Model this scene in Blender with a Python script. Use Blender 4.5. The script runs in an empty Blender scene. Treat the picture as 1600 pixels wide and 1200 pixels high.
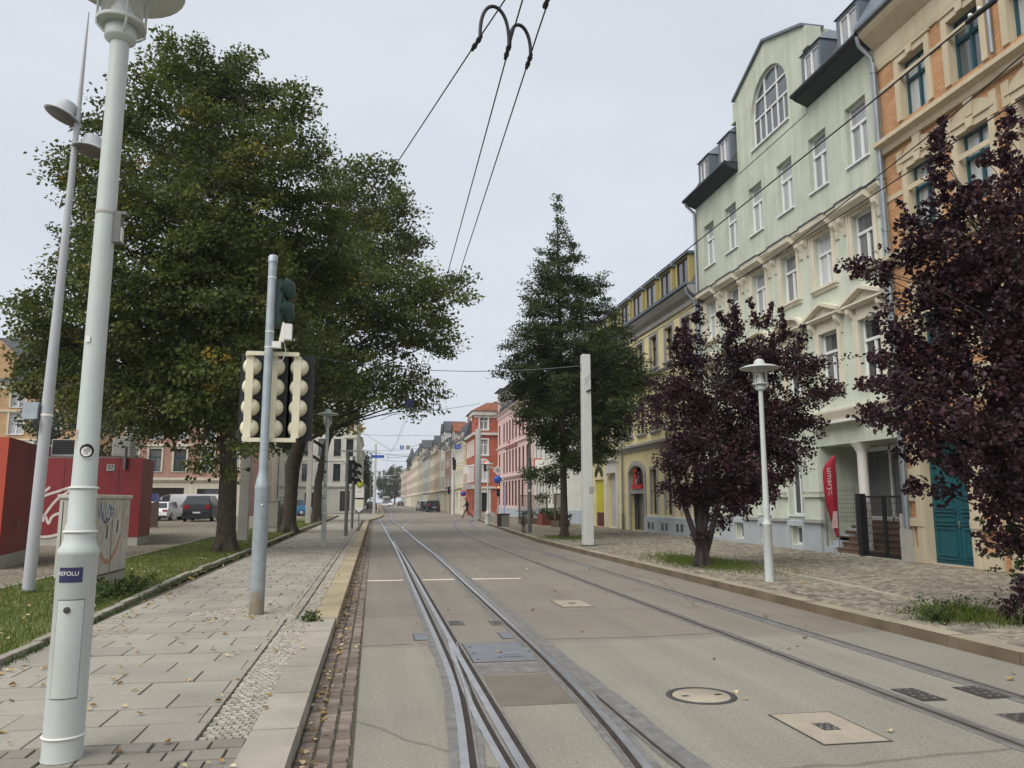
import bpy, math, random
import numpy as np
from mathutils import Vector, Matrix
rnd = random.Random(7); nrg = np.random.default_rng(11)
scene = bpy.context.scene; COL = scene.collection
R_ = math.radians
# ------------------------------------------------------------------ camera, sky, sun, exposure
F_PX, H_CAM, PITCH, YAW = 1215.0, 1.6, R_(8.5654), R_(9.8799)
cam = bpy.data.cameras.new('camera'); camo = bpy.data.objects.new('camera', cam); COL.objects.link(camo)
cam.sensor_fit = 'HORIZONTAL'; cam.sensor_width = 36.0; cam.lens = F_PX / 1600 * 36
cam.clip_start = 0.05; cam.clip_end = 3000
camo.location = (0, 0, H_CAM); camo.rotation_euler = (math.pi / 2 + PITCH, 0, -YAW)
scene.camera = camo
world = bpy.data.worlds.new('World'); scene.world = world; world.use_nodes = True
wn, wl = world.node_tree.nodes, world.node_tree.links
wn.clear()
wout = wn.new('ShaderNodeOutputWorld'); wbg = wn.new('ShaderNodeBackground'); wmx = wn.new('ShaderNodeMix'); wmx.data_type = 'RGBA'
sky = wn.new('ShaderNodeTexSky'); sky.sky_type = 'NISHITA'; sky.sun_disc = False
sky.sun_elevation = R_(48); sky.sun_rotation = R_(230); sky.air_density = 1.0; sky.dust_density = 4.0; sky.ozone_density = 1.0
wmx.inputs[0].default_value = 0.93
wmx.inputs[7].default_value = (6.25, 6.62, 7.2, 1)          # the even white of an overcast sky
wtc = wn.new('ShaderNodeTexCoord'); wmp = wn.new('ShaderNodeMapping'); wmp.inputs['Scale'].default_value = (1, 1, 2.6); wl.new(wtc.outputs['Generated'], wmp.inputs[0])
wno = wn.new('ShaderNodeTexNoise'); wno.inputs['Scale'].default_value = 2.2; wno.inputs['Detail'].default_value = 5; wno.inputs['Roughness'].default_value = .55; wl.new(wmp.outputs[0], wno.inputs['Vector'])
wrp = wn.new('ShaderNodeValToRGB'); wrp.color_ramp.elements[0].position = .3; wrp.color_ramp.elements[0].color = (.94, .945, .955, 1); wrp.color_ramp.elements[1].position = .7; wrp.color_ramp.elements[1].color = (1.07, 1.065, 1.05, 1)
wl.new(wno.outputs['Fac'], wrp.inputs[0])
wm2 = wn.new('ShaderNodeMix'); wm2.data_type = 'RGBA'; wm2.blend_type = 'MULTIPLY'; wm2.inputs[0].default_value = 1
wl.new(sky.outputs[0], wmx.inputs[6]); wl.new(wmx.outputs[2], wm2.inputs[6]); wl.new(wrp.outputs[0], wm2.inputs[7]); wl.new(wm2.outputs[2], wbg.inputs[0])
wbg.inputs[1].default_value = 0.059
wl.new(wbg.outputs[0], wout.inputs[0])
sl = bpy.data.lights.new('sun', 'SUN'); sl.energy = 1.5; sl.angle = R_(55); sl.color = (1.0, 0.96, 0.9)
so = bpy.data.objects.new('sun', sl); COL.objects.link(so); so.rotation_euler = (R_(42), 0, R_(-50))
scene.view_settings.view_transform = 'Standard'; scene.view_settings.look = 'None'
scene.view_settings.exposure = 1.0; scene.view_settings.gamma = 1.0

_fw = Vector((math.sin(YAW) * math.cos(PITCH), math.cos(YAW) * math.cos(PITCH), math.sin(PITCH)))
_rt = Vector((math.cos(YAW), -math.sin(YAW), 0)); _up = _rt.cross(_fw)
def at(u, v, Y):
    """world point at street distance Y seen at photo pixel (u, v): used to read sizes off the photograph"""
    d = _fw + _rt * ((u - 800) / F_PX) - _up * ((v - 600) / F_PX)
    t = Y / d.y
    return Vector((d.x * t, Y, H_CAM + d.z * t))

# ------------------------------------------------------------------ object helpers
def tag(o, label=None, cat=None, group=None, kind=None):
    if label: o['label'] = label
    if cat: o['category'] = cat
    if group: o['group'] = group
    if kind: o['kind'] = kind
    return o
def thing(name, label, cat, loc=(0, 0, 0), rz=0.0, group=None):
    o = bpy.data.objects.new(name, None); COL.objects.link(o)
    o.location = loc; o.rotation_euler = (0, 0, rz); o.empty_display_size = .2
    return tag(o, label, cat, group)
def link(name, me, parent=None, loc=(0, 0, 0), rot=(0, 0, 0)):
    o = bpy.data.objects.new(name, me); COL.objects.link(o); o.location = loc; o.rotation_euler = rot
    if parent is not None: o.parent = parent
    return o
def copy_tree(o, parent=None):
    c = o.copy(); COL.objects.link(c); c.parent = parent
    for ch in [x for x in o.children]: copy_tree(ch, c)
    return c

class MB:
    def __init__(s): s.v = []; s.f = []; s.m = []; s.sm = []
    def add(s, vs, fs, mi=0, smooth=False):
        b = len(s.v); s.v += [tuple(p) for p in vs]
        for f in fs: s.f.append(tuple(b + i for i in f)); s.m.append(mi); s.sm.append(smooth)
        return s
    def quad(s, a, b, c, d, mi=0): return s.add([a, b, c, d], [(0, 1, 2, 3)], mi)
    def box(s, x0, x1, y0, y1, z0, z1, mi=0):
        v = [(x0, y0, z0), (x1, y0, z0), (x1, y1, z0), (x0, y1, z0), (x0, y0, z1), (x1, y0, z1), (x1, y1, z1), (x0, y1, z1)]
        return s.add(v, [(3, 2, 1, 0), (4, 5, 6, 7), (0, 1, 5, 4), (1, 2, 6, 5), (2, 3, 7, 6), (3, 0, 4, 7)], mi)
    def prism(s, poly, axis, a0, a1, mi=0, smooth=False):
        """extrude a 2D polygon along axis: 'x' -> poly (y,z), 'y' -> poly (x,z), 'z' -> poly (x,y)"""
        def P(p, a): return {'x': (a, p[0], p[1]), 'y': (p[0], a, p[1]), 'z': (p[0], p[1], a)}[axis]
        n = len(poly); v = [P(p, a0) for p in poly] + [P(p, a1) for p in poly]
        s.add(v, [tuple(range(n - 1, -1, -1)), tuple(range(n, 2 * n))], mi)
        b = len(s.v) - 2 * n
        for i in range(n):
            j = (i + 1) % n; s.f.append((b + i, b + j, b + n + j, b + n + i)); s.m.append(mi); s.sm.append(smooth)
        return s
    def path(s, pts, r, n=8, mi=0, caps=True):
        """round tube through pts; r a number or a list"""
        pts = [Vector(p) for p in pts]; k = len(pts)
        rs = r if isinstance(r, (list, tuple)) else [r] * k
        vs, fs = [], []; ref = None
        for i, p in enumerate(pts):
            d = (pts[min(i + 1, k - 1)] - pts[max(i - 1, 0)]).normalized()
            if ref is None: ref = Vector((1, 0, 0)) if abs(d.x) < .9 else Vector((0, 1, 0))
            a = (ref - d * ref.dot(d)).normalized(); ref = a; b = d.cross(a)
            for q in range(n):
                t = 2 * math.pi * q / n
                vs.append(p + (a * math.cos(t) + b * math.sin(t)) * rs[i])
        for i in range(k - 1):
            for q in range(n):
                w = (q + 1) % n; fs.append((i * n + q, i * n + w, i * n + n + w, i * n + n + q))
        s.add(vs, fs, mi, True)
        if caps: s.add([vs[q] for q in range(n)], [tuple(range(n - 1, -1, -1))], mi); s.add(vs[-n:], [tuple(range(n))], mi)
        return s
    def lathe(s, prof, c=(0, 0, 0), n=24, mi=0, smooth=True):
        """profile [(r,z)...] turned about the vertical through c"""
        vs = []; k = len(prof)
        for r, z in prof:
            for q in range(n):
                t = 2 * math.pi * q / n; vs.append((c[0] + r * math.cos(t), c[1] + r * math.sin(t), c[2] + z))
        fs = [(i * n + q, i * n + (q + 1) % n, i * n + n + (q + 1) % n, i * n + n + q) for i in range(k - 1) for q in range(n)]
        s.add(vs, fs, mi, smooth)
        if prof[0][0] > 1e-4: s.add(vs[:n], [tuple(range(n - 1, -1, -1))], mi)
        if prof[-1][0] > 1e-4: s.add(vs[-n:], [tuple(range(n))], mi)
        return s
    def ball(s, c, r, n=14, mi=0, sy=1, sz=1):
        vs, fs = [], []; k = n // 2
        for i in range(k + 1):
            a = math.pi * i / k
            for q in range(n):
                t = 2 * math.pi * q / n
                vs.append((c[0] + r * math.sin(a) * math.cos(t), c[1] + sy * r * math.sin(a) * math.sin(t), c[2] + sz * r * math.cos(a)))
        for i in range(k):
            for q in range(n): fs.append((i * n + q, i * n + n + q, i * n + n + (q + 1) % n, i * n + (q + 1) % n))
        return s.add(vs, fs, mi, True)
    def move(s, M):
        s.v = [tuple(M @ Vector(p)) for p in s.v]; return s
    def mesh(s, name, mats):
        me = bpy.data.meshes.new(name); me.from_pydata(s.v, [], s.f)
        for m in (mats if isinstance(mats, (list, tuple)) else [mats]): me.materials.append(m)
        me.polygons.foreach_set('material_index', s.m); me.polygons.foreach_set('use_smooth', s.sm); me.update()
        return me
    def build(s, name, mats, parent=None, loc=(0, 0, 0), rot=(0, 0, 0), bevel=0):
        o = link(name, s.mesh(name, mats), parent, loc, rot)
        if bevel:
            b = o.modifiers.new('bevel', 'BEVEL'); b.width = bevel; b.segments = 2; b.limit_method = 'ANGLE'; b.angle_limit = R_(40)
        return o

def np_mesh(name, V, Fa, mats, tint=None, smooth=False, mi=None):
    me = bpy.data.meshes.new(name); n, k = Fa.shape
    me.vertices.add(len(V)); me.vertices.foreach_set('co', np.ascontiguousarray(V, np.float32).ravel())
    me.loops.add(n * k); me.loops.foreach_set('vertex_index', np.ascontiguousarray(Fa, np.int32).ravel())
    me.polygons.add(n); me.polygons.foreach_set('loop_start', np.arange(0, n * k, k, dtype=np.int32))
    for m in (mats if isinstance(mats, (list, tuple)) else [mats]): me.materials.append(m)
    me.polygons.foreach_set('use_smooth', np.full(n, bool(smooth)))
    if mi is not None: me.polygons.foreach_set('material_index', np.ascontiguousarray(mi, np.int32))
    if tint is not None:
        a = me.attributes.new('tint', 'FLOAT', 'FACE'); a.data.foreach_set('value', np.ascontiguousarray(tint, np.float32))
    me.update(calc_edges=True)
    return me

def text_mesh(txt, size, mat, depth=0.0):
    cu = bpy.data.curves.new('lettering', 'FONT'); cu.body = txt; cu.size = size; cu.align_x = 'CENTER'; cu.align_y = 'CENTER'; cu.extrude = depth
    o = bpy.data.objects.new('lettering', cu); COL.objects.link(o)
    bpy.context.view_layer.update()
    me = bpy.data.meshes.new_from_object(o.evaluated_get(bpy.context.evaluated_depsgraph_get()))
    bpy.data.objects.remove(o); bpy.data.curves.remove(cu)
    me.materials.clear(); me.materials.append(mat)
    return me

# ------------------------------------------------------------------ materials
def _nt(name):
    m = bpy.data.materials.new(name); m.use_nodes = True; nt = m.node_tree; b = nt.nodes['Principled BSDF']
    return m, nt, nt.nodes, nt.links, b
def _mix(N, L, fac, a, b, blend='MIX'):
    m = N.new('ShaderNodeMix'); m.data_type = 'RGBA'; m.blend_type = blend
    for sock, val in ((0, fac), (6, a), (7, b)):
        if hasattr(val, 'is_output') or hasattr(val, 'links'): L.new(val, m.inputs[sock])
        elif sock == 0: m.inputs[0].default_value = val
        else: m.inputs[sock].default_value = (*val[:3], 1)
    return m.outputs[2]
def _noise(N, L, vec, sc, det=4.0, rough=.6, dist=0.0):
    n = N.new('ShaderNodeTexNoise'); n.inputs['Scale'].default_value = sc; n.inputs['Detail'].default_value = det
    n.inputs['Roughness'].default_value = rough; n.inputs['Distortion'].default_value = dist
    if vec is not None: L.new(vec, n.inputs['Vector'])
    return n.outputs['Fac']
def _ramp(N, L, fac, stops):
    r = N.new('ShaderNodeValToRGB'); e = r.color_ramp.elements
    while len(e) < len(stops): e.new(.5)
    for k, (p, c) in enumerate(stops):
        e[k].position = p; e[k].color = (*c, 1) if len(c) == 3 else c
    L.new(fac, r.inputs[0]); return r.outputs[0]
def _map(N, L, scale=(1, 1, 1), rot=(0, 0, 0)):
    tc = N.new('ShaderNodeTexCoord'); mp = N.new('ShaderNodeMapping'); L.new(tc.outputs['Object'], mp.inputs[0])
    mp.inputs['Scale'].default_value = scale; mp.inputs['Rotation'].default_value = rot
    return mp.outputs[0]
def _bump(N, L, b, h, strength=.3, dist=.01):
    k = N.new('ShaderNodeBump'); k.inputs['Strength'].default_value = strength; k.inputs['Distance'].default_value = dist
    L.new(h, k.inputs['Height']); L.new(k.outputs[0], b.inputs['Normal'])
def sc3(c, k): return tuple(max(0, min(1, x * k)) for x in c)
G3 = ((0, 0, 0), (1, 1, 1))

def mat(name, base, rough=.8, var=.15, sc=3., bump=0., bsc=60., metal=0., spec=.35, speck=0., streak=0., dirt=None, tint=0.):
    m, nt, N, L, b = _nt(name)
    v = _map(N, L)
    c = _mix(N, L, _ramp(N, L, _noise(N, L, v, sc, 6), [(.3, (0, 0, 0)), (.7, (1, 1, 1))]), sc3(base, 1 - var), sc3(base, 1 + var))
    if streak:
        vs = _map(N, L, (1.6, 1.6, .12))
        f = _ramp(N, L, _noise(N, L, vs, 2.2, 6, .65), [(.42, (0, 0, 0)), (.75, (streak,) * 3)])
        c = _mix(N, L, f, c, dirt or sc3(base, .45))
    if speck:
        f = _ramp(N, L, _noise(N, L, v, bsc * 1.7, 2, .5), [(.35, (1 - speck,) * 3), (.65, (1 + speck,) * 3)])
        c = _mix(N, L, 1.0, c, f, 'MULTIPLY')
    if tint:
        a = N.new('ShaderNodeAttribute'); a.attribute_name = 'tint'
        f = _ramp(N, L, a.outputs['Fac'], [(0, (1 - tint,) * 3), (1, (1 + tint,) * 3)])
        c = _mix(N, L, 1.0, c, f, 'MULTIPLY')
    L.new(c, b.inputs['Base Color']); b.inputs['Roughness'].default_value = rough; b.inputs['Metallic'].default_value = metal
    b.inputs['Specular IOR Level'].default_value = spec
    if bump: _bump(N, L, b, _noise(N, L, v, bsc, 4), bump, .01)
    return m
def plaster(name, base, streak=.35, var=.1, dirt=None): return mat(name, base, .9, var, 1.3, .25, 90, spec=.15, streak=streak, dirt=dirt)
def brick(name, c1, c2, mortar, w=.25, h=.075, ms=.008, bump=.4, uv='wall', off=.5, var=.5, rough=.85):
    m, nt, N, L, b = _nt(name)
    tc = N.new('ShaderNodeTexCoord'); sp = N.new('ShaderNodeSeparateXYZ'); L.new(tc.outputs['Object'], sp.inputs[0])
    cb = N.new('ShaderNodeCombineXYZ')
    if uv == 'wall':
        ad = N.new('ShaderNodeMath'); ad.operation = 'ADD'; L.new(sp.outputs[0], ad.inputs[0]); L.new(sp.outputs[1], ad.inputs[1])
        L.new(ad.outputs[0], cb.inputs[0]); L.new(sp.outputs[2], cb.inputs[1])
    else: L.new(sp.outputs[0], cb.inputs[0]); L.new(sp.outputs[1], cb.inputs[1])
    t = N.new('ShaderNodeTexBrick'); L.new(cb.outputs[0], t.inputs['Vector'])
    t.offset = off; t.inputs['Scale'].default_value = 1; t.inputs['Brick Width'].default_value = w; t.inputs['Row Height'].default_value = h
    t.inputs['Mortar Size'].default_value = ms; t.inputs['Mortar Smooth'].default_value = .2; t.inputs['Bias'].default_value = 0
    t.inputs['Color1'].default_value = (*c1, 1); t.inputs['Color2'].default_value = (*c2, 1); t.inputs['Mortar'].default_value = (*mortar, 1)
    f = _ramp(N, L, _noise(N, L, tc.outputs['Object'], 1.3, 6), [(.3, (1 - var * .4,) * 3), (.7, (1 + var * .3,) * 3)])
    L.new(_mix(N, L, 1.0, t.outputs[0], f, 'MULTIPLY'), b.inputs['Base Color'])
    b.inputs['Roughness'].default_value = rough; b.inputs['Specular IOR Level'].default_value = .2
    if bump:
        inv = N.new('ShaderNodeMath'); inv.operation = 'SUBTRACT'; inv.inputs[0].default_value = 1; L.new(t.outputs['Fac'], inv.inputs[1])
        _bump(N, L, b, inv.outputs[0], bump, .01)
    return m
def cobble_mat(name, c1, c2, scale=8.):
    m, nt, N, L, b = _nt(name); v = _map(N, L)
    vo = N.new('ShaderNodeTexVoronoi'); vo.inputs['Scale'].default_value = scale; vo.feature = 'F1'; L.new(v, vo.inputs['Vector'])
    ve = N.new('ShaderNodeTexVoronoi'); ve.inputs['Scale'].default_value = scale; ve.feature = 'DISTANCE_TO_EDGE'; L.new(v, ve.inputs['Vector'])
    c = _mix(N, L, vo.outputs['Color'], c1, c2)
    e = _ramp(N, L, ve.outputs['Distance'], [(.02, (.35, .33, .28)), (.12, (1, 1, 1))])
    c = _mix(N, L, 1.0, c, e, 'MULTIPLY')
    c = _mix(N, L, 1.0, c, _ramp(N, L, _noise(N, L, v, .6, 6), [(.3, (.8, .8, .8)), (.7, (1.15, 1.13, 1.08))]), 'MULTIPLY')
    L.new(c, b.inputs['Base Color']); b.inputs['Roughness'].default_value = .85; b.inputs['Specular IOR Level'].default_value = .2
    _bump(N, L, b, ve.outputs['Distance'], .6, .03)
    return m
def leaf_mat(name, stops, trans=.3, rough=.55, spec=.25):
    m, nt, N, L, b = _nt(name)
    a = N.new('ShaderNodeAttribute'); a.attribute_name = 'tint'
    c = _ramp(N, L, a.outputs['Fac'], stops); L.new(c, b.inputs['Base Color'])
    b.inputs['Roughness'].default_value = rough; b.inputs['Specular IOR Level'].default_value = spec
    tr = N.new('ShaderNodeBsdfTranslucent'); L.new(c, tr.inputs[0]); mx = N.new('ShaderNodeMixShader'); mx.inputs[0].default_value = trans
    L.new(b.outputs[0], mx.inputs[1]); L.new(tr.outputs[0], mx.inputs[2]); L.new(mx.outputs[0], nt.nodes['Material Output'].inputs[0])
    return m
def glass_mat(name, dark, light, rough=.06, p=.6):
    """window pane: dark room or pale curtain behind glass, differing from window to window"""
    m, nt, N, L, b = _nt(name)
    oi = N.new('ShaderNodeObjectInfo'); c = _ramp(N, L, oi.outputs['Random'], [(0, sc3(dark, .6)), (p * .5, sc3(dark, 1.6)), (p * .5 + .02, sc3(light, .6)), (p * .75, sc3(light, .8)), (p * .75 + .01, dark), (p, sc3(dark, 1.3)), (p + .02, sc3(light, .85)), (1, sc3(light, 1.25))])
    v = _map(N, L, (9, 9, .4)); c = _mix(N, L, 1.0, c, _ramp(N, L, _noise(N, L, v, 1.2, 3), [(.3, (.75, .75, .75)), (.7, (1.2, 1.2, 1.2))]), 'MULTIPLY')
    L.new(c, b.inputs['Base Color']); b.inputs['Roughness'].default_value = rough; b.inputs['Specular IOR Level'].default_value = .9
    b.inputs['Coat Weight'].default_value = .35; b.inputs['Coat Roughness'].default_value = .02
    return m
def rusty_foot(name, base, rust, z1):
    """galvanised paint with a rust and dirt stain splashed up its foot"""
    m = mat(name, base, .5, .16, 9, .08, 50, metal=.3, streak=.35, dirt=(.3, .27, .2)); N, L = m.node_tree.nodes, m.node_tree.links; b = N['Principled BSDF']
    src = b.inputs['Base Color'].links[0].from_socket; v = _map(N, L); sp = N.new('ShaderNodeSeparateXYZ'); L.new(v, sp.inputs[0])
    ma = N.new('ShaderNodeMath'); ma.operation = 'MULTIPLY_ADD'; L.new(_noise(N, L, v, 5, 6, .7), ma.inputs[0]); ma.inputs[1].default_value = .8; L.new(sp.outputs[2], ma.inputs[2])
    L.new(_mix(N, L, _ramp(N, L, ma.outputs[0], [(z1, (.8, .8, .8)), (z1 + .25, (0, 0, 0))]), src, rust), b.inputs['Base Color']); return m
def emit_mat(name, col, s):
    m, nt, N, L, b = _nt(name); b.inputs['Base Color'].default_value = (*col, 1); b.inputs['Emission Color'].default_value = (*col, 1)
    b.inputs['Emission Strength'].default_value = s; return m
def clear_mat(name):
    m, nt, N, L, b = _nt(name); b.inputs['Transmission Weight'].default_value = .9; b.inputs['Roughness'].default_value = .08
    b.inputs['Base Color'].default_value = (.95, .97, .97, 1); b.inputs['IOR'].default_value = 1.1
    n = _noise(N, L, _map(N, L, (6, 6, .5)), 3, 3); L.new(_ramp(N, L, n, [(.3, (.04, .04, .04)), (.7, (.2, .2, .2))]), b.inputs['Roughness'])
    return m

M = {}
def asphalt():
    m, nt, N, L, b = _nt('asphalt'); v = _map(N, L)
    c = _mix(N, L, _ramp(N, L, _noise(N, L, v, .35, 6, .6), [(.32, (0, 0, 0)), (.7, (1, 1, 1))]), (.235, .222, .197), (.29, .276, .246))
    vy = _map(N, L, (1.5, .06, 1)); c = _mix(N, L, 1.0, c, _ramp(N, L, _noise(N, L, vy, 1.6, 5, .6), [(.3, (.88, .88, .88)), (.7, (1.1, 1.1, 1.1))]), 'MULTIPLY')
    f = _ramp(N, L, _noise(N, L, v, 95, 3, .7), [(.3, (.6, .6, .6)), (.7, (1.4, 1.39, 1.34))]); c = _mix(N, L, 1.0, c, f, 'MULTIPLY')
    f = _ramp(N, L, _noise(N, L, v, 38, 2, .6), [(.3, (.84, .84, .84)), (.7, (1.16, 1.155, 1.13))]); c = _mix(N, L, 1.0, c, f, 'MULTIPLY')
    c = _mix(N, L, 1.0, c, _ramp(N, L, _noise(N, L, v, .8, 7, .7, .6), [(.6, (1, 1, 1)), (.74, (.8, .78, .76))]), 'MULTIPLY')
    c = _mix(N, L, 1.0, c, _ramp(N, L, _noise(N, L, v, 3.1, 5, .7), [(.66, (1, 1, 1)), (.72, (.82, .81, .8))]), 'MULTIPLY')
    vo = N.new('ShaderNodeTexVoronoi'); vo.feature = 'DISTANCE_TO_EDGE'; vo.inputs['Scale'].default_value = .17
    dn = N.new('ShaderNodeMixRGB'); dn.inputs[0].default_value = .12; nn = N.new('ShaderNodeTexNoise'); nn.inputs['Scale'].default_value = 2.5; nn.inputs['Detail'].default_value = 5
    L.new(v, nn.inputs['Vector']); L.new(v, dn.inputs[1]); L.new(nn.outputs['Color'], dn.inputs[2]); L.new(dn.outputs[0], vo.inputs['Vector'])
    e = _ramp(N, L, vo.outputs['Distance'], [(.0006, (.62, .6, .58)), (.003, (1, 1, 1))]); c = _mix(N, L, 1.0, c, e, 'MULTIPLY')
    sp = N.new('ShaderNodeSeparateXYZ'); L.new(v, sp.inputs[0])          # older, darker surface layer beyond the switch, with an uneven edge
    ad = N.new('ShaderNodeMath'); ad.operation = 'MULTIPLY_ADD'; L.new(_noise(N, L, v, 1.4, 4), ad.inputs[0]); ad.inputs[1].default_value = .5; L.new(sp.outputs[1], ad.inputs[2])
    dv = N.new('ShaderNodeMath'); dv.operation = 'DIVIDE'; L.new(ad.outputs[0], dv.inputs[0]); dv.inputs[1].default_value = 20
    c = _mix(N, L, 1.0, c, _ramp(N, L, dv.outputs[0], [(.462, (1.0, .99, .95)), (.466, (.87, .825, .8))]), 'MULTIPLY')
    L.new(c, b.inputs['Base Color']); b.inputs['Roughness'].default_value = .8; b.inputs['Specular IOR Level'].default_value = .3
    _bump(N, L, b, _noise(N, L, v, 160, 3, .7), .35, .006)
    return m
M['asphalt'] = asphalt()
M['tar'] = mat('bitumen_seal', (.175, .17, .16), .7, .3, 7, .3, 70, speck=.15)
M['patch'] = mat('asphalt_patch', (.165, .145, .118), .85, .15, 3, .4, 120, speck=.3)
M['ground'] = mat('distant_ground', (.16, .155, .14), .9, .2, .1)
M['slab'] = mat('concrete_slab', (.315, .292, .245), .85, .14, 1.1, .35, 110, spec=.25, speck=.26, tint=.08)
M['paver'] = mat('grey_paver', (.25, .23, .195), .85, .14, 3, .35, 130, spec=.25, speck=.16, tint=.12)
M['mosaic'] = mat('granite_mosaic', (.40, .37, .305), .75, .1, 5, .3, 90, speck=.15, tint=.2)
M['joint'] = mat('sandy_joint', (.075, .068, .05), .95, .3, 6, .3, 80)
M['kerb_grey'] = mat('granite_kerb', (.33, .3, .25), .8, .15, 2.2, .35, 110, speck=.25, tint=.1)
M['kerb_sand'] = mat('sandstone_kerb', (.36, .30, .195), .85, .16, 1.5, .35, 100, speck=.16, tint=.09)
M['kerb_right'] = mat('worn_sandstone_kerb', (.33, .29, .21), .85, .22, 1.2, .35, 100, speck=.2, tint=.07)
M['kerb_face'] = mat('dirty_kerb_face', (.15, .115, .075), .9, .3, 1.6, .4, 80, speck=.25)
M['edging'] = mat('concrete_edging', (.3, .28, .225), .9, .2, 3, .35, 90, speck=.15, tint=.1)
M['clinker'] = mat('red_gutter_stone', (.2, .16, .13), .8, .2, 6, .4, 90, speck=.2, tint=.3)
M['cobble'] = mat('granite_cobble', (.265, .237, .185), .75, .16, 1.2, .4, 70, speck=.18, tint=.36)
M['cobble_far'] = cobble_mat('distant_cobbles', (.2, .178, .135), (.33, .295, .23), 7)
M['strip'] = mat('pale_stone_strip', (.4, .36, .28), .85, .12, 3, .3, 90, speck=.15)
M['soil'] = mat('lawn_soil', (.13, .14, .05), .95, .35, 2.5, .5, 40)
M['steel'] = mat('polished_rail_steel', (.55, .55, .56), .32, .18, 4, .1, 60, metal=.85)
M['groove'] = mat('rusty_rail_groove', (.04, .03, .024), .85, .35, 6, .3, 60)
M['lip'] = mat('rail_lip_steel', (.3, .28, .26), .45, .25, 5, .1, 60, metal=.6)
M['plate'] = mat('steel_cover_plate', (.22, .23, .25), .5, .15, 4, .2, 50, metal=.4)
M['iron'] = mat('cast_iron', (.07, .068, .065), .6, .25, 9, .3, 60, metal=.3)
M['concrete'] = mat('concrete', (.42, .4, .36), .85, .12, 2, .3, 70, speck=.1, streak=.3)
M['manhole'] = mat('concrete_manhole', (.36, .31, .24), .85, .12, 4, .4, 90, speck=.25)
M['white'] = mat('white_paint', (.72, .7, .66), .55, .06, 3)
M['marking'] = mat('road_marking', (.66, .6, .46), .8, .15, 5, .2, 90, speck=.12)
M['lamp'] = mat('lamp_grey_paint', (.5, .54, .515), .5, .07, 2.5, .06, 40, spec=.4, streak=.4, dirt=(.36, .37, .32))
M['lampgrey'] = mat('mast_grey_paint', (.42, .43, .45), .5, .06, 2, .05, 40, spec=.4, streak=.15)
M['galv'] = mat('galvanised_steel', (.36, .41, .44), .5, .16, 9, .08, 50, metal=.35, streak=.3, dirt=(.3, .26, .18))
M['galv_mast'] = rusty_foot('rust_footed_mast', (.34, .39, .42), (.25, .19, .1), .5)
M['galvdark'] = mat('weathered_steel', (.17, .17, .16), .6, .2, 5, .1, 50, metal=.3, streak=.2)
M['postwhite'] = mat('pale_mast_paint', (.56, .57, .55), .6, .07, 1.4, .05, 40, streak=.22, dirt=(.4, .38, .32))
M['cream'] = mat('cream_plastic', (.68, .635, .47), .45, .07, 3, spec=.4, streak=.12)
M['black'] = mat('black_plastic', (.018, .018, .02), .5, .2, 4)
M['darkgreen'] = mat('dark_green_plastic', (.012, .036, .03), .5, .2, 4)
M['clear'] = clear_mat('lamp_glass')
M['reflector'] = mat('frosted_lamp', (.75, .75, .72), .4, .05, 3)
M['wire'] = mat('dark_cable', (.03, .03, .035), .6, .2, 5)
M['wire_far'] = mat('grey_span_wire', (.13, .14, .15), .6, .2, 5)
M['red_wall'] = mat('red_kiosk_paint', (.21, .022, .024), .5, .1, 1.2, .1, 30, streak=.2)
M['red_bright'] = mat('orange_red_front', (.42, .07, .04), .5, .08, 1.2, .1, 30)  # lighter, more orange red for the kiosk's front face
M['magenta'] = mat('magenta_panel', (.22, .02, .08), .45, .1, 2)
M['navy'] = mat('navy_panel', (.03, .03, .09), .45, .1, 2)
M['grey_panel'] = mat('grey_sheet_metal', (.4, .39, .36), .6, .1, 3, streak=.15)
M['white_spray'] = mat('white_spray', (.6, .52, .48), .7, .12, 5)
M['pink_spray'] = mat('pink_spray', (.5, .25, .22), .7, .15, 5)
M['blue_spray'] = mat('blue_spray', (.12, .2, .36), .7, .2, 8)
M['orange_spray'] = mat('orange_spray', (.47, .23, .14), .7, .2, 8)
M['faint_red_spray'] = mat('faint_red_spray', (.45, .26, .22), .8, .15, 8)
M['cabinet'] = mat('dirty_white_cabinet', (.5, .49, .43), .7, .1, 2, .1, 60, streak=.5, dirt=(.26, .24, .2))
M['cab_grey'] = mat('grey_cabinet', (.3, .29, .25), .7, .1, 2, .1, 60, streak=.35)
M['bark'] = mat('bark', (.062, .05, .038), .95, .35, 5, .9, 14)
M['bark_plum'] = mat('plum_bark', (.045, .035, .032), .95, .35, 7, .8, 22)
M['slate'] = brick('slate_roof', (.075, .08, .09), (.105, .11, .12), (.05, .05, .055), .3, .2, .006)
M['tile_red'] = brick('clay_roof_tile', (.23, .085, .05), (.28, .12, .075), (.12, .05, .03), .25, .2, .01)
M['lead'] = mat('lead_sheet', (.16, .185, .215), .5, .12, 1.5, .1, 20, metal=.3, streak=.2)
M['lead_dark'] = mat('dark_gutter_metal', (.035, .04, .048), .5, .2, 3)
M['zinc'] = mat('zinc_downpipe', (.25, .275, .3), .5, .12, 3, metal=.4)
M['pane'] = glass_mat('window_pane', (.15, .155, .165), (.42, .43, .44), p=.5)
M['pane_teal'] = glass_mat('window_pane_curtain', (.05, .06, .065), (.36, .38, .38), p=.2)
M['pane_dark'] = glass_mat('window_pane_dark', (.022, .026, .03), (.09, .095, .1), p=.75)
M['pane_far'] = mat('distant_window_pane', (.035, .04, .045), .55, .3, 1.2, spec=.12)
M['dark_reveal'] = plaster('dark_brown_reveal', (.16, .12, .1), .2)  # plain dark brown, so the far window openings read
M['maroon_reveal'] = plaster('maroon_reveal', (.17, .07, .065), .2)
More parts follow.
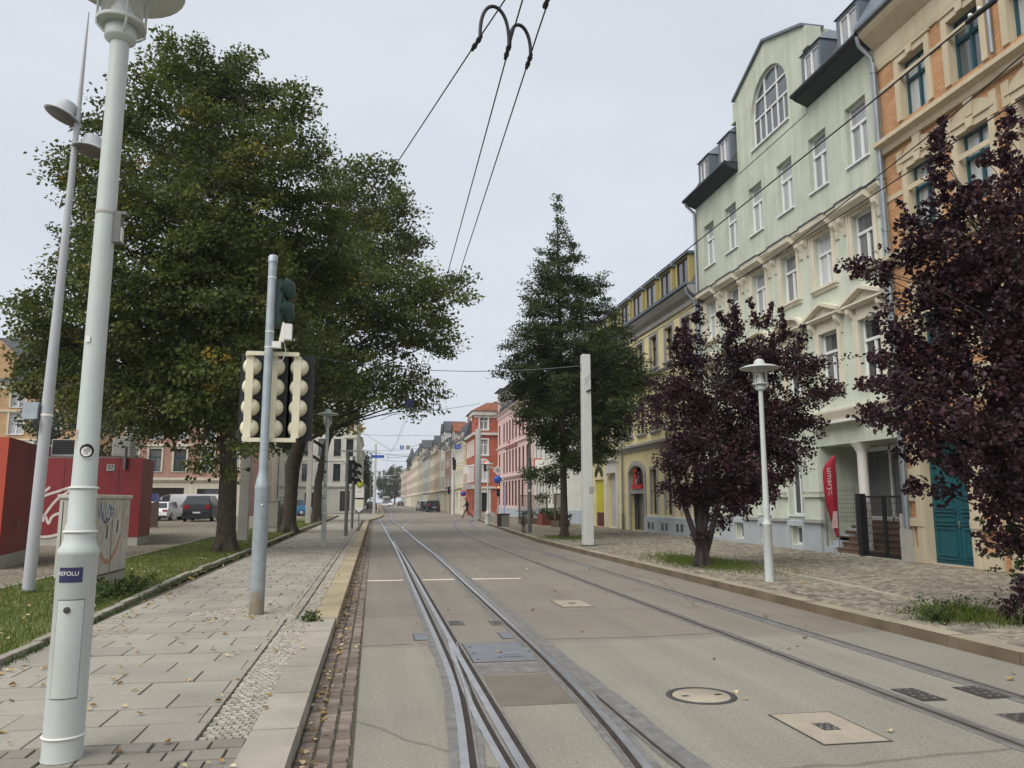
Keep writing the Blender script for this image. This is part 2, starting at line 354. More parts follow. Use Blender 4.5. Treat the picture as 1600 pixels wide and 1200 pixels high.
M['mast_grey'] = mat('grey_round_mast', (.3, .315, .31), .6, .1, 2, .1, 40, streak=.3)
M['green_wall'] = plaster('pale_green_plaster', (.57, .61, .51), .5, dirt=(.34, .37, .28))
M['green_up'] = plaster('moss_green_plaster', (.51, .54, .45), .6, dirt=(.3, .33, .23))
M['stone_cream'] = plaster('cream_trim', (.66, .62, .50), .4, dirt=(.36, .32, .23))
M['plinth'] = plaster('blue_grey_plinth', (.42, .46, .49), .45, dirt=(.33, .33, .31))
M['orange_brick'] = brick('orange_clinker', (.47, .235, .105), (.55, .31, .155), (.3, .2, .13), .25, .075, .009, .3)
M['sandstone'] = plaster('sandstone_trim', (.53, .46, .33), .35, dirt=(.34, .25, .14))
M['teal'] = mat('teal_wood', (.012, .085, .105), .45, .12, 3, .1, 30, streak=.12, dirt=(.03, .06, .06))
M['teal_frame'] = mat('teal_frame', (.02, .075, .095), .5, .1, 3)
M['yellow_wall'] = plaster('yellow_plaster', (.70, .61, .35), .25, dirt=(.5, .42, .2))
M['yellow_dark'] = plaster('ochre_mansard', (.44, .37, .16), .3)
M['grey_stone'] = plaster('grey_trim', (.36, .35, .33), .3)
M['brown_frame'] = mat('brown_frame', (.06, .045, .035), .5, .15, 3)
M['white_frame'] = mat('white_frame', (.72, .73, .73), .4, .04, 3)
M['acid_yellow'] = mat('acid_yellow_paint', (.5, .46, .04), .6, .1, 1.5, streak=.25, dirt=(.3, .27, .03))
M['maroon'] = mat('maroon_paint', (.1, .03, .03), .6, .15, 2)
M['white_wall'] = plaster('white_plaster', (.62, .61, .55), .3)
M['pink_wall'] = plaster('pink_plaster', (.66, .48, .45), .25)
M['pink_trim'] = plaster('dark_pink_trim', (.32, .13, .12), .3)
M['pink_light'] = plaster('light_pink_trim', (.70, .55, .52), .25)
M['red_brick'] = brick('red_clinker', (.42, .12, .075), (.47, .15, .095), (.32, .1, .07), .26, .33, .012, .2)
M['cream_wall'] = plaster('cream_plaster', (.62, .56, .42), .3)
M['beige_wall'] = plaster('beige_plaster', (.52, .45, .34), .35)
M['grey_wall'] = plaster('grey_plaster', (.46, .46, .43), .35)
M['tan_brick'] = brick('tan_clinker', (.50, .31, .15), (.55, .36, .19), (.36, .26, .17), .25, .08, .01, .2)
M['pink_brick'] = brick('rose_brick', (.36, .19, .14), (.42, .23, .17), (.36, .28, .22), .25, .08, .01, .2)
M['mint_wall'] = plaster('mint_plaster', (.42, .5, .34), .3)
M['brown_wall'] = plaster('brown_plaster', (.3, .19, .15), .3)
M['skin'] = mat('skin', (.5, .3, .22), .6, .08, 8)
M['jacket'] = mat('navy_jacket', (.02, .024, .04), .8, .2, 10)
M['jeans'] = mat('grey_trousers', (.05, .055, .065), .85, .2, 10)
M['cap_red'] = mat('red_cap', (.4, .05, .04), .7, .1, 6)
M['rubber'] = mat('tyre_rubber', (.02, .02, .02), .8, .2, 10)
M['rim'] = mat('alloy_rim', (.45, .45, .46), .4, .1, 6, metal=.6)
M['taillight'] = mat('red_tail_light', (.3, .015, .015), .25, .1, 6)
M['headlight'] = mat('clear_head_light', (.7, .7, .7), .2, .05, 6)
M['numberplate'] = mat('number_plate', (.65, .65, .62), .5, .05, 6)
M['signblue'] = mat('blue_sign', (.02, .09, .4), .45, .06, 4)
M['signyellow'] = mat('yellow_sign', (.75, .6, .05), .45, .06, 4)
M['signgreen'] = mat('green_sign', (.02, .25, .08), .45, .06, 4)
M['signred'] = mat('red_sign', (.5, .02, .03), .45, .1, 4)
M['flag'] = mat('red_flag_cloth', (.34, .018, .035), .75, .15, 3, .2, 30)
M['flag_pale'] = mat('faded_flag_print', (.55, .35, .36), .75, .15, 3)
M['wood'] = mat('weathered_wood', (.13, .095, .065), .8, .25, 8, .3, 30)
M['step'] = mat('brown_step_stone', (.17, .11, .075), .8, .2, 4, .3, 60)
M['grey_bin'] = mat('grey_litter_bin', (.3, .29, .26), .6, .1, 3, streak=.15)
M['redlit'] = emit_mat('red_signal_lamp', (1, .07, .02), 4)
L_GREEN = [(0, (.035, .055, .014)), (.4, (.092, .118, .026)), (.7, (.15, .172, .042)), (.88, (.22, .21, .045)), (.95, (.37, .3, .06)), (1, (.42, .29, .05))]
M['lime_leaf'] = leaf_mat('lime_leaf', L_GREEN, .38)
M['hornbeam_leaf'] = leaf_mat('hornbeam_leaf', [(0, (.03, .05, .02)), (.6, (.075, .105, .034)), (1, (.14, .16, .055))], .38)
M['plum_leaf'] = leaf_mat('plum_leaf', [(0, (.024, .011, .016)), (.55, (.05, .021, .028)), (.85, (.105, .036, .042)), (1, (.06, .055, .03))], .22, .5, .35)
M['far_leaf'] = leaf_mat('distant_leaf', [(0, (.03, .045, .02)), (1, (.085, .105, .035))], .3)
M['grass_blade'] = leaf_mat('grass_blade', [(0, (.075, .115, .02)), (.6, (.14, .185, .035)), (1, (.27, .25, .1))], .35)
M['weed_leaf'] = leaf_mat('weed_leaf', [(0, (.045, .075, .02)), (1, (.1, .13, .035))], .3)
M['dead_leaf'] = leaf_mat('dead_leaf', [(0, (.16, .08, .03)), (.5, (.4, .27, .08)), (1, (.62, .54, .36))], .15, .8)
# ------------------------------------------------------------------ the ground
def struct(name, o, label=None, kind='structure'):
    o.name = name; o['kind'] = kind
    if label: o['label'] = label
    return o
def sheet(name, poly, z, m, thick=None, kind='structure'):
    mb = MB()
    if thick: mb.prism(poly, 'z', z - thick, z)
    else: mb.add([(x, y, z) for x, y in poly], [tuple(range(len(poly)))])
    return struct(name, mb.build(name, m), kind=kind)
def blocks(name, C, hx, hy, z, h, m, jit=.06, inset=.12, zj=.004, side=None):
    """many small stones: C centres (n,2), half sizes hx, hy (scalars or arrays); tops at z, joints h deep"""
    n = len(C); hx = np.broadcast_to(hx, n); hy = np.broadcast_to(hy, n)
    sx = np.array([-1, 1, 1, -1]); sy = np.array([-1, -1, 1, 1])
    jx = nrg.normal(0, jit, (n, 4)) * hx[:, None]; jy = nrg.normal(0, jit, (n, 4)) * hy[:, None]
    bx = sx * hx[:, None] + jx; by = sy * hy[:, None] + jy
    ins = np.minimum(hx, hy)[:, None] * inset
    tx = bx - sx * ins; ty = by - sy * ins
    zt = z + nrg.normal(0, zj, (n, 1)) + nrg.normal(0, zj * .5, (n, 4))
    V = np.zeros((n, 8, 3)); V[:, :4, 0] = C[:, :1] + bx; V[:, :4, 1] = C[:, 1:] + by; V[:, :4, 2] = z - h
    V[:, 4:, 0] = C[:, :1] + tx; V[:, 4:, 1] = C[:, 1:] + ty; V[:, 4:, 2] = zt
    f = np.array([(4, 5, 6, 7), (0, 1, 5, 4), (1, 2, 6, 5), (2, 3, 7, 6), (3, 0, 4, 7)])
    Fa = (np.arange(n)[:, None, None] * 8 + f).reshape(-1, 4)
    t = np.repeat(nrg.random(n), 5)
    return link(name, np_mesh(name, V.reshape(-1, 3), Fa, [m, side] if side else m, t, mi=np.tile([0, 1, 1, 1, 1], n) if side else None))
def grid(x0, x1, y0, y1, dx, dy, off=.5):
    out = []
    for j in range(int(round((y1 - y0) / dy))):
        xs = np.arange(x0 - dx * (off if j % 2 else 0), x1, dx)
        for x in xs:
            a, b = max(x, x0), min(x + dx, x1)
            if b - a > .03: out.append(((a + b) / 2, y0 + (j + .5) * dy, (b - a) / 2))
    return np.array(out)

sheet('ground', [(-600, -300), (600, -300), (600, 900), (-600, 900)], -.06, M['ground'])
sheet('road', [(-70, -30), (70, -30), (70, 520), (-70, 520)], 0, M['asphalt'])
def interp(pts, y):
    return float(np.interp(y, [p[1] for p in pts], [p[0] for p in pts]))
KR = [(6.3, -12), (6.3, 26), (6.36, 31), (6.75, 38), (7.4, 50), (8.6, 66), (9.6, 74), (11.4, 79)]
# right pavement: kerb stones, small granite cobbles laid in fans, a pale stone strip
kp = [p for p in KR]
sheet('pavement_right', [(6.5, -12)] + [(x + .2, y) for x, y in KR[1:]] + [(13.4, 80), (26, 80), (26, -12)], .112, M['joint'], .2)
def kerb(name, pts, w, z, ln, m, y0, y1, side=1, face=None):
    C = []; y = y0
    while y < y1:
        C.append((interp(pts, y + ln / 2) + side * w / 2, y + ln / 2)); y += ln
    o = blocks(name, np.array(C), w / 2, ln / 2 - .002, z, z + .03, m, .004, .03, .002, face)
    return struct(name, o)
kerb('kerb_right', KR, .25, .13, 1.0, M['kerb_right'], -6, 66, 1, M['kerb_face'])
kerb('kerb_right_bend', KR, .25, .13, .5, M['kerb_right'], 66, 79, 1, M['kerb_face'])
pts = []
for y in np.arange(3.4, 36, .112):
    x0 = interp(KR, y) + .3
    for k, x in enumerate(np.arange(x0 + .05, 12.96, .108)):
        ph = ((x - 6.6) / 1.25) % 1.0
        pts.append((x + nrg.normal(0, .006), y + .42 * (.25 - (ph - .5) ** 2) + nrg.normal(0, .006)))
pts = np.array(pts)
mask = ~((np.abs(pts[:, 0] - np.interp(pts[:, 1], [6, 9, 13.5, 16], [7.75, 7.85, 8.38, 8.5])) < .09) & (pts[:, 1] < 15.6))
mask &= ~((pts[:, 0] > 6.72) & (pts[:, 0] < 7.78) & (pts[:, 1] > 11.5) & (pts[:, 1] < 12.2))
struct('pavement_right_cobbles', blocks('pavement_right_cobbles', pts[mask], .051, .053, .135, .03, M['cobble'], .12, .2, .004))
sheet('pavement_right_far', [(interp(KR, y) + .26, y) for y in (36, 42, 50, 58, 66, 74, 79)] + [(13.4, 79.8), (26, 79.8), (26, 36)], .132, M['cobble_far'])
sg = []
for y in np.arange(5.5, 15.6, .5): sg.append((np.interp(y + .25, [6, 9, 13.5, 16], [7.75, 7.85, 8.38, 8.5]), y + .25))
struct('pavement_right_strip', blocks('pavement_right_strip', np.array(sg), .07, .246, .137, .03, M['strip'], .01, .06, .002))
t = thing('cobbled_access_cover', 'rectangular cover frame set with cobbles in the right pavement beside the kerb', 'access cover', (7.25, 11.85, .13))
MB().box(-.53, .53, -.34, .34, -.02, .002).build('frame_plate', M['iron'], t)
c = blocks('cobble_inlay', grid(-.49, .49, -.3, .3, .11, .1)[:, :2], .05, .046, .009, .02, M['cobble'], .08, .15); c.parent = t; c['kind'] = 'stuff'
# left: gutter of three rows of red stone, kerb, mosaic strip, slabs
g3 = []
for r in range(3):
    y = 2.6 + .03 * r
    while y < 66:
        l = .105 + rnd.random() * .03 if y < 34 else .3; g3.append((-.395 + r * .112, y + l / 2, l / 2 - .005)); y += l
g3 = np.array(g3)
sheet('gutter_bed', [(-.5, 2), (-.09, 2), (-.17, 40), (-.17, 66), (-.5, 66)], .006, M['joint'])
struct('gutter', blocks('gutter', g3[:, :2], .05, g3[:, 2], .018, .02, M['clinker'], .1, .16, .004))
KL = [(-.43, 2), (-.42, 62), (-.2, 66), (.4, 74), (.9, 86), (1.05, 92)]
kerb('kerb_left_near', [(-.755, 2), (-.755, 11)], .3, .135, .98, M['kerb_grey'], 1.6, 10.2)
kerb('kerb_left_far', [(x - .31, y) for x, y in KL], .31, .145, .62, M['kerb_sand'], 10.4, 90)
sheet('sidewalk_left', [(-3.4, -4), (-.6, -4), (-.6, 62), (-.4, 66), (.2, 74), (.7, 86), (.8, 91), (-3.4, 92), (-9, 98), (-9, 92), (-3.5, 80)], .115, M['joint'], .2)
sl = grid(-3.3, -1.06, 5.36, 62, .62, .425); s2 = grid(-1.06, -.95, 10.2, 62, 1, .425)
sl = np.vstack([sl, grid(-1.055, -.945, 10.46, 62, 1, .425)])
hole = (sl[:, 0] > -2.1) & (sl[:, 1] > 10.46) & (sl[:, 1] < 11.735)
sl = sl[~hole]
struct('sidewalk_left_slabs', blocks('sidewalk_left_slabs', sl[:, :2], sl[:, 2] - .004, .2085, .13, .03, M['slab'], .004, .02, .0022))
sheet('sidewalk_left_far', [(-3.3, 62.06), (-.72, 62.06), (-.5, 66), (.1, 74), (.6, 86), (.7, 91), (-3.3, 92), (-8.8, 97.5), (-8.8, 92), (-3.4, 80)], .132, M['slab'])
pv = []
y = 2.4
while y < 5.3:
    d = .14 if rnd.random() < .4 else .2; d = min(d, 5.36 - y); x = -3.3 - rnd.random() * .2
    while x < -.74:
        l = rnd.choice((.14, .2, .27)); a, b = max(x, -3.3), min(x + l, -.74)
        if b - a > .04: pv.append(((a + b) / 2, y + d / 2, (b - a) / 2, d / 2))
        x += l
    y += d
pv = np.array(pv)
struct('sidewalk_left_pavers', blocks('sidewalk_left_pavers', pv[:, :2], pv[:, 2] - .005, pv[:, 3] - .005, .13, .03, M['paver'], .015, .06, .003))
ms = np.vstack([grid(-1.05, -.74, 5.37, 10.38, .054, .056), grid(-.93, -.74, 10.4, 40, .06, .075), grid(-2.37, -.95, 10.46, 11.735, .055, .057)])
ms = ms[~((ms[:, 0] < -2.06) & (np.floor((ms[:, 1] - 5.36) / .425).astype(int) % 2 == 0))]
struct('sidewalk_left_mosaic', blocks('sidewalk_left_mosaic', ms[:, :2] + nrg.normal(0, .002, (len(ms), 2)), np.maximum(ms[:, 2] - .005, .008), np.where(ms[:, 1] > 11.7, .034, .0232), .133, .02, M['mosaic'], .07, .14, .003))
e = []
y = 2.0
while y < 84: e.append((float(np.interp(y, [2, 8, 11, 16, 24, 44, 70, 84], [-3.3, -3.36, -3.46, -3.66, -3.68, -3.75, -3.75, -3.75])), y + .5)); y += 1.0
struct('lawn_edging', blocks('lawn_edging', np.array(e), .055, .492, .185, .09, M['edging'], .015, .12, .008))
sheet('lawn', [(-6.3, 1)] + [(float(np.interp(y, [2, 8, 11, 16, 24, 44, 70, 84], [-3.3, -3.36, -3.46, -3.66, -3.68, -3.75, -3.75, -3.75])) - .05, y) for y in (1, 8, 11, 16, 24, 44, 70, 80)] + [(-6.6, 80), (-6.6, 36), (-6.2, 18)], .15, M['soil'], .2)
sheet('plaza', [(-48, 2), (-6.1, 2), (-6.1, 18), (-6.5, 36), (-6.5, 76), (-48, 76)], .09, M['cobble_far'], .2)
struct('plaza_edging', blocks('plaza_edging', np.array([(float(np.interp(y, [2, 18, 36, 76], [-6.08, -6.15, -6.5, -6.5])), y) for y in np.arange(2.5, 76, 1)]), .06, .49, .17, .08, M['edging'], .015, .1, .006))

# ------------------------------------------------------------------ tram tracks
def ribbon(mb, pts, o0, o1, z, mi, zb=None, jit=0):
    """strip along a polyline, offset o0..o1 to the right of travel"""
    P = [Vector((x, y)) for x, y in pts]; L, Rr = [], []
    for i, p in enumerate(P):
        d = (P[min(i + 1, len(P) - 1)] - P[max(i - 1, 0)]).normalized(); n = Vector((d.y, -d.x))
        L.append(p + n * (o0 - jit * rnd.random() * (o0 < 0))); Rr.append(p + n * (o1 + jit * rnd.random() * (o1 > 0)))
    n = len(P); v = [(q.x, q.y, z) for q in L] + [(q.x, q.y, z) for q in Rr]
    mb.add(v, [(i, n + i, n + i + 1, i + 1) for i in range(n - 1)], mi)
    if zb is not None:
        v = [(q.x, q.y, z) for q in L] + [(q.x, q.y, zb) for q in L]; mb.add(v, [(i, i + 1, n + i + 1, n + i) for i in range(n - 1)], mi)
        v = [(q.x, q.y, z) for q in Rr] + [(q.x, q.y, zb) for q in Rr]; mb.add(v, [(i, n + i, n + i + 1, i + 1) for i in range(n - 1)], mi)
def dense(pts, step=.8):
    y = [p[1] for p in pts]; out = []; s = 0; q = [Vector(p) for p in pts]
    # Catmull-Rom through the points
    for i in range(len(q) - 1):
        p0, p1, p2, p3 = q[max(i - 1, 0)], q[i], q[i + 1], q[min(i + 2, len(q) - 1)]
        k = max(2, min(26, int((p2 - p1).length / step)))
        for j in range(k):
            t = j / k
            out.append(tuple(.5 * ((2 * p1) + (p2 - p0) * t + (2 * p0 - 5 * p1 + 4 * p2 - p3) * t * t + (3 * p1 - p0 - 3 * p2 + p3) * t ** 3)))
    out.append(tuple(q[-1])); return out
def rail(name, pts, side, z=.012, w=.056, gap=.045, tar=(.05, .03), bright=True):
    """grooved tram rail: polished head, rusty groove on one side (side=+1 right) and its thin lip"""
    p = dense(pts, .35); mb = MB(); s = side
    a = sorted
    ribbon(mb, p, -w / 2, w / 2, z, 0, -.01)
    o = a((s * w / 2, s * (w / 2 + gap))); ribbon(mb, p, o[0], o[1], z - .007, 1)
    o = a((s * (w / 2 + gap), s * (w / 2 + gap + .016))); ribbon(mb, p, o[0], o[1], z - .002, 2, -.01)
    if tar[0]:
        o = a((-s * (w / 2 + tar[0]), -s * w / 2)); ribbon(mb, p, o[0], o[1], z - .008, 3, None, .03)
        o = a((s * (w / 2 + gap + .016), s * (w / 2 + gap + .016 + tar[1]))); ribbon(mb, p, o[0], o[1], z - .009, 3, None, .02)
    return struct(name, mb.build(name, [M['steel' if bright else 'lip'], M['groove'], M['lip'], M['tar']]))
rail('tram_rail', [(.36, 2.4), (.5, 4), (.58, 5), (.67, 6.2), (.725, 7.5), (.74, 10), (.74, 16), (.74, 24), (.69, 33), (.58, 49), (.43, 70), (.6, 84), (1.0, 100), (1.3, 130), (1.4, 200), (1.4, 330)], 1, .016)
rail('tram_rail', [(1.03, 2.4), (.95, 4), (.92, 5.5), (.9, 9), (.89, 13), (.88, 18), (.85, 23), (.8, 28), (.745, 32)], 1, .0135, tar=(0, .06))
rail('tram_rail', [(.86, 3.6), (.81, 5), (.79, 6.5), (.83, 8), (.885, 9.2)], 1, .0118, .05, .04, (0, 0))
rail('tram_rail', [(1.4, 2.4), (1.58, 4), (1.66, 4.8), (1.73, 6), (1.78, 8), (1.79, 11), (1.79, 17), (1.8, 24), (1.72, 33), (1.66, 49), (1.5, 66), (1.65, 84), (2.05, 100), (2.35, 130), (2.4, 200), (2.4, 330)], -1, .016)
rail('tram_rail', [(2.02, 2.4), (1.95, 4), (1.9, 5), (1.88, 6.5), (1.86, 9), (1.87, 13), (1.88, 18), (1.86, 25), (1.76, 32)], -1, .0135, .05, .03, tar=(.11, 0), bright=False)
rail('tram_rail', [(.66, 38), (.6, 47), (.88, 54), (1.74, 62), (3.0, 69), (5.2, 75), (9, 81)], 1, .013, .05, .04, (0, 0))
rail('tram_rail', [(1.7, 40), (1.69, 48), (2.23, 57), (3.56, 68), (6, 75), (9.5, 80)], -1, .013, .05, .04, (0, 0))
rail('tram_rail', [(4.3, 2.4), (4.28, 6), (4.25, 12), (4.24, 20), (4.24, 28), (4.3, 34), (4.5, 40), (5.4, 54), (7.0, 66), (9.5, 75), (13, 82)], -1, .012, tar=(.035, .03), bright=False)
rail('tram_rail', [(5.24, 2.4), (5.24, 12), (5.24, 22), (5.24, 30), (5.26, 34), (5.5, 40), (6.4, 53), (7.2, 60), (8.4, 68)], 1, .012, tar=(.05, .03))
rail('tram_rail', [(4.4, 84), (4.6, 120), (4.6, 330)], 1, .012); rail('tram_rail', [(5.4, 84), (5.6, 120), (5.6, 330)], -1, .012)
mk = MB()
for a, b in ((-.13, .6), (1.0, 1.66), (2.0, 3.05)): mk.box(a, b, 16.36, 16.52, .0005, .0048)
struct('road_stop_line', mk.build('road_stop_line', M['marking']))
mk = MB()
for i in range(22): mk.box(3.5, 3.6, 92 + i * 9, 96 + i * 9, .0005, .0048); mk.box(6.9, 7.0, 92 + i * 9, 97 + i * 9, .0005, .0048)
struct('road_lane_markings', mk.build('road_lane_markings', M['marking']))
mk = MB()
mk.box(1.02, 1.70, 6.35, 7.45, .001, .0042); mk.box(.8, 1.68, 31.9, 34.2, .001, .0042, 1); mk.box(1.0, 1.7, 7.5, 7.98, .001, .0042, 1)
mk.box(2.2, 6.1, 23.0, 23.15, .001, .004, 1); mk.box(-.1, 1.6, 27.5, 27.62, .001, .004, 1)
for p in ([(-.1, 9.15), (.45, 9.2)], [(2.0, 9.25), (3.1, 9.2), (4.1, 9.3)]):
    ribbon(mk, dense(p, .15), -.008, .008, .003, 1, None, .006)
struct('road_patches', mk.build('road_patches', [M['patch'], M['tar']]))
# covers in the carriageway
def cover(name, label, x0, x1, y0, y1, m, rim=True, insert=None, cat='cover plate', group=None, bolts=False):
    t = thing(name, label, cat, ((x0 + x1) / 2, (y0 + y1) / 2, 0), group=group); w, l = (x1 - x0) / 2, (y1 - y0) / 2
    mb = MB()
    mb.box(-w, w, -l, l, .001, .006); mb.build('lid', M[m], t)
    if rim:
        mb = MB(); r = .014
        mb.box(-w - r, w + r, -l - r, -l, .001, .0055); mb.box(-w - r, w + r, l, l + r, .001, .0055); mb.box(-w - r, -w, -l, l, .001, .0055); mb.box(w, w + r, -l, l, .001, .0055)
        mb.build('rim', M['iron'], t)
    if insert:
        mb = MB(); a, b, c, d = insert
        mb.box(a, b, c, d, .005, .0085)
        for i in range(5):
            for j in range(4):
                if (i + j) % 2: x = a + (b - a) * (i + .5) / 5; y = c + (d - c) * (j + .5) / 4; mb.box(x - .012, x + .012, y - .012, y + .012, .008, .012, 1)
        mb.build('grating', [M['iron'], M['lip']], t)
    if bolts:
        mb = MB()
        for sx in (-1, 1):
            for sy in (-.75, -.1, .55): mb.lathe([(.018, .006), (.018, .009), (.0, .009)], (sx * (w - .05), sy * l, 0), 10)
        mb.build('bolts', M['iron'], t)
    return t
cover('manhole_cover', 'large square concrete manhole cover with small iron grating, nearest the camera', 2.98, 3.46, 5.02, 5.75, 'manhole', True, (-.065, .065, -.08, .09), 'manhole cover')
cover('manhole_cover', 'small square concrete manhole cover in the right lane, farther off beyond the round cover', 2.86, 3.35, 11.9, 12.7, 'manhole', True, (-.05, .05, -.06, .06), 'manhole cover')
t = thing('round_manhole_cover', 'round concrete manhole cover with two pick holes and an iron ring in the roadway', 'manhole cover', (2.71, 6.4, 0))
MB().lathe([(.0, .0065), (.232, .0065), (.238, .001)][::-1], (0, 0, 0), 40).build('lid', M['manhole'], t)
MB().lathe([(.29, .001), (.286, .007), (.245, .007), (.24, .001)], (0, 0, 0), 40).build('rim', M['iron'], t)
mb = MB()
for x in (-.14, .15): mb.box(x - .03, x + .03, -.02, .02, .0055, .0075)
mb.build('pick_hole', M['black'], t)
t = cover('switch_cover_plate', 'big bolted steel cover plate between the rails with a yellow leaf on it', 1.02, 1.72, 8.05, 9.1, 'plate', True, bolts=True)
o = link('lettering', text_mesh('SIEMENS', .05, M['iron']), t, (.08, -.2, .0075)); o = link('lettering', text_mesh('3 MEIRI', .09, M['iron']), t, (.06, -.32, .0075))
cover('rail_cover_plate', 'small steel cover plate left of the leftmost rail', .50, .70, 9.42, 9.85, 'plate', group=None)
cover('rail_cover_plate', 'small steel cover plate just beyond the big switch plate, at the right rail', 1.53, 1.73, 9.36, 9.76, 'plate')
cover('drain_grate', 'small iron track drain between the rails, at the left rail', .99, 1.18, 10.46, 10.8, 'lip', True, (-.08, .08, -.15, .15), 'drain')
cover('drain_grate', 'small iron track drain between the rails, at the right rail', 1.56, 1.73, 10.36, 10.74, 'lip', True, (-.07, .07, -.15, .15), 'drain')
cover('tread_plate', 'dark chequered iron plate in the right-hand track, inside its left rail', 4.4, 4.62, 5.92, 6.33, 'iron', False, (-.1, .1, -.19, .19), 'drain')
cover('tread_plate', 'dark chequered iron plate in the right-hand track, inside its right rail', 4.97, 5.2, 5.9, 6.3, 'iron', False, (-.1, .1, -.19, .19), 'drain')
cover('tread_plate', 'pale worn iron grating by the left rail of the right-hand track, nearest the camera', 4.66, 4.98, 5.22, 5.48, 'lip', False, (-.14, .14, -.11, .11), 'drain')
cover('gully_grate', 'iron road gully among leaves in the red stone gutter', -.36, -.14, 11.55, 12.0, 'iron', False, (-.09, .09, -.2, .2), 'drain')

# ------------------------------------------------------------------ foliage
def quads_leaf(C, A, Nn, L, W, fold=.12):
    """leaf-shaped quads: base C, axis A, normal Nn"""
    S = np.cross(A, Nn); n = len(C); V = np.zeros((n, 4, 3)); L = L[:, None]; W = W[:, None]
    V[:, 0] = C; V[:, 1] = C + A * L * .42 + S * W + Nn * W * fold * 2; V[:, 2] = C + A * L; V[:, 3] = C + A * L * .42 - S * W + Nn * W * fold * 2
    return V.reshape(-1, 3), np.arange(n * 4).reshape(-1, 4)
def hex_leaf(C, A, Nn, L, W, fold=.25):
    S = np.cross(A, Nn); n = len(C); V = np.zeros((n, 6, 3)); L = L[:, None]; W = W[:, None]
    V[:, 0] = C; V[:, 1] = C + A * L * .3 + S * W + Nn * W * fold; V[:, 2] = C + A * L * .72 + S * W * .72 + Nn * W * fold * .5
    V[:, 3] = C + A * L - Nn * L * .12; V[:, 4] = C + A * L * .72 - S * W * .72 + Nn * W * fold * .5; V[:, 5] = C + A * L * .3 - S * W + Nn * W * fold
    b = np.arange(n)[:, None] * 6
    return V.reshape(-1, 3), np.concatenate([b + np.array([0, 1, 2, 3]), b + np.array([0, 3, 4, 5])], 1).reshape(-1, 4)
def nrm(a): return a / np.maximum(np.linalg.norm(a, axis=1, keepdims=True), 1e-6)
def leaf_cloud(name, cl, per, L, W, m, parent, origin, centre, yellow=.0, hexa=False, flat=.55, out=.5, down=.35, tbase=None, spray=1.0):
    """cl: (n,4) leaf-cluster centres and radii in world space"""
    n = len(cl); k = per; c = np.repeat(cl[:, :3], k, 0); r = np.repeat(cl[:, 3], k)
    d = nrm(nrg.normal(size=(n * k, 3))) * (nrg.random((n * k, 1)) ** .45); d[:, 2] *= flat
    rad = nrm((c - centre) * np.array([1, 1, .35]) + np.repeat(nrg.normal(0, .5, (n, 3)), k, 0))
    if spray > 1: d = d * .85 + rad * np.sum(d * rad, 1, keepdims=True) * (spray - .85)
    P = c + d * r[:, None]
    rad2 = nrm(d + 1e-5)
    A = nrm(rad * out + rad2 * .5 + np.array([0, 0, -down]) + nrg.normal(0, .55, (n * k, 3)))
    Nn = np.array([0, 0, 1.0]) + nrg.normal(0, .7, (n * k, 3)) + rad * .4
    Nn = nrm(Nn - A * np.sum(A * Nn, 1, keepdims=True))
    Ls = L * nrg.uniform(.5, 1.3, n * k); Ws = Ls * W / L
    ct = nrg.beta(2.2, 2.6, n) * .8
    if tbase is not None: ct = np.clip(ct + tbase, 0, 1)
    if yellow: ct[nrg.random(n) < yellow] = .97
    T = np.clip(np.repeat(ct, k) + nrg.normal(0, .1, n * k), 0, 1)
    V, Fa = (hex_leaf if hexa else quads_leaf)(P, A, Nn, Ls, Ws)
    if hexa: T = np.repeat(T, 2)
    return link(name, np_mesh(name, V - np.array(origin), Fa, m, T), parent)
def clusters(lumps, dens, cr, shell=.5):
    """scatter leaf clusters through ball-shaped lumps (x,y,z,r), more of them towards the outside"""
    out, par = [], []
    for q, (x, y, z, r) in enumerate(lumps):
        n = max(3, int(dens * r ** 2.3))
        d = nrm(nrg.normal(size=(n, 3))); rr = r * (shell + (1 - shell) * nrg.random(n) ** .7) * nrg.choice((.8, .95, 1.05, 1.2, 1.42), n, p=(.2, .3, .28, .15, .07))
        P = np.array([x, y, z]) + d * rr[:, None] * np.array([1, 1, .92])
        out.append(np.c_[P, cr * nrg.uniform(.7, 1.35, n)]); par += [q] * n
    return np.vstack(out), par
def bend(a, b, sag=.15, k=5, wob=.0):
    a, b = Vector(a), Vector(b); d = b - a; pts = []
    off = Vector((rnd.uniform(-1, 1), rnd.uniform(-1, 1), rnd.uniform(.2, 1))) * d.length * sag
    for i in range(k + 1):
        t = i / k; pts.append(a + d * t + off * (4 * t * (1 - t)) * .5 + Vector((rnd.uniform(-1, 1), rnd.uniform(-1, 1), 0)) * wob)
    return pts
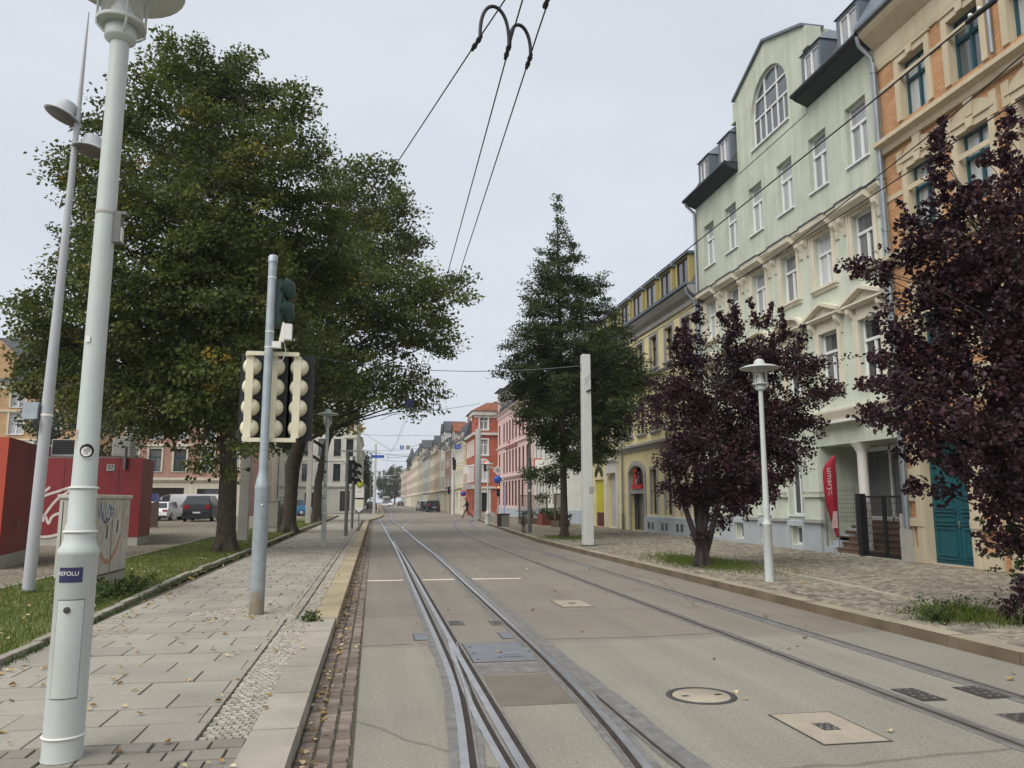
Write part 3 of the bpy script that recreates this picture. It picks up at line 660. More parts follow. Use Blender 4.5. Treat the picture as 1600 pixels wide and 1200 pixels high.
def tree(name, label, cat, trunk, lumps, dens, cr, per, L, W, leafm, barkm, group=None, twigs=1.2, limb_r=.11, yellow=0., hexa=False, flat=.55, shell=.5, out=.5, down=.35, extra=None, limbs=True, low=.55, spray=1.0):
    """trunk: [(x,y,z,r)...] in world space; root Empty stands at the trunk base"""
    o = Vector(trunk[0][:3]); root = thing(name, label, cat, o, group=group)
    tm = MB(); k = len(trunk)
    tm.path([Vector(p[:3]) - o for p in trunk], [p[3] for p in trunk], 12)
    if trunk[0][3] > .12:
        for q in range(5):   # root flare
            a = q * 1.257 + .4; r0 = trunk[0][3]
            tm.path([(math.cos(a) * r0 * 1.25, math.sin(a) * r0 * 1.25, -.08), (math.cos(a) * r0 * .8, math.sin(a) * r0 * .8, .25), (math.cos(a) * r0 * .5, math.sin(a) * r0 * .5, .7)], [r0 * .42, r0 * .36, r0 * .2], 7)
    cl, par = clusters(lumps, dens, cr, shell)
    if extra is not None: cl = np.vstack([cl, extra])
    ctr = np.mean(np.array(lumps)[:, :3], 0)
    if limbs:
        zs = [p[2] for p in trunk]; zlo = zs[0] + (zs[-1] - zs[0]) * low
        for q, (x, y, z, r) in enumerate(lumps):
            zt = max(zlo, min(zs[-1], z - .45 * math.hypot(x - o.x, y - o.y)))
            j = max(i for i in range(k) if zs[i] <= zt + 1e-6); j2 = min(j + 1, k - 1)
            f = 0 if j2 == j else (zt - zs[j]) / (zs[j2] - zs[j])
            a = Vector(trunk[j][:3]).lerp(Vector(trunk[j2][:3]), f) - o; r0 = trunk[j][3] * (1 - f) + trunk[j2][3] * f
            b = Vector((x, y, z)) - o; r0 = min(r0 * .55, limb_r * (.6 + .25 * r))
            tm.path(bend(a, b, .16, 6, .05), [r0 * (1 - .8 * i / 6) for i in range(7)], 6)
            idx = [i for i, p in enumerate(par) if p == q]; rnd.shuffle(idx)
            for i in idx[:int(len(idx) * .28 * twigs) + 1]:
                c = Vector(cl[i][:3]) - o; s = a.lerp(b, rnd.uniform(.6, .98)) if rnd.random() < .3 else b
                tm.path(bend(s, c, .18, 3, .02), [r0 * .2, r0 * .15, r0 * .1, .006], 4, caps=False)
    tm.build('trunk', barkm, root)
    leaf_cloud('crown', cl, per, L, W, leafm, root, o, ctr, yellow, hexa, flat, out, down, None, spray)
    return root
def tufts(name, region, n, h, w, m, label=None, z=.15, parent=None, lean=.5, hv=.5):
    """grass blades: thin bent triangles scattered where region(n) puts them"""
    P = region(n); n = len(P); hh = h * nrg.uniform(1 - hv, 1 + hv, n); a = nrg.random(n) * 6.283
    S = np.c_[np.cos(a), np.sin(a), np.zeros(n)]; l = np.c_[-np.sin(a), np.cos(a), np.zeros(n)] * (nrg.normal(0, lean, n) * hh)[:, None]
    base = np.c_[P, np.full(n, z)]; V = np.zeros((n, 4, 3)); w_ = w * nrg.uniform(.6, 1.3, n)[:, None]
    V[:, 0] = base - S * w_; V[:, 1] = base + S * w_; V[:, 2] = base + S * w_ * .35 + l + np.c_[np.zeros((n, 2)), hh]; V[:, 3] = base - S * w_ * .5 + l * .45 + np.c_[np.zeros((n, 2)), hh * .62]
    o = link(name, np_mesh(name, V.reshape(-1, 3), np.arange(n * 4).reshape(-1, 4), m, np.clip(nrg.normal(.45, .22, n), 0, 1)), parent)
    o['kind'] = 'stuff'
    if label: o['label'] = label
    return o
def lawn_pts(n):
    y = 5 + 55 * nrg.random(n) ** 1.9; x1 = np.interp(y, [2, 8, 11, 16, 24, 44, 70], [-3.36, -3.42, -3.52, -3.72, -3.74, -3.81, -3.81]); x0 = np.interp(y, [2, 18, 36, 70], [-6.02, -6.1, -6.45, -6.45])
    return np.c_[x0 + (x1 - x0) * nrg.random(n), y]
tufts('grass', lawn_pts, 52000, .06, .0045, M['grass_blade'], 'short green lawn strip between sidewalk and plaza')
def near(cx, cy, sx, sy): return lambda n: np.c_[nrg.normal(cx, sx, n), nrg.normal(cy, sy, n)]
tufts('grass_around_tree', near(7.75, 17.9, .42, 1.2), 5200, .08, .006, M['grass_blade'], 'ragged grass patch at the foot of the plum tree', .135)
tufts('grass_around_tree', near(7.6, 31, .5, .9), 1600, .07, .008, M['grass_blade'], 'thin grass at the foot of the conical tree', .135)
tufts('edging_weeds', lambda n: np.c_[np.interp(y := 4 + 40 * nrg.random(n) ** 2, [2, 8, 11, 16, 24, 44], [-3.22, -3.28, -3.37, -3.57, -3.6, -3.66]) + np.abs(nrg.normal(0, .035, n)), y], 2600, .05, .006, M['weed_leaf'], 'weeds along the lawn edging', .13)
def scatter(name, pts, size, z, label=None):
    n = len(pts); a = nrg.random(n) * 6.283; A = np.c_[np.cos(a), np.sin(a), nrg.normal(0, .15, n)]; A = nrm(A)
    N_ = np.c_[nrg.normal(0, .25, (n, 2)), np.ones(n)]; N_ = nrm(N_ - A * np.sum(A * N_, 1, keepdims=True))
    L = size * nrg.uniform(.6, 1.3, n); C = np.c_[pts, np.full(n, z) if np.isscalar(z) else z]
    V, Fa = hex_leaf(C, A, N_, L, L * .38, .5)
    o = link(name, np_mesh(name, V, Fa, M['dead_leaf'], np.repeat(nrg.random(n), 2))); o['kind'] = 'stuff'
    if label: o['label'] = label
    return o
n = 620; y = 4 + 44 * nrg.random(n) ** 1.1
scatter('fallen_leaves', np.c_[-.43 + np.abs(nrg.normal(0, .09, n)), y], .05, .03, 'fallen leaves lying in the gutter')
n = 900; y = 3.5 + 50 * nrg.random(n) ** 1.4; x = -3.25 + nrg.random(n) * 2.6; x[:380] = -3.15 - .45 * np.clip((y[:380] - 10) / 8, 0, 1) + np.abs(nrg.normal(0, .15, 380))
scatter('fallen_leaves', np.c_[x, y], .05, .145, 'fallen leaves scattered on the left sidewalk')
n = 700; P_ = lawn_pts(n); scatter('fallen_leaves', P_, .055, .2, 'pale fallen leaves on the lawn')
n = 60; scatter('fallen_leaves', np.c_[nrg.uniform(0, 6.2, n), 4 + 22 * nrg.random(n)], .06, .012, 'single fallen leaves on the roadway')
n = 120; scatter('fallen_leaves', np.c_[nrg.uniform(6.6, 12.5, n), 6 + 24 * nrg.random(n)], .05, .15, 'few fallen leaves on the right pavement')
o = scatter('yellow_leaf', np.array([(1.32, 8.5)]), .1, .012); o['kind'] = 'stuff'; o['label'] = 'bright yellow leaf on the steel cover plate'
# leafy weeds by the cabinet and by the right kerb
def weed(label, cx, cy, sx, sy, h, n, z=.14, L=.07, name='weed_clump'):
    root = thing(name, label, 'weeds', (cx, cy, z))
    c = np.c_[nrg.normal(cx, sx, n), nrg.normal(cy, sy, n), z + h * nrg.random(n) ** 1.3, np.full(n, .07)]
    leaf_cloud('leaves', c, 14, L, L * .3, M['weed_leaf'], root, (cx, cy, z), np.array([cx, cy, z - .2]), 0, False, .8, .5, .0)
    mb = MB()
    for i in range(0, n, 4): mb.path([(c[i][0] - cx, c[i][1] - cy, -.01), (c[i][0] - cx, c[i][1] - cy, c[i][2] - z)], .004, 4)
    mb.build('stem', M['weed_leaf'], root); return root
weed('leafy green weeds growing at the foot of the graffiti cabinet', -3.95, 13.1, .2, .75, .2, 130, .16)
weed('tall grassy weeds growing beside the right kerb below the plum tree', 7.35, 9.05, .28, .34, .22, 60, .14, .045)
tufts('kerb_grass', near(7.4, 9.05, .25, .33), 1100, .12, .005, M['grass_blade'], 'tall grass at the right kerb', .135, None, .4)
weed('small weed tuft growing at the right kerb in front of the larger weeds', 6.85, 8.9, .09, .12, .12, 34, .14, .05)
weed('tiny weed growing on the left kerb beside the mosaic strip', -.74, 10.25, .04, .05, .08, 16, .13, .05)
# ------------------------------------------------------------------ houses: local axes x along the facade (to the right), y into the house, z up
def wall_holes(mb, x0, x1, z0, z1, holes, y=0., d=.22, mi=0, mr=None):
    """flat wall in the plane y with rectangular holes (xa,xb,za,zb) and their reveals d deep"""
    mr = mi if mr is None else mr
    xs = sorted({x0, x1} | {h[0] for h in holes if x0 < h[0] < x1} | {h[1] for h in holes if x0 < h[1] < x1})
    for a, b in zip(xs, xs[1:]):
        c = (a + b) / 2; hs = sorted([(h[2], h[3]) for h in holes if h[0] < c < h[1]]); z = z0
        for p, q in hs + [(z1, z1)]:
            if p > z + 1e-4: mb.quad((a, y, z), (b, y, z), (b, y, p), (a, y, p), mi)
            z = max(z, q)
    for a, b, p, q in holes:
        mb.quad((a, y, p), (a, y, q), (a, y + d, q), (a, y + d, p), mr); mb.quad((b, y, q), (b, y, p), (b, y + d, p), (b, y + d, q), mr)
        mb.quad((a, y, q), (b, y, q), (b, y + d, q), (a, y + d, q), mr); mb.quad((b, y, p), (a, y, p), (a, y + d, p), (b, y + d, p), mr)
_wc = {}
def window(root, xc, z, w, h, d=.2, style='T', fm='white_frame', pm='pane', sill=None, surr=None, sm='stone_cream', y=0., label=None, name='window'):
    """one window: frame mesh (the part), with pane, sill and surround as sub-parts; meshes are shared by equal windows"""
    key = (round(w, 3), round(h, 3), style, fm, pm)
    if key not in _wc:
        f, t, dp = MB(), .055, .06
        f.box(-w / 2, -w / 2 + t, 0, dp, 0, h); f.box(w / 2 - t, w / 2, 0, dp, 0, h); f.box(-w / 2 + t, w / 2 - t, 0, dp, 0, t); f.box(-w / 2 + t, w / 2 - t, 0, dp, h - t, h)
        if style in 'TX':
            zt = h * .66; f.box(-w / 2 + t, w / 2 - t, -.03, dp - .005, zt - .05, zt + .03); f.box(-.035, .035, -.012, dp - .004, t, zt - .05)
            if style == 'X': f.box(-.03, .03, -.012, dp - .004, zt + .03, h - t)
            for a, b in ((-w / 2 + t, -.035), (.035, w / 2 - t)):   # sash rims
                f.box(a, a + .022, .008, dp - .008, t, zt - .05); f.box(b - .022, b, .008, dp - .008, t, zt - .05); f.box(a + .022, b - .022, .008, dp - .008, t, t + .022)
        elif style == '2': f.box(-.035, .035, -.01, dp - .004, t, h - t)
        p = MB(); p.quad((-w / 2 + t, .035, t), (w / 2 - t, .035, t), (w / 2 - t, .035, h - t), (-w / 2 + t, .035, h - t))
        _wc[key] = (f.mesh('window', M[fm]), p.mesh('pane', M[pm]))
    fo = link(name, _wc[key][0], root, (xc, y + d - .065, z)); link('pane', _wc[key][1], fo)
    if label: fo['label'] = label
    D = -(d - .065)
    if sill:
        k = ('s', round(w, 3), round(d, 3), sill, sm)
        if k not in _wc:
            s = MB()
            if sill == 'thin': s.box(-w / 2 - .05, w / 2 + .05, D - .07, -.003, -.05, .0)
            else:
                s.box(-w / 2 - .2, w / 2 + .2, D - .14, -.003, -.07, .004); s.prism([(D - .11, -.07), (D - .06, -.16), (D + .03, -.16), (D + .03, -.07)], 'x', -w / 2 - .16, w / 2 + .16)
            _wc[k] = s.mesh('sill', M['white_frame'] if sill == 'thin' and sm == 'stone_cream' else M[sm])
        link('sill', _wc[k], fo)
    if surr:
        k = ('u', round(w, 3), round(h, 3), round(d, 3), surr, sm)
        if k not in _wc:
            s = MB(); e = .003; b = D + .03
            j = {'flat': .13, 'moulded': .16, 'tri': .16, 'seg': .16, 'cap': .16, 'stone': .17}[surr]
            s.box(-w / 2 - j, -w / 2 + e, D - .05, b, 0, h + j); s.box(w / 2 - e, w / 2 + j, D - .05, b, 0, h + j); s.box(-w / 2 + e, w / 2 - e, D - .049, b, h - e, h + j)
            if surr in ('moulded', 'cap', 'tri', 'seg'):
                s.box(-w / 2 - j - .02, -w / 2 - j + .05, D - .08, b, 0, h + j + .02); s.box(w / 2 + j - .05, w / 2 + j + .02, D - .08, b, 0, h + j + .02)
            if surr == 'moulded': s.prism([(b, h + j), (D - .1, h + j), (D - .14, h + j + .07), (b, h + j + .07)], 'x', -w / 2 - j - .05, w / 2 + j + .05)
            if surr == 'stone': s.prism([(-.09, h), (.09, h), (.12, h + j + .06), (-.12, h + j + .06)], 'y', D - .1, b); s.box(-w / 2 - j - .05, w / 2 + j + .05, D - .09, b, h + j + .005, h + j + .06)
            if surr in ('tri', 'seg', 'cap'):
                z0 = h + j + .18; W = w / 2 + .42
                s.box(-w / 2 - .05, w / 2 + .05, D - .045, b, h + j, z0)                       # frieze
                for q in (-1, 1):                                                               # consoles
                    x = q * (w / 2 + .2); s.prism([(D + .02, z0), (D - .24, z0), (D - .22, z0 - .12), (D - .08, z0 - .3), (D - .04, z0 - .5), (D + .02, z0 - .52)], 'x', x - .07, x + .07)
                s.prism([(b, z0), (D - .2, z0), (D - .28, z0 + .05), (D - .28, z0 + .1), (b, z0 + .1)], 'x', -W, W)
                if surr == 'tri':
                    for q in (-1, 1): s.prism([(q * W, z0 + .102), (0, z0 + .44), (0, z0 + .54), (q * (W + .02), z0 + .2)], 'y', D - .3, b)
                    s.prism([(-W + .1, z0 + .102), (W - .1, z0 + .102), (0, z0 + .43)], 'y', D - .1, b)
                if surr == 'seg':
                    n = 10; o = [(W * math.cos(math.pi * i / n), z0 + .102 + .4 * math.sin(math.pi * i / n)) for i in range(n + 1)]; u = [(x * .9, z0 + .102 + (zz - z0 - .102) * .78) for x, zz in o]
                    for i in range(n): s.prism([u[i], o[i], o[i + 1], u[i + 1]], 'y', D - .3, b)
                    s.prism(u, 'y', D - .1, b)
            _wc[k] = s.mesh('surround', M[sm])
        link('surround', _wc[k], fo)
    return fo
def profile(root, name, x0, x1, pts, m, caps=None):
    """moulding: polygon (y,z) run along x"""
    return MB().prism(pts, 'x', x0, x1).build(name, M[m], root)
def shell(mb, w, dep, z0, z1, mi=0):
    mb.quad((0, dep, z0), (0, 0, z0), (0, 0, z1), (0, dep, z1), mi); mb.quad((w, 0, z0), (w, dep, z0), (w, dep, z1), (w, 0, z1), mi)
    mb.quad((w, dep, z0), (0, dep, z0), (0, dep, z1), (w, dep, z1), mi)
def dormer(root, xc, z, w, h, y0=.15, dep=1.6, kind='lead', wm='lead', fm='white_frame', pm='pane', rm=None):
    b = MB(); x0, x1 = xc - w / 2, xc + w / 2
    wall_holes(b, x0, x1, z, z + h, [(x0 + .12, x1 - .12, z + .12, z + h - .08)], y0, .1)
    b.quad((x0, y0 + dep, z), (x0, y0, z), (x0, y0, z + h), (x0, y0 + dep, z + h)); b.quad((x1, y0, z), (x1, y0 + dep, z), (x1, y0 + dep, z + h), (x1, y0, z + h))
    if kind == 'hip':
        t = z + h + .68; a = [(x0 - .05, y0 - .06, z + h), (x1 + .05, y0 - .06, z + h), (x1 + .05, y0 + dep, z + h), (x0 - .05, y0 + dep, z + h), (xc, y0 + .7, t), (xc, y0 + dep, t)]
        b.add(a, [(0, 1, 4), (1, 2, 5, 4), (3, 0, 4, 5), (1, 0, 3, 2)], 1)
    else:
        b.prism([(y0 - .14, z + h), (y0 + dep, z + h), (y0 + dep, z + h + .16), (y0 - .14, z + h + .1)], 'x', x0 - .1, x1 + .1, 1)
    o = b.build('dormer', [M[wm], M[rm or wm]], root)
    window(o, xc, z + .12, w - .24, h - .2, .1, '2', fm, pm, y=y0, name='dormer_window')
    return o
def house(name, label, loc, rz, w, dep, z1, wallm, rows, cols, ww, roof='gable', rh=2.4, roofm='slate', trim='grey_stone', style='T', fm='white_frame', pm='pane', gf=None,
          d=.18, sill='thin', surr='flat', sm=None, plinth=None, cornice=.35, strings=(), dorm=(), group=None, gfm=None, side=None, chim=1, rv=None):
    """a plain terrace house: rows [(z, h)], window centres cols, ground floor openings gf [(x0,x1,z0,z1,kind)]"""
    root = thing(name, label, 'house', loc, rz, group); mb = MB(); holes = [(c - ww / 2, c + ww / 2, z, z + h) for z, h in rows for c in cols]
    g = gf or []; zsplit = min([z for z, h in rows]) - .75
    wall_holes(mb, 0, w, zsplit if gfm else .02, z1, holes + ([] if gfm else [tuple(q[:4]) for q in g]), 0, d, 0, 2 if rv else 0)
    if gfm: wall_holes(mb, 0, w, .02, zsplit, [tuple(q[:4]) for q in g], 0, .25, 1)
    shell(mb, w, dep, .02, z1); mb.build('wall', [M[wallm], M[gfm or wallm]] + ([M[rv]] if rv else []), root)
    for z, h in rows:
        for c in cols: window(root, c, z, ww, h, d, style, fm, pm, sill, surr, sm or trim)
    for q in g:
        a, b, p, t, kind = q; dd = .25 if gfm else d
        if kind == 'door':
            k = MB(); k.box(a, b, dd - .06, dd, p, t); k.box(a + .1, (a + b) / 2 - .04, dd - .085, dd - .06, p + .15, t - .6); k.box((a + b) / 2 + .04, b - .1, dd - .085, dd - .06, p + .15, t - .6); k.build('door', M['brown_frame'], root)
        elif kind == 'shop': window(root, (a + b) / 2, p, b - a, t - p, dd, '2', 'brown_frame', 'pane_dark', name='shop_window')
        else: window(root, (a + b) / 2, p, b - a, t - p, dd, style, fm, pm)
    if plinth: MB().prism([(-.06, .02), (.05, .02), (.05, plinth[0]), (-.03, plinth[0]), (-.06, plinth[0] - .04)], 'x', 0, w).build('plinth', M[plinth[1]], root)
    for z, hh, pr in strings: profile(root, 'string_course', 0, w, [(.03, z), (-pr * .4, z), (-pr, z + hh * .5), (-pr, z + hh), (.03, z + hh)], trim)
    if cornice:
        profile(root, 'cornice', -.02, w + .02, [(.03, z1 - .5), (-.06, z1 - .5), (-.1, z1 - .25), (-cornice * .8, z1 - .08), (-cornice, z1 - .02), (-cornice, z1 + .08), (.03, z1 + .08)], trim)
    r = MB(); e = cornice + .08; zz = z1 + .085
    if roof == 'gable':
        r.prism([(-e, zz), (dep / 2, zz + rh), (dep, zz)], 'x', -.05, w + .05)
    elif roof == 'mansard':
        r.prism([(-.12, zz), (.75, zz + rh), (dep / 2, zz + rh + 1.0), (dep, zz)], 'x', -.05, w + .05)
    elif roof == 'hip':
        a = [(-e, -e, zz), (w + e, -e, zz), (w + e, dep, zz), (-e, dep, zz), (dep * .42, dep / 2, zz + rh), (w - dep * .42, dep / 2, zz + rh)]
        r.add(a, [(0, 1, 5, 4), (1, 2, 5), (2, 3, 4, 5), (3, 0, 4), (3, 2, 1, 0)])
    ro = r.build('roof', M[roofm], root)
    c = MB()
    for i in range(chim):
        x = w * (.3 + .5 * i) ; c.box(x - .3, x + .3, dep * .4, dep * .4 + .5, zz + rh * .5, zz + rh + 1.0)
    if chim: c.build('chimney', M['pink_brick'], ro)
    for xc, dw, dh in dorm: dormer(root, xc, zz + .05, dw, dh, .1, 1.4, 'flat', wallm if roof == 'mansard' else 'lead', fm, pm, 'lead')
    return root

# ------------------------------------------------------------------ the pale green house
GY = 29.55
def gx(Y): return GY - Y
green = thing('green_apartment_house', 'tall pale green town house with curved attic gable, pediments and a columned corner entrance', 'house', (13, GY, 0), R_(-90))
cols = [gx(y + .475) for y in (18.03, 19.97, 21.92, 23.93, 25.9, 27.85)]
W_ = 12.1; hs = []
for c in cols: hs += [(c - .475, c + .475, 10.95, 12.7), (c - .475, c + .475, 7.9, 9.5), (c - .475, c + .475, 4.84, 6.52)]
gcols = [gx(22.75), gx(24.72), gx(26.65), gx(28.55)]
gh = [(c - .42, c + .42, 1.18, 3.15) for c in gcols]
mb = MB()
wall_holes(mb, 0, W_, 4.15, 9.9, [h for h in hs if h[2] < 10], 0, .2, 0)
wall_holes(mb, 0, W_, 9.9, 14.05, [h for h in hs if h[2] > 10], 0, .22, 1)
px0, px1 = gx(21.3), 11.95
wall_holes(mb, 0, W_, .02, 4.15, gh + [(px0, px1, .14, 3.2)] + [(c - .34, c + .34, .27, .82) for c in gcols], 0, .25, 0)
# porch: floor, ceiling, back and cheek walls
mb.quad((px0, .25, .14), (px0, .25, 3.2), (px0, 1.6, 3.2), (px0, 1.6, .14), 0); mb.quad((px1, .25, 3.2), (px1, .25, .14), (px1, 1.6, .14), (px1, 1.6, 3.2), 0)
mb.quad((px0, .25, 3.2), (px1, .25, 3.2), (px1, 1.6, 3.2), (px0, 1.6, 3.2), 0)
shell(mb, W_, 11, .02, 14.05, 1)
# gable front over the middle, cut for the arched window
gl, gr, pk = gx(25.55), gx(20.85), gx(23.25); ax, ar, az = gx(23.15), 1.24, 15.2
def gtop(x): return 16.55 + (x - gl) / (pk - gl) * .95 if x < pk else 16.55 + (gr - x) / (gr - pk) * .95
n = 44; xs = sorted([gl + (gr - gl) * i / n for i in range(n + 1)] + [ax - ar, ax + ar, pk])
def arch(x): return az + math.sqrt(max(0, ar * ar - (x - ax) ** 2))
for a, b in zip(xs, xs[1:]):
    m_ = (a + b) / 2
    if abs(m_ - ax) < ar:
        mb.quad((a, -.02, 13.6), (b, -.02, 13.6), (b, -.02, 13.98), (a, -.02, 13.98), 1)
        mb.quad((a, -.02, arch(a)), (b, -.02, arch(b)), (b, -.02, gtop(b)), (a, -.02, gtop(a)), 1); mb.quad((a, -.02, arch(a)), (b, -.02, arch(b)), (b, .2, arch(b)), (a, .2, arch(a)), 1)
    else: mb.quad((a, -.02, 13.6), (b, -.02, 13.6), (b, -.02, gtop(b)), (a, -.02, gtop(a)), 1)
for x in (ax - ar, ax + ar): mb.quad((x, -.02, 13.98), (x, -.02, az), (x, .2, az), (x, .2, 13.98), 1)
for x in (gl, gr): mb.quad((x, -.02, 13.6), (x, -.02, 16.55), (x, 1.0, 16.55), (x, 1.0, 13.6), 1)
mb.quad((gl, .45, 13.6), (gr, .45, 13.6), (gr, .45, 16.4), (gl, .45, 16.4), 1)
mb.build('wall', [M['green_wall'], M['green_up']], green)
cp = MB()
for a, b in (((gl - .1, 16.5), (pk, 17.5)), ((pk, 17.5), (gr + .1, 16.5))):
    cp.prism([a, b, (b[0], b[1] + .09), (a[0], a[1] + .09)], 'y', -.12, .7)
cp.build('gable_coping', M['lead'], green)
for x, q in ((gl, -1), (gr, 1)):
    sh = MB(); sh.box(min(x, x + q * .22), max(x, x + q * .22), -.018, .5, 15.75, 16.45); sh.box(min(x, x + q * .32), max(x, x + q * .32), -.06, .5, 15.68, 15.748)
    sh.build('gable_shoulder', M['green_up'], green)
# arched window
f = MB(); y0, y1 = .1, .15
nA = 20; P0 = [(ax + ar * math.cos(math.pi * i / nA), az + ar * math.sin(math.pi * i / nA)) for i in range(nA + 1)]; P1 = [(ax + (ar - .06) * math.cos(math.pi * i / nA), az + (ar - .06) * math.sin(math.pi * i / nA)) for i in range(nA + 1)]
for i in range(nA): f.prism([P1[i], P0[i], P0[i + 1], P1[i + 1]], 'y', y0, y1)
f.box(ax - ar, ax - ar + .06, y0, y1, 13.98, az); f.box(ax + ar - .06, ax + ar, y0, y1, 13.98, az); f.box(ax - ar + .06, ax + ar - .06, y0, y1, 13.98, 14.04)
for x in (-.41, .41): f.box(ax + x - .03, ax + x + .03, y0 - .012, y1 - .004, 14.04, az + math.sqrt((ar - .06) ** 2 - x * x))
for x in (-.8, 0, .8): f.box(ax + x - .02, ax + x + .02, y0 - .01, y1 - .006, 14.04, 15.02)
for z in (15.04, 15.72): l = ar - .06 if z < az else math.sqrt((ar - .06) ** 2 - (z - az) ** 2); f.box(ax - l, ax + l, y0 - .02, y1 - .01, z - .03, z + .03)
aw = f.build('arched_window', M['white_frame'], green)
MB().add([(x, .13, z) for x, z in [(ax + ar - .05, 14)] + P1 + [(ax - ar + .05, 14)]], [tuple(range(nA + 3))]).build('pane', M['pane_teal'], aw)
MB().box(ax - ar - .05, ax + ar + .05, -.09, .1, 13.92, 13.98).build('sill', M['white_frame'], aw)
for i, c in enumerate(cols):
    window(green, c, 10.95, .95, 1.75, .22, 'T', sill='thin')
    window(green, c, 7.9, .95, 1.6, .2, 'T', sill='big', surr='cap' if False else 'moulded')
    window(green, c, 4.84, .95, 1.68, .2, 'T', pm='pane_dark', sill='big', surr=('tri', 'tri', 'seg', 'seg', 'tri', 'tri')[i])
for c in gcols:
    window(green, c, 1.18, .84, 1.97, .25, '2', pm='pane_dark', sill='thin')
    window(green, c, .27, .68, .55, .25, '1', pm='pane_dark', name='cellar_window')
# cornices
profile(green, 'main_cornice', 0, W_, [(.02, 9.62), (-.05, 9.62), (-.09, 9.72), (-.2, 9.78), (-.26, 9.86), (-.26, 9.93), (.02, 9.96)], 'stone_cream')
profile(green, 'cornice_flashing', -.01, W_ + .01, [(.01, 9.963), (-.29, 9.933), (-.31, 9.945), (.01, 10.02)], 'lead')
hb = MB()
for c in cols:
    hb.prism([(-.21, 9.6), (-.38, 9.72), (-.4, 9.88), (-.05, 9.91), (-.05, 9.6)], 'x', c - .62, c + .62); hb.prism([(-.05, 9.912), (-.43, 9.882), (-.44, 9.91), (-.05, 9.985)], 'x', c - .65, c + .65, 1)
    for q in (-.78, .78): hb.prism([(.01, 9.6), (-.24, 9.6), (-.22, 9.45), (-.1, 9.3), (-.05, 9.08), (.01, 9.06)], 'x', c + q - .08, c + q + .08)
hb.build('cornice_brackets', [M['stone_cream'], M['lead']], green)
for c in cols:   # stucco ornament of the frieze over each window
    of = MB()
    for i in range(9):
        x = c - .42 + i * .105; of.ball((x, -.05, 9.53 + .03 * math.sin(i * 2.1)), .045, 6, 0, .5)
    of.build('frieze_ornament', M['sandstone'], green)
profile(green, 'first_floor_cornice', 0, W_, [(.02, 3.88), (-.06, 3.88), (-.09, 3.98), (-.2, 4.04), (-.24, 4.12), (-.24, 4.18), (.02, 4.24)], 'stone_cream')
profile(green, 'plinth', 0, px0 - .02, [(.02, .02), (-.07, .02), (-.07, .98), (-.03, 1.02), (.02, 1.02)], 'plinth').hide_render = False
for o in [c for c in green.children if c.name.startswith('plinth')]: bpy.data.objects.remove(o)
mb = MB(); wall_holes(mb, 0, px0 - .02, .02, 1.0, [(c - .37, c + .37, .25, .84) for c in gcols], -.07, .1); mb.quad((0, -.07, 1.0), (px0 - .02, -.07, 1.0), (px0 - .02, .0, 1.03), (0, .0, 1.03)); mb.quad((px0 - .02, -.07, .02), (px0 - .02, .2, .02), (px0 - .02, .2, 1.0), (px0 - .02, -.07, 1.0))
mb.build('plinth', M['plinth'], green)
for x in [px0 - .38] + [(a + b) / 2 for a, b in zip(gcols, gcols[1:])] + [.3]:
    pb = MB(); pb.box(x - .52, x + .52, -.16, .0, .96, 1.06, 1); pb.box(x - .42, x + .42, -.09, .0, 1.06, 1.72); pb.box(x - .52, x + .52, -.17, .0, 1.72, 1.8); pb.box(x - .47, x + .47, -.13, .0, 1.8, 1.88, 1)
    pb.box(x - .36, x + .36, -.05, .0, 1.88, 3.8)
    pb.build('pilaster', [M['green_wall'], M['grey_stone']], green)
MB().box(px0 + .1, px0 + 2.3, -.3, .02, 3.78, 3.86).build('entrance_canopy', M['white'], green)
# porch steps, column, shop front
st = MB()
for i in range(6): st.box(px0 + .02, px1 - .02, .1 + i * .2, 1.6, .14 + i * .152, .14 + (i + 1) * .152)
for i in range(6): st.box(px0 + .02 + .001 * i, px1 - .021, .07 + i * .2, .13 + i * .2, .14 + (i + 1) * .152 - .03, .14 + (i + 1) * .152 + .004)
st.build('entrance_steps', M['step'], green)
ck = MB()
for i in range(5): ck.box(px0 + .001, px0 + .5 - .02 * i, -.02 + .26 * i - .26 * 0, .26 * (i + 1), .13, .3 + .17 * i)
ck.build('step_cheek', M['plinth'], green)
cx = gx(19.55)
MB().lathe([(.16, .14), (.16, .3), (.14, .32), (.135, 2.88), (.15, 2.93), (.19, 3.03), (.3, 3.19)], (cx, .22, 0), 28).build('porch_column', M['white'], green)
sf = MB()
for x in (px0 + .02, px0 + 1.2, px0 + 2.1, px0 + 2.75, px1 - .1): sf.box(x, x + .08, 1.42, 1.5, 1.06, 3.18)
sf.box(px0 + .02, px1 - .02, 1.42, 1.495, 1.06, 1.16); sf.box(px0 + .02, px1 - .02, 1.42, 1.495, 3.05, 3.18)
o = sf.build('shop_window', M['white_frame'], green); MB().quad((px0 + .02, 1.48, 1.1), (px1 - .02, 1.48, 1.1), (px1 - .02, 1.48, 3.15), (px0 + .02, 1.48, 3.15)).build('pane', M['pane_dark'], o)
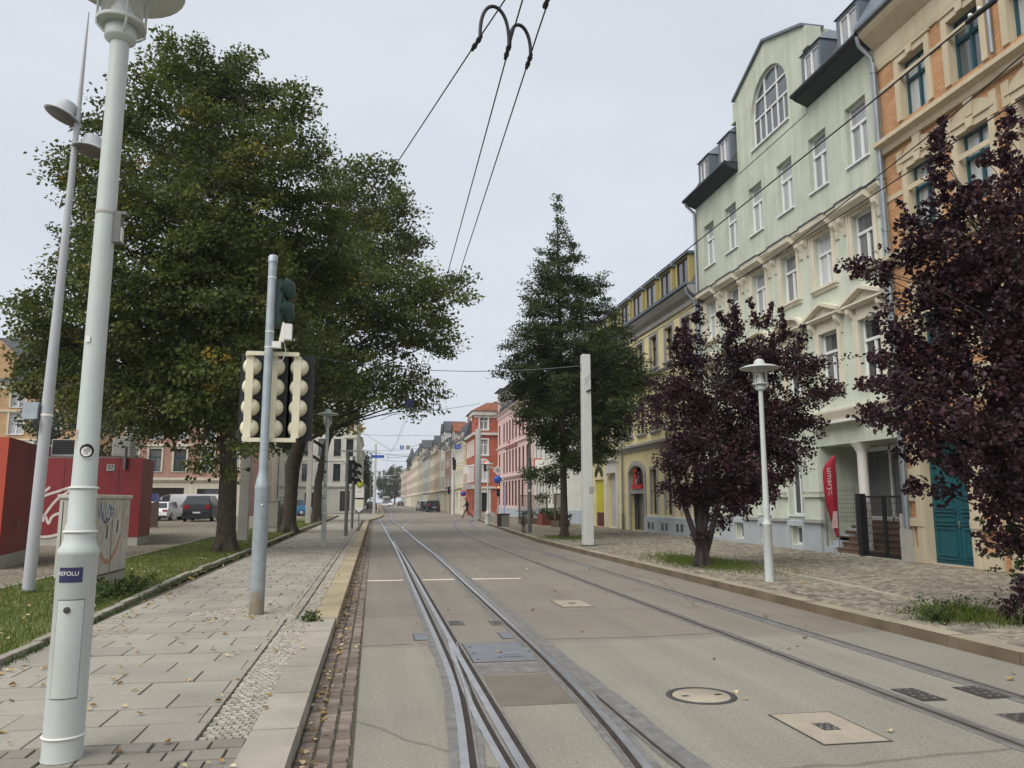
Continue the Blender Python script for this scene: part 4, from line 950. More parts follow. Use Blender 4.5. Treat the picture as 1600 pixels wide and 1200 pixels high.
# eaves, roof, dormers
for a, b in ((-.02, gl - .02), (gr + .02, W_ - .05)):
    profile(green, 'eaves', a, b, [(.02, 13.75), (-.42, 13.92), (-.5, 13.98), (-.5, 14.1), (.02, 14.1)], 'lead_dark')
    MB().path([(a, -.52, 14.06), (b, -.52, 14.06)], .075, 10).build('gutter', M['lead_dark'], green)
r = MB()
for a, b, y in ((-.02, gl, -.3), (gl + .002, gr - .002, .5), (gr, W_ + .02, -.3)): r.prism([(y, 14.102 if y < 0 else 15.5), (.5, 15.5), (5.5, 17.0), (11, 14.1)] if y < 0 else [(.5, 14.1), (.5, 15.5), (5.5, 17.0), (11, 14.1)], 'x', a, b)
r.build('roof', M['slate'], green)
for c, w in ((gx(18.25), 1.05), (gx(20.15), 1.05), (gx(26.2), 1.0), (gx(28.1), 1.0)): dormer(green, c, 14.12, w, 1.22, -.22, 2.4, 'hip')
def downpipe(root, x, z0, z1, y=-.1, m='zinc', elbow=True):
    k = MB(); k.path(([(x, -.5, z1 + .1), (x, -.45, z1 - .15), (x, y, z1 - .45)] if elbow else []) + [(x, y, z1 - .5), (x, y, z0)], .055, 10)
    for z in np.arange(z0 + 1, z1 - .6, 2.2): k.path([(x, y, z), (x, y, z + .05)], .068, 10)
    return k.build('downpipe', M[m], root)
downpipe(green, .09, .2, 14.0); downpipe(green, W_ - .06, 1.0, 13.9)
# porch gate and mesh railing
t = thing('entrance_gate', 'dark metal double gate with wire mesh in the pale green house entrance', 'gate', (13.06, 19.5, .14), R_(-90))
k = MB(); k.box(-.09, .09, -.1, .08, 0, 1.66); k.build('gate_post', M['black'], t)
for a, b in ((.14, .95), (.98, 1.82)):
    k = MB()
    for x in (a, b - .05): k.box(x, x + .05, -.02, .02, .04, 1.6)
    k.box(a + .05, b - .05, -.019, .019, 1.55, 1.6); k.box(a + .05, b - .05, -.019, .019, .04, .09)
    for z in np.arange(.2, 1.5, .2): k.box(a + .05, b - .05, -.006, .006, z, z + .012)
    for x in np.arange(a + .08, b - .06, .05): k.box(x, x + .006, -.004, .004, .09, 1.55)
    k.build('gate_leaf', M['black'], t)
MB().box(1.62, 1.78, -.05, -.025, .75, 1.15).build('letter_box', M['grey_panel'], t)
t = thing('mesh_railing', 'thin wire mesh railing beside the entrance column, left of the gate', 'railing', (13.05, 21.2, 1.0), R_(-90))
k = MB()
for z in np.arange(.05, 1.0, .12): k.path([(0, 0, z), (1.45, 0, z)], .006, 5)
for x in np.arange(0, 1.46, .08): k.path([(x, 0, 0), (x, 0, 1.0)], .005, 5)
k.path([(0, 0, -.85), (0, 0, 1.02)], .016, 6); k.path([(1.45, 0, -.4), (1.45, 0, 1.02)], .016, 6); k.build('mesh', M['galvdark'], t)

# ------------------------------------------------------------------ the orange brick house
OW = 9.0; orange = thing('orange_brick_house', 'orange clinker brick town house with sandstone trim and teal windows at the right edge', 'house', (13, 17.42, 0), R_(-90))
def ox(Y): return 17.42 - Y
oc = [ox(16.1), ox(14.38), ox(12.68), ox(10.98), ox(9.28)]
hs = [(c - .48, c + .48, z, z + h) for c in oc for z, h in ((11.2, 1.55), (8.2, 1.7), (5.0, 1.7))]
door = (ox(16.84), ox(15.36), .14, 3.05); gw = [(ox(13.3), ox(12.1), 1.3, 3.2), (ox(11.2), ox(10), 1.3, 3.2)]
mb = MB(); wall_holes(mb, 0, OW, .02, 14.0, hs + [door] + gw, 0, .24, 0, 1); shell(mb, OW, 11, .02, 14.0); mb.build('wall', [M['orange_brick'], M['sandstone']], orange)
for c in oc:
    for z, h in ((11.2, 1.55), (8.2, 1.7), (5.0, 1.7)):
        window(orange, c, z, .96, h, .24, 'X', 'teal_frame', 'pane_teal', surr='stone', sm='sandstone')
for a, b, p, q in gw: window(orange, (a + b) / 2, p, b - a, q - p, .24, 'X', 'teal_frame', 'pane_teal', 'big', 'flat', 'sandstone')
def strs(root, w, L, m):
    for z, pr, hh in L: profile(root, 'string_course', -.01, w, [(.02, z), (-pr * .35, z), (-pr * .5, z + hh * .4), (-pr, z + hh * .65), (-pr, z + hh), (.02, z + hh + .04)], m)
strs(orange, OW, [(10.58, .3, .32), (7.52, .26, .3), (4.2, .3, .35)], 'sandstone')
bd = MB()
for z in (12.3, 9.3, 6.1): bd.box(.0, OW, -.025, .01, z, z + .13)
bd.build('stone_band', M['sandstone'], orange)
ar_ = MB()
for c in oc:
    for z in (8.2 + 1.7 + .17,):
        n = 8; o = [(c + .66 * math.cos(math.pi * i / n), z + .42 * math.sin(math.pi * i / n)) for i in range(n + 1)]; ar_.prism(o, 'y', -.05, .01)
        ar_.prism([(c - .1, z + .1), (c + .1, z + .1), (c + .15, z + .62), (c - .15, z + .62)], 'y', -.09, .01)
        for q in (-.68, .68): ar_.box(c + q - .1, c + q + .1, -.07, .01, z - .2, z + .34)
ar_.build('window_arch', M['sandstone'], orange)
profile(orange, 'eaves_cornice', -.04, OW, [(.02, 12.98), (-.05, 12.98), (-.07, 13.1), (-.04, 13.12), (-.04, 13.6), (-.12, 13.66), (-.4, 13.9), (-.48, 14.0), (-.48, 14.1), (.02, 14.1)], 'sandstone')
MB().prism([(-.6, 14.11), (-.6, 14.2), (.9, 16.6), (5.5, 17.6), (11, 14.1)], 'x', -.06, OW).build('roof', M['lead'], orange)
# ground floor: rusticated piers with brick panels, pedestals and the teal door
g = MB()
for x0, x1 in ((.02, door[0] - .02), (door[1] + .02, door[1] + .78), (door[1] + 1.0, gw[0][0] - .05), (gw[0][1] + .05, gw[1][0] - .05)):
    if x1 - x0 < .1: continue
    g.box(x0, x1, -.06, .01, .14, .5); g.box(x0 - .03, x1 + .03, -.12, .01, 1.0, 1.2); g.box(x0, x0 + .12, -.05, .01, .5, 1.0); g.box(x1 - .12, x1, -.05, .01, .5, 1.0)
    for i in range(5): z = 1.6 + i * .56; g.box(x0, x1, -.05, .01, z, z + .24)
    g.box(x1 - .1, x1, -.048, .01, 1.2, 4.2)
g.build('stone_pier', M['sandstone'], orange)
g = MB(); g.box(door[0] - .26, door[0] + .004, -.1, .02, .14, 3.05); g.box(door[1] - .004, door[1] + .26, -.1, .02, .14, 3.05); g.box(door[0] - .26, door[1] + .26, -.102, .02, 3.045, 3.4); g.build('door_surround', M['sandstone'], orange)
a, b = door[0], door[1]; mid = (a + b) / 2 + .12
for x0, x1 in ((a + .01, mid - .01), (mid + .01, b - .01)):
    k = MB(); k.box(x0, x1, .15, .22, .16, 2.98)
    for z0, z1 in ((.34, 1.0), (1.12, 1.3), (1.42, 2.8)):
        w0 = x0 + .1; w1 = x1 - .1
        k.box(w0, w1, .12, .15, z1 - .05, z1); k.box(w0, w1, .12, .15, z0, z0 + .05); k.box(w0, w0 + .04, .13, .15, z0 + .05, z1 - .05); k.box(w1 - .04, w1, .13, .15, z0 + .05, z1 - .05)
    for z in (.28, 1.06, 1.36): k.box(x0 + .05, x1 - .05, .105, .15, z - .02, z + .02)
    o = k.build('door', M['teal'], orange)
    if x0 > mid: MB().path([(mid + .05, .1, 1.15), (mid + .05, .08, 1.1), (mid + .05, .1, 1.02)], .018, 8).build('handle', M['galvdark'], o)
MB().box(a, b, .12, .24, .12, .16).build('threshold', M['grey_stone'], orange)
k = downpipe(orange, .05, .9, 13.7, -.16, 'zinc', False)
MB().box(-.12, .1, -.26, -.07, .14, .92).build('downpipe_casing', M['grey_panel'], orange)
MB().path([(3.85, -.08, 14), (3.85, -.08, 11.2)], .05, 8).build('downpipe', M['zinc'], orange)

# ------------------------------------------------------------------ the yellow house
YW = 17.2; YY = 46.8; yel = thing('yellow_house', 'pale yellow town house with ochre mansard dormers and an arched shop entrance', 'house', (13, YY, 0), R_(-90))
def yx(Y): return YY - Y
yc = [yx(30.96 + 1.985 * i) for i in range(8)]
hs = [(c - .46, c + .46, z, z + h) for c in yc for z, h in ((7.9, 1.55), (4.9, 1.6))]
shop = (yx(38.9), yx(36.7), .14, 3.35); gate = (yx(42.9), yx(41.2), .14, 3.15); ydoor = (yx(45.55), yx(43.75), .14, 2.85)
gwn = [(yx(y) - .4, yx(y) + .4, 1.0, 3.1) for y in (35.4, 33.5, 31.6)]
mb = MB(); wall_holes(mb, 0, YW, .02, 10.3, hs + [shop, gate, ydoor] + gwn, 0, .2); shell(mb, YW, 11, .02, 10.3); mb.build('wall', M['yellow_wall'], yel)
for c in yc:
    for z, h in ((7.9, 1.55), (4.9, 1.6)): window(yel, c, z, .92, h, .2, 'T', 'brown_frame', 'pane_dark', 'big', 'flat', 'grey_stone')
for a, b, p, q in gwn: window(yel, (a + b) / 2, p, b - a, q - p, .2, 'T', 'brown_frame', 'pane_dark', None, 'flat', 'grey_stone')
profile(yel, 'eaves_cornice', 0, YW, [(.02, 9.85), (-.08, 9.85), (-.1, 10.05), (-.3, 10.2), (-.45, 10.4), (-.45, 10.5), (.02, 10.55)], 'grey_stone')
profile(yel, 'eaves_gutter', 0, YW, [(-.3, 10.552), (-.55, 10.5), (-.57, 10.62), (-.3, 10.62)], 'lead')
strs(yel, YW, [(4.1, .28, .3), (7.55, .1, .14)], 'grey_stone')
MB().prism([(-.15, 10.56), (.7, 12.2), (5.5, 13.2), (11, 10.5)], 'x', 0, YW).build('roof', M['slate'], yel)
for c in yc: dormer(yel, c, 10.6, 1.5, 1.45, -.1, 1.2, 'flat', 'yellow_dark', 'brown_frame', 'pane_dark', 'lead')
profile(yel, 'plinth', shop[1] + .3, YW, [(.02, .02), (-.1, .02), (-.1, .86), (-.06, .9), (.02, .9)], 'plinth')
k = MB()
for y in (36.0, 35.5, 34.2, 33.7, 32.4, 31.9, 30.8, 30.3): k.box(yx(y) - .14, yx(y) + .14, -.115, -.09, .3, .62)
k.build('cellar_window', M['pane_dark'], yel)
# shop entrance: arch filler, surround, glazing, sign
a, b = shop[0], shop[1]
def arch_fill(k, a, b, top, rise, y0, y1, mi=0):
    n = 10; c = (a + b) / 2; h = (b - a) / 2
    p = [(c + h * math.cos(math.pi * i / n), top - rise + rise * math.sin(math.pi * i / n)) for i in range(n + 1)]
    for i in range(n): k.prism([p[i], (p[i][0], top + .004), (p[i + 1][0], top + .004), p[i + 1]], 'y', y0, y1, mi)
for q in ((a, b, 3.35, .5), (gate[0], gate[1], 3.15, .3)): k = MB(); arch_fill(k, *q, -.004, .196); k.build('arch_spandrel', M['yellow_wall'], yel)
k = MB()
for x in (a - .2, b - .02): k.box(x, x + .22, -.08, .02, .85, 2.9)
n = 12; c = (a + b) / 2; h = (b - a) / 2
for i in range(n):
    t0, t1 = math.pi * i / n, math.pi * (i + 1) / n
    k.prism([(c + h * math.cos(t0), 2.87 + .5 * math.sin(t0)), (c + (h + .22) * math.cos(t0), 2.9 + .72 * math.sin(t0)), (c + (h + .22) * math.cos(t1), 2.9 + .72 * math.sin(t1)), (c + h * math.cos(t1), 2.87 + .5 * math.sin(t1))], 'y', -.1, .02)
k.build('shop_surround', M['grey_stone'], yel)
k = MB(); k.box(a - .22, a, -.09, .02, .14, .85); k.box(b, b + .3, -.09, .02, .14, .85); k.build('shop_base', M['grey_wall'], yel)
k = MB(); k.box(a, b, .26, .34, 1.98, 2.1); k.box(a, b, .255, .34, .14, .2)
for x in (a, a + .8, a + 1.1, b - .06): k.box(x, x + .06, .25, .34, .2, 1.98)
o = k.build('shop_window', M['galvdark'], yel); MB().quad((a, .33, .14), (b, .33, .14), (b, .33, 3.3), (a, .33, 3.3)).build('pane', M['pane_dark'], o)
MB().box(a + .82, b - .08, .3, .325, .2, 1.96).build('shop_screen', M['grey_panel'], yel)
MB().box(a, b, .0, .36, 1.98, 2.2).build('shop_lintel', M['grey_stone'], yel)
t = thing('red_shop_sign', 'red sign with figures on a red base bar over the arched shop entrance', 'shop sign', (12.98, (38.9 + 36.7) / 2, 2.22), R_(-90))
k = MB(); k.box(-.75, .75, -.05, .05, 0, .2); k.build('base_bar', M['signred'], t)
k = MB(); k.path([(-.3, 0, .2), (-.26, 0, .5), (-.22, 0, .75)], [.13, .1, .07], 8); k.ball((-.2, 0, .86), .09, 10); k.path([(-.18, -.03, .68), (.0, -.06, .55)], .035, 6); k.build('red_figure', M['signred'], t)
k = MB(); k.path([(.25, 0, .2), (.28, 0, .5), (.26, 0, .66)], [.14, .12, .07], 8); k.ball((.26, 0, .76), .08, 10); k.build('dark_figure', M['maroon'], t)
k = MB(); k.box(-.09, -.04, -.05, .0, .2, .5); k.box(.02, .07, -.05, .0, .2, .42); k.build('white_bars', M['white'], t)
# grey gateway, yellow doorway
k = MB(); a, b = gate[0], gate[1]; k.box(a, b, .19, .3, .14, 3.1); k.build('gateway_lining', M['grey_wall'], yel)
k = MB(); k.box(a - .25, a - .002, -.09, .02, .14, 3.7); k.box(b + .002, b + .3, -.09, .02, .14, 3.7); k.box(a - .002, b + .002, -.088, .02, 3.15, 3.7); k.prism([(-.1, 3.7), (-.25, 3.85), (-.25, 3.95), (.02, 3.98), (.02, 3.7)], 'x', a - .3, b + .35); k.build('gateway_surround', M['white_wall'], yel)
k = MB(); a, b = ydoor[0], ydoor[1]; k.box(a, b, .1, .3, .95, 2.85); k.build('yellow_doorway', M['acid_yellow'], yel); MB().box(a, b, .098, .3, .14, .948).build('doorway_base', M['maroon'], yel)
k = MB(); c = (a + b) / 2; n = 8
for i in range(n):
    t0, t1 = math.pi * i / n, math.pi * (i + 1) / n; k.prism([(c + .45 * math.cos(t0), 3.05 + .32 * math.sin(t0)), (c + .8 * math.cos(t0), 3.05 + .62 * math.sin(t0)), (c + .8 * math.cos(t1), 3.05 + .62 * math.sin(t1)), (c + .45 * math.cos(t1), 3.05 + .32 * math.sin(t1))], 'y', -.06, .02)
k.build('arch_ornament', M['weed_leaf'], yel)
downpipe(yel, yx(39.9), .9, 10.3, -.12); MB().path([(yx(39.9), -.12, .14), (yx(39.9), -.12, .95)], .075, 10).build('downpipe_base', M['galvdark'], yel)
downpipe(yel, YW - .12, .2, 10.3, -.1)

# ------------------------------------------------------------------ white, pink and red houses beyond the conical tree
def wz(rows): return rows
ww_ = 17.0
white = house('white_house', 'white terrace house with arched ground floor windows behind the conical tree', (13, 63.9, 0), R_(-90), ww_, 10, 10.2, 'white_wall', [(4.9, 1.6), (7.7, 1.5)], [1.2 + 1.75 * i for i in range(9)], .8, 'mansard', 1.9, 'slate',
              'white_wall', 'T', 'white_frame', 'pane', [(1.0 + 1.15 * i, 1.55 + 1.15 * i, 1.35, 3.2, 'w') for i in range(7)], surr=None, rv='grey_stone', strings=[(4.0, .3, .2)], plinth=(1.05, 'plinth'))
k = MB()
for i in range(7):
    for q in (-1, 1): k.box(1.275 + 1.15 * i + q * .2 - .06, 1.275 + 1.15 * i + q * .2 + .06, -.12, .01, 1.12, 1.3)
    arch_fill(k, 1.0 + 1.15 * i, 1.55 + 1.15 * i, 3.2, .24, -.005, .15)
k.build('sill_console', M['white_wall'], white)
t = thing('framed_house_sign', 'small maroon framed sign sticking out from the white house above its ground floor', 'sign', (12.75, 60.6, 4.05))
k = MB(); k.box(-.45, .45, -.04, .04, 0, .08); k.box(-.45, .45, -.04, .04, .82, .9); k.box(-.45, -.37, -.04, .04, .08, .82); k.box(.37, .45, -.04, .04, .08, .82); k.build('frame', M['signred'], t); MB().box(-.37, .37, -.025, .025, .08, .82).build('panel', M['white'], t)
MB().box(.45, .75, -.02, .02, .4, .46).build('bracket', M['galvdark'], t)
pw = 18.4
pink = house('pink_house', 'pink town house with dark red window trim and a white attic window band', (12.8, 82.4, 0), R_(-90), pw, 10, 10.6, 'pink_wall', [(4.35, 2.1), (7.45, 2.0)], [1.3, 4.2, 6.0, 7.7, 9.4, 11.1, 12.9, 14.7, 16.6], .8, 'gable', 2.6, 'slate',
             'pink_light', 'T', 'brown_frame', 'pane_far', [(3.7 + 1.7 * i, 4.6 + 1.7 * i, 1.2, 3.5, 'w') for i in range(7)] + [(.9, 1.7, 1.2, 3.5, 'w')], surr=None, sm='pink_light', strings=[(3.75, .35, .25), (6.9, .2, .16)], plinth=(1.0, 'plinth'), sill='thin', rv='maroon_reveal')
k = MB(); k.box(3.4, 12.2, -.35, .6, 10.72, 11.0); k.build('attic_base', M['lead_dark'], pink)
for i in range(9): window(pink, 3.95 + .97 * i, 11.0, .85, 1.5, .1, '2', 'brown_frame', 'pane_teal', y=-.28, name='attic_window')
k = MB(); wall_holes(k, 3.4, 12.2, 11.0, 12.6, [(3.95 + .97 * i - .425, 3.95 + .97 * i + .425, 11.0, 12.5) for i in range(9)], -.28, .1); k.prism([(-.5, 12.6), (3, 12.6), (3, 12.9), (-.5, 12.72)], 'x', 3.2, 12.4, 1); k.build('attic_band', [M['white'], M['slate']], pink)
k = MB(); wall_holes(k, 0, 3.2, 10.6, 13.1, [(.9, 1.7, 11.0, 12.6)], 0.02, .15); k.quad((0, 3, 10.6), (0, .02, 10.6), (0, .02, 13.1), (0, 3, 13.1)); k.quad((3.2, .02, 10.6), (3.2, 3, 10.6), (3.2, 3, 13.1), (3.2, .02, 13.1)); k.prism([(-.35, 13.1), (5, 13.1), (5, 13.9), (-.35, 13.2)], 'x', -.3, 3.4, 1); k.build('corner_attic', [M['pink_wall'], M['slate']], pink)
window(pink, 1.3, 11.0, .8, 1.6, .15, 'T', 'brown_frame', 'pane_dark', y=.02)
k = MB()
for c in (6.0, 7.7, 9.4, 11.1): k.prism([(c - .7, 6.72), (c + .7, 6.72), (c + .7, 6.84), (c - .7, 6.84)], 'y', -.16, .01)
k.prism([(7.0, 6.85), (8.4, 6.85), (7.7, 7.5)], 'y', -.14, .01); k.build('window_hood', M['pink_trim'], pink)
MB().box(4.65, 5.25, -.08, .02, .2, 3.2).build('lilac_door', M['signblue'], pink).data.materials[0] = mat('lilac_paint', (.3, .28, .42), .6)
# red corner house: one wing looks down the side street towards the camera, the other along the street
red = thing('red_corner_house', 'red brick corner house with white window surrounds and a pale cornice turning the corner', 'house', (10.55, 84, 0))
def rwall(w, dep, holes, rz, loc, tag_):
    k = MB(); wall_holes(k, 0, w, .02, 8.9, [h for h in holes if h[2] < 8.5], 0, .18)
    if tag_ == 'f': wall_holes(k, 0, w, 8.9, 10.9, [h for h in holes if h[2] > 8.5], 0, .18)
    o = k.build('wall', M['red_brick'], red, loc, (0, 0, rz)); return o
hf = [(.5, 1.4, 9.35, 10.75), (.45, 1.4, 6.55, 8.25), (.45, 1.4, 3.7, 5.6), (.75, 1.5, .5, 2.5), (3.2, 4.1, 6.55, 8.25), (3.2, 4.1, 3.7, 5.6), (3.2, 4.1, 9.35, 10.75)]
f0 = rwall(6, 8, hf, 0, (0, 0, 0), 'f')
for a, b, p, q in hf:
    if p < 1: k = MB(); k.box(a, b, .1, .17, p, q); k.build('door', M['black'], f0)
    else: window(f0, (a + b) / 2, p, b - a, q - p, .18, 'X', 'white_frame', 'pane', 'big', 'flat', 'white_frame')
k = MB(); k.box(.5, .74, -.05, .02, .3, 2.9); k.box(1.51, 1.75, -.05, .02, .3, 2.9); k.box(.5, 1.75, -.06, .02, 2.51, 3.0); k.build('door_surround', M['white_wall'], f0)
k = MB(); n = 8; k.prism([(.92 + .62 * math.cos(math.pi * i / n), 5.72 + .5 * math.sin(math.pi * i / n)) for i in range(n + 1)], 'y', -.08, .01); k.build('arched_hood', M['white_wall'], f0)
hs2 = [(1.0 + 1.75 * i, 1.75 + 1.75 * i, z, z + h) for i in range(4) for z, h in ((3.7, 1.8), (6.55, 1.6))] + [(.6, 1.4, 9.35, 10.75)] + [(1.0 + 2.3 * i, 2.2 + 2.3 * i, .6, 2.6) for i in range(3)]
s0 = rwall(8, 8, [(8 - b, 8 - a, p, q) for a, b, p, q in hs2 if p < 9], R_(-90), (0, 8, 0), 's')
for a, b, p, q in hs2:
    if p < 9: window(s0, 8 - (a + b) / 2, p, b - a, q - p, .18, 'T', 'white_frame', 'pane', 'thin', 'flat', 'white_frame') if p > 3 else window(s0, 8 - (a + b) / 2, p, b - a, q - p, .18, '2', 'brown_frame', 'pane_dark', name='shop_window')
k = MB(); k.box(-.28, 6, -.28, .0, 8.72, 8.98); k.box(-.28, .0, -.001, 8.0, 8.721, 8.979); k.build('cornice', M['white_wall'], red)
k = MB(); k.box(-.2, 6, -.2, -.001, 2.95, 3.15); k.box(-.2, -.001, -.0, 8, 2.95, 3.15); k.build('string_course', M['white_wall'], red)
k = MB(); k.box(-.1, 6, -.1, -.002, 10.62, 10.9); k.box(-.3, 6.1, -.3, .3, 10.9, 11.35); k.box(-.3, .3, .3, 3.2, 10.9, 11.35)
k.build('attic_cornice', M['white_wall'], red)
k = MB(); k.quad((0, 3, 8.98), (0, 0, 8.98), (0, 0, 11), (0, 3, 11)); k.quad((0, 3, 8.98), (6, 3, 8.98), (6, 3, 11), (0, 3, 11)); k.quad((6, 0, .02), (6, 8, .02), (6, 8, 11), (6, 0, 11)); k.build('attic_wall', M['red_brick'], red)
k = MB(); k.add([(-.45, -.45, 11.36), (6.2, -.45, 11.36), (6.2, 6, 11.36), (-.45, 6, 11.36), (1.6, 2.6, 12.6), (6.2, 2.6, 13.0)], [(0, 1, 5, 4), (1, 2, 5), (2, 3, 4, 5), (3, 0, 4), (3, 2, 1, 0)]); k.prism([(0, 8.99), (1.6, 10.6), (6, 10.6), (6, 8.99)], 'y', 3.2, 8.0); k.build('roof', M['tile_red'], red)
k = MB(); k.box(.4, 2.2, -1.0, -.02, .02, .22); k.box(.5, 2.1, -.7, -.02, .22, .38); k.build('door_step', M['grey_stone'], red)

# ------------------------------------------------------------------ the long terrace receding on the right, and houses on the left
G_ = 'terrace houses receding along the right side of the street'
row = [  # y far, width, eaves, wall, trim, roof, roof height, roof mat, frame, label
    (101.5, 9.3, 8.6, 'cream_wall', 'stone_cream', 'mansard', 2.4, 'slate', 'white_frame', 'cream terrace house with a pale dormer storey, next beyond the red corner house'),
    (109.5, 8, 9.4, 'grey_wall', 'grey_stone', 'gable', 2.6, 'tile_red', 'white_frame', 'grey white terrace house with blinds, second beyond the red corner house'),
    (117, 7.4, 9.2, 'brown_wall', 'white_wall', 'gable', 2.2, 'slate', 'white_frame', 'brown terrace house with white window trim between two pale ones'),
    (127, 9.9, 10.4, 'white_wall', 'grey_stone', 'gable', 3.6, 'slate', 'brown_frame', 'white terrace house with a tall pointed gable roof and dormers'),
    (139, 11.9, 9.8, 'beige_wall', 'sandstone', 'mansard', 2.6, 'slate', 'brown_frame', 'beige terrace house with slate mansard roof, beyond the pointed gable'),
    (153, 13.9, 9.9, 'cream_wall', 'stone_cream', 'gable', 2.6, 'slate', 'brown_frame', 'long cream terrace house in the middle of the far row'),
    (171, 17.8, 10.4, 'grey_wall', 'grey_stone', 'mansard', 2.6, 'slate', 'brown_frame', 'long grey terrace house with dark mansard beyond the cream one'),
    (193, 21.8, 11.5, 'beige_wall', 'stone_cream', 'gable', 4.0, 'slate', 'brown_frame', 'tall beige terrace house with two steep gables far down the street'),
    (226, 32.5, 12.5, 'cream_wall', 'stone_cream', 'mansard', 3, 'slate', 'brown_frame', 'very long cream terrace block far down the street'),
    (266, 39.5, 11.6, 'pink_wall', 'stone_cream', 'gable', 3, 'slate', 'brown_frame', 'faint pinkish terrace block with a small slate spire far down the street'),
    (320, 53, 12.5, 'beige_wall', 'stone_cream', 'gable', 3, 'slate', 'brown_frame', 'last beige terrace block before the far trees'),
]
for i, (yf, w, ev, wm, tr, rf, rh, rm, fm, lb) in enumerate(row):
    n = max(3, int(w / 2.1)) if yf < 160 else int(w / 3.2); cs = [w * (k + .5) / n for k in range(n)]
    rows = [(3.7, 1.7), (6.4, 1.6)] + ([(9.2, 1.4)] if ev > 11.2 else [])
    ng = max(2, n // 2)
    house('terrace_house', lb, (10.4 + (.15 if i % 2 else 0) - .2, yf, 0), R_(-90), w, 10, ev, wm, rows, cs, .85 if yf < 160 else 1.1, rf, rh, rm, tr, 'T', fm, 'pane_far',
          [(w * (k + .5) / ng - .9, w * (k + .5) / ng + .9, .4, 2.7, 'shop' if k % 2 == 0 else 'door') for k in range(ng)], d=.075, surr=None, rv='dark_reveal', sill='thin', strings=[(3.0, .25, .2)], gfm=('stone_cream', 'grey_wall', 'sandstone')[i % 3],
          dorm=[(w * q, 1.2, 1.3) for q in ((.3, .7) if rf == 'mansard' else (.5,))] if yf < 240 else (), group=G_, chim=1)
t = bpy.data.objects['terrace_house.009']; k = MB(); k.lathe([(1.6, 11), (1.6, 13.6), (2.0, 13.7), (.9, 15.8), (.0, 18.3)], (22, .6, 0), 10); k.build('spire', M['slate'], t)
for nm_, xs_, w_, z_, h_, m_, r_ in (('terrace_house.001', (4.0,), 3.2, 9.4, 2.6, 'grey_wall', 'tile_red'), ('terrace_house.003', (3.0, 7.2), 2.6, 10.4, 3.2, 'white_wall', 'slate'), ('terrace_house.005', (3, 10), 2.8, 9.9, 2.6, 'cream_wall', 'slate'), ('terrace_house.007', (5, 16), 3.4, 11.5, 3.6, 'beige_wall', 'slate'), ('terrace_house.004', (2.2,), 2.6, 9.8, 3.0, 'beige_wall', 'slate')):
    for x in xs_:   # gabled dormer fronts
        k = MB(); k.prism([(x - w_ / 2, z_ + .1), (x + w_ / 2, z_ + .1), (x + w_ / 2, z_ + h_ * .55), (x, z_ + h_), (x - w_ / 2, z_ + h_ * .55)], 'y', -.06, 2.4); k.prism([(x - w_ / 2 - .2, z_ + h_ * .55 - .1), (x - w_ / 2 - .2, z_ + h_ * .55 + .1), (x, z_ + h_ + .22), (x + w_ / 2 + .2, z_ + h_ * .55 + .1), (x + w_ / 2 + .2, z_ + h_ * .55 - .1), (x, z_ + h_ + .004)], 'y', -.25, 3.2, 1)
        o = k.build('gable_dormer', [M[m_], M[r_]], bpy.data.objects[nm_]); window(o, x, z_ + .35, .9, h_ * .45, -.0, 'T', 'brown_frame', 'pane_far', name='dormer_window')
wc = house('white_corner_house', 'white corner house with grey windows behind the bus stop on the left', (-12.5, 106, 0), 0, 9.9, 9, 16, 'white_wall', [(4.2, 2.3), (7.5, 2.3), (11.0, 2.2)], [1.3, 3.4, 5.4, 7.4, 9.0], .95, 'gable', 3, 'slate',
           'white_wall', 'T', 'brown_frame', 'pane_dark', [(1, 2.4, .8, 2.7, 'shop'), (3.4, 4.8, .8, 2.7, 'shop'), (7.9, 9.2, .3, 2.9, 'door')], surr='flat', strings=[(3.3, .4, .25), (6.8, .15, .1)])
for z in (4.2, 7.5):
    n = 8; k = MB(); c = 9.0; k.prism([(c + .75 * math.cos(math.pi * i / n), z + 2.45 + .5 * math.sin(math.pi * i / n)) for i in range(n + 1)], 'y', -.16, .01); k.build('window_hood', M['stone_cream'], wc)
house('mint_house', 'narrow mint green house with dark windows beside the white corner house', (-2.55, 106.2, 0), R_(90), 12, 9, 17, 'mint_wall', [(4.2, 2.3), (7.6, 2.3), (11, 2.2), (14, 2)], [1.6, 4.2, 6.8, 9.4], .9, 'gable', 3, 'slate', 'mint_wall', 'T', 'brown_frame', 'pane_dark',
      [(1, 2.4, .5, 2.7, 'shop'), (5, 6.4, .5, 2.7, 'door')], strings=[(3.3, .3, .2)], surr=None)
GL = 'houses far along the left side of the street'
for yf, w, ev, wm, lb in ((118.4, 14, 13, 'beige_wall', 'beige house front beyond the mint house on the left'), (132.6, 20, 12, 'cream_wall', 'cream house front farther down on the left'), (153, 24, 11, 'grey_wall', 'grey house front on the left before the far trees')):
    n = int(w / 3); house('terrace_house', lb, (-2.7, yf, 0), R_(90), w, 9, ev, wm, [(4, 2), (7.2, 2)], [w * (k + .5) / n for k in range(n)], 1.0, 'gable', 3, 'slate', 'stone_cream', 'T', 'brown_frame', 'pane_dark', [(1, 2.6, .4, 2.7, 'shop')], strings=[(3.2, .3, .25)], group=GL, surr='flat')
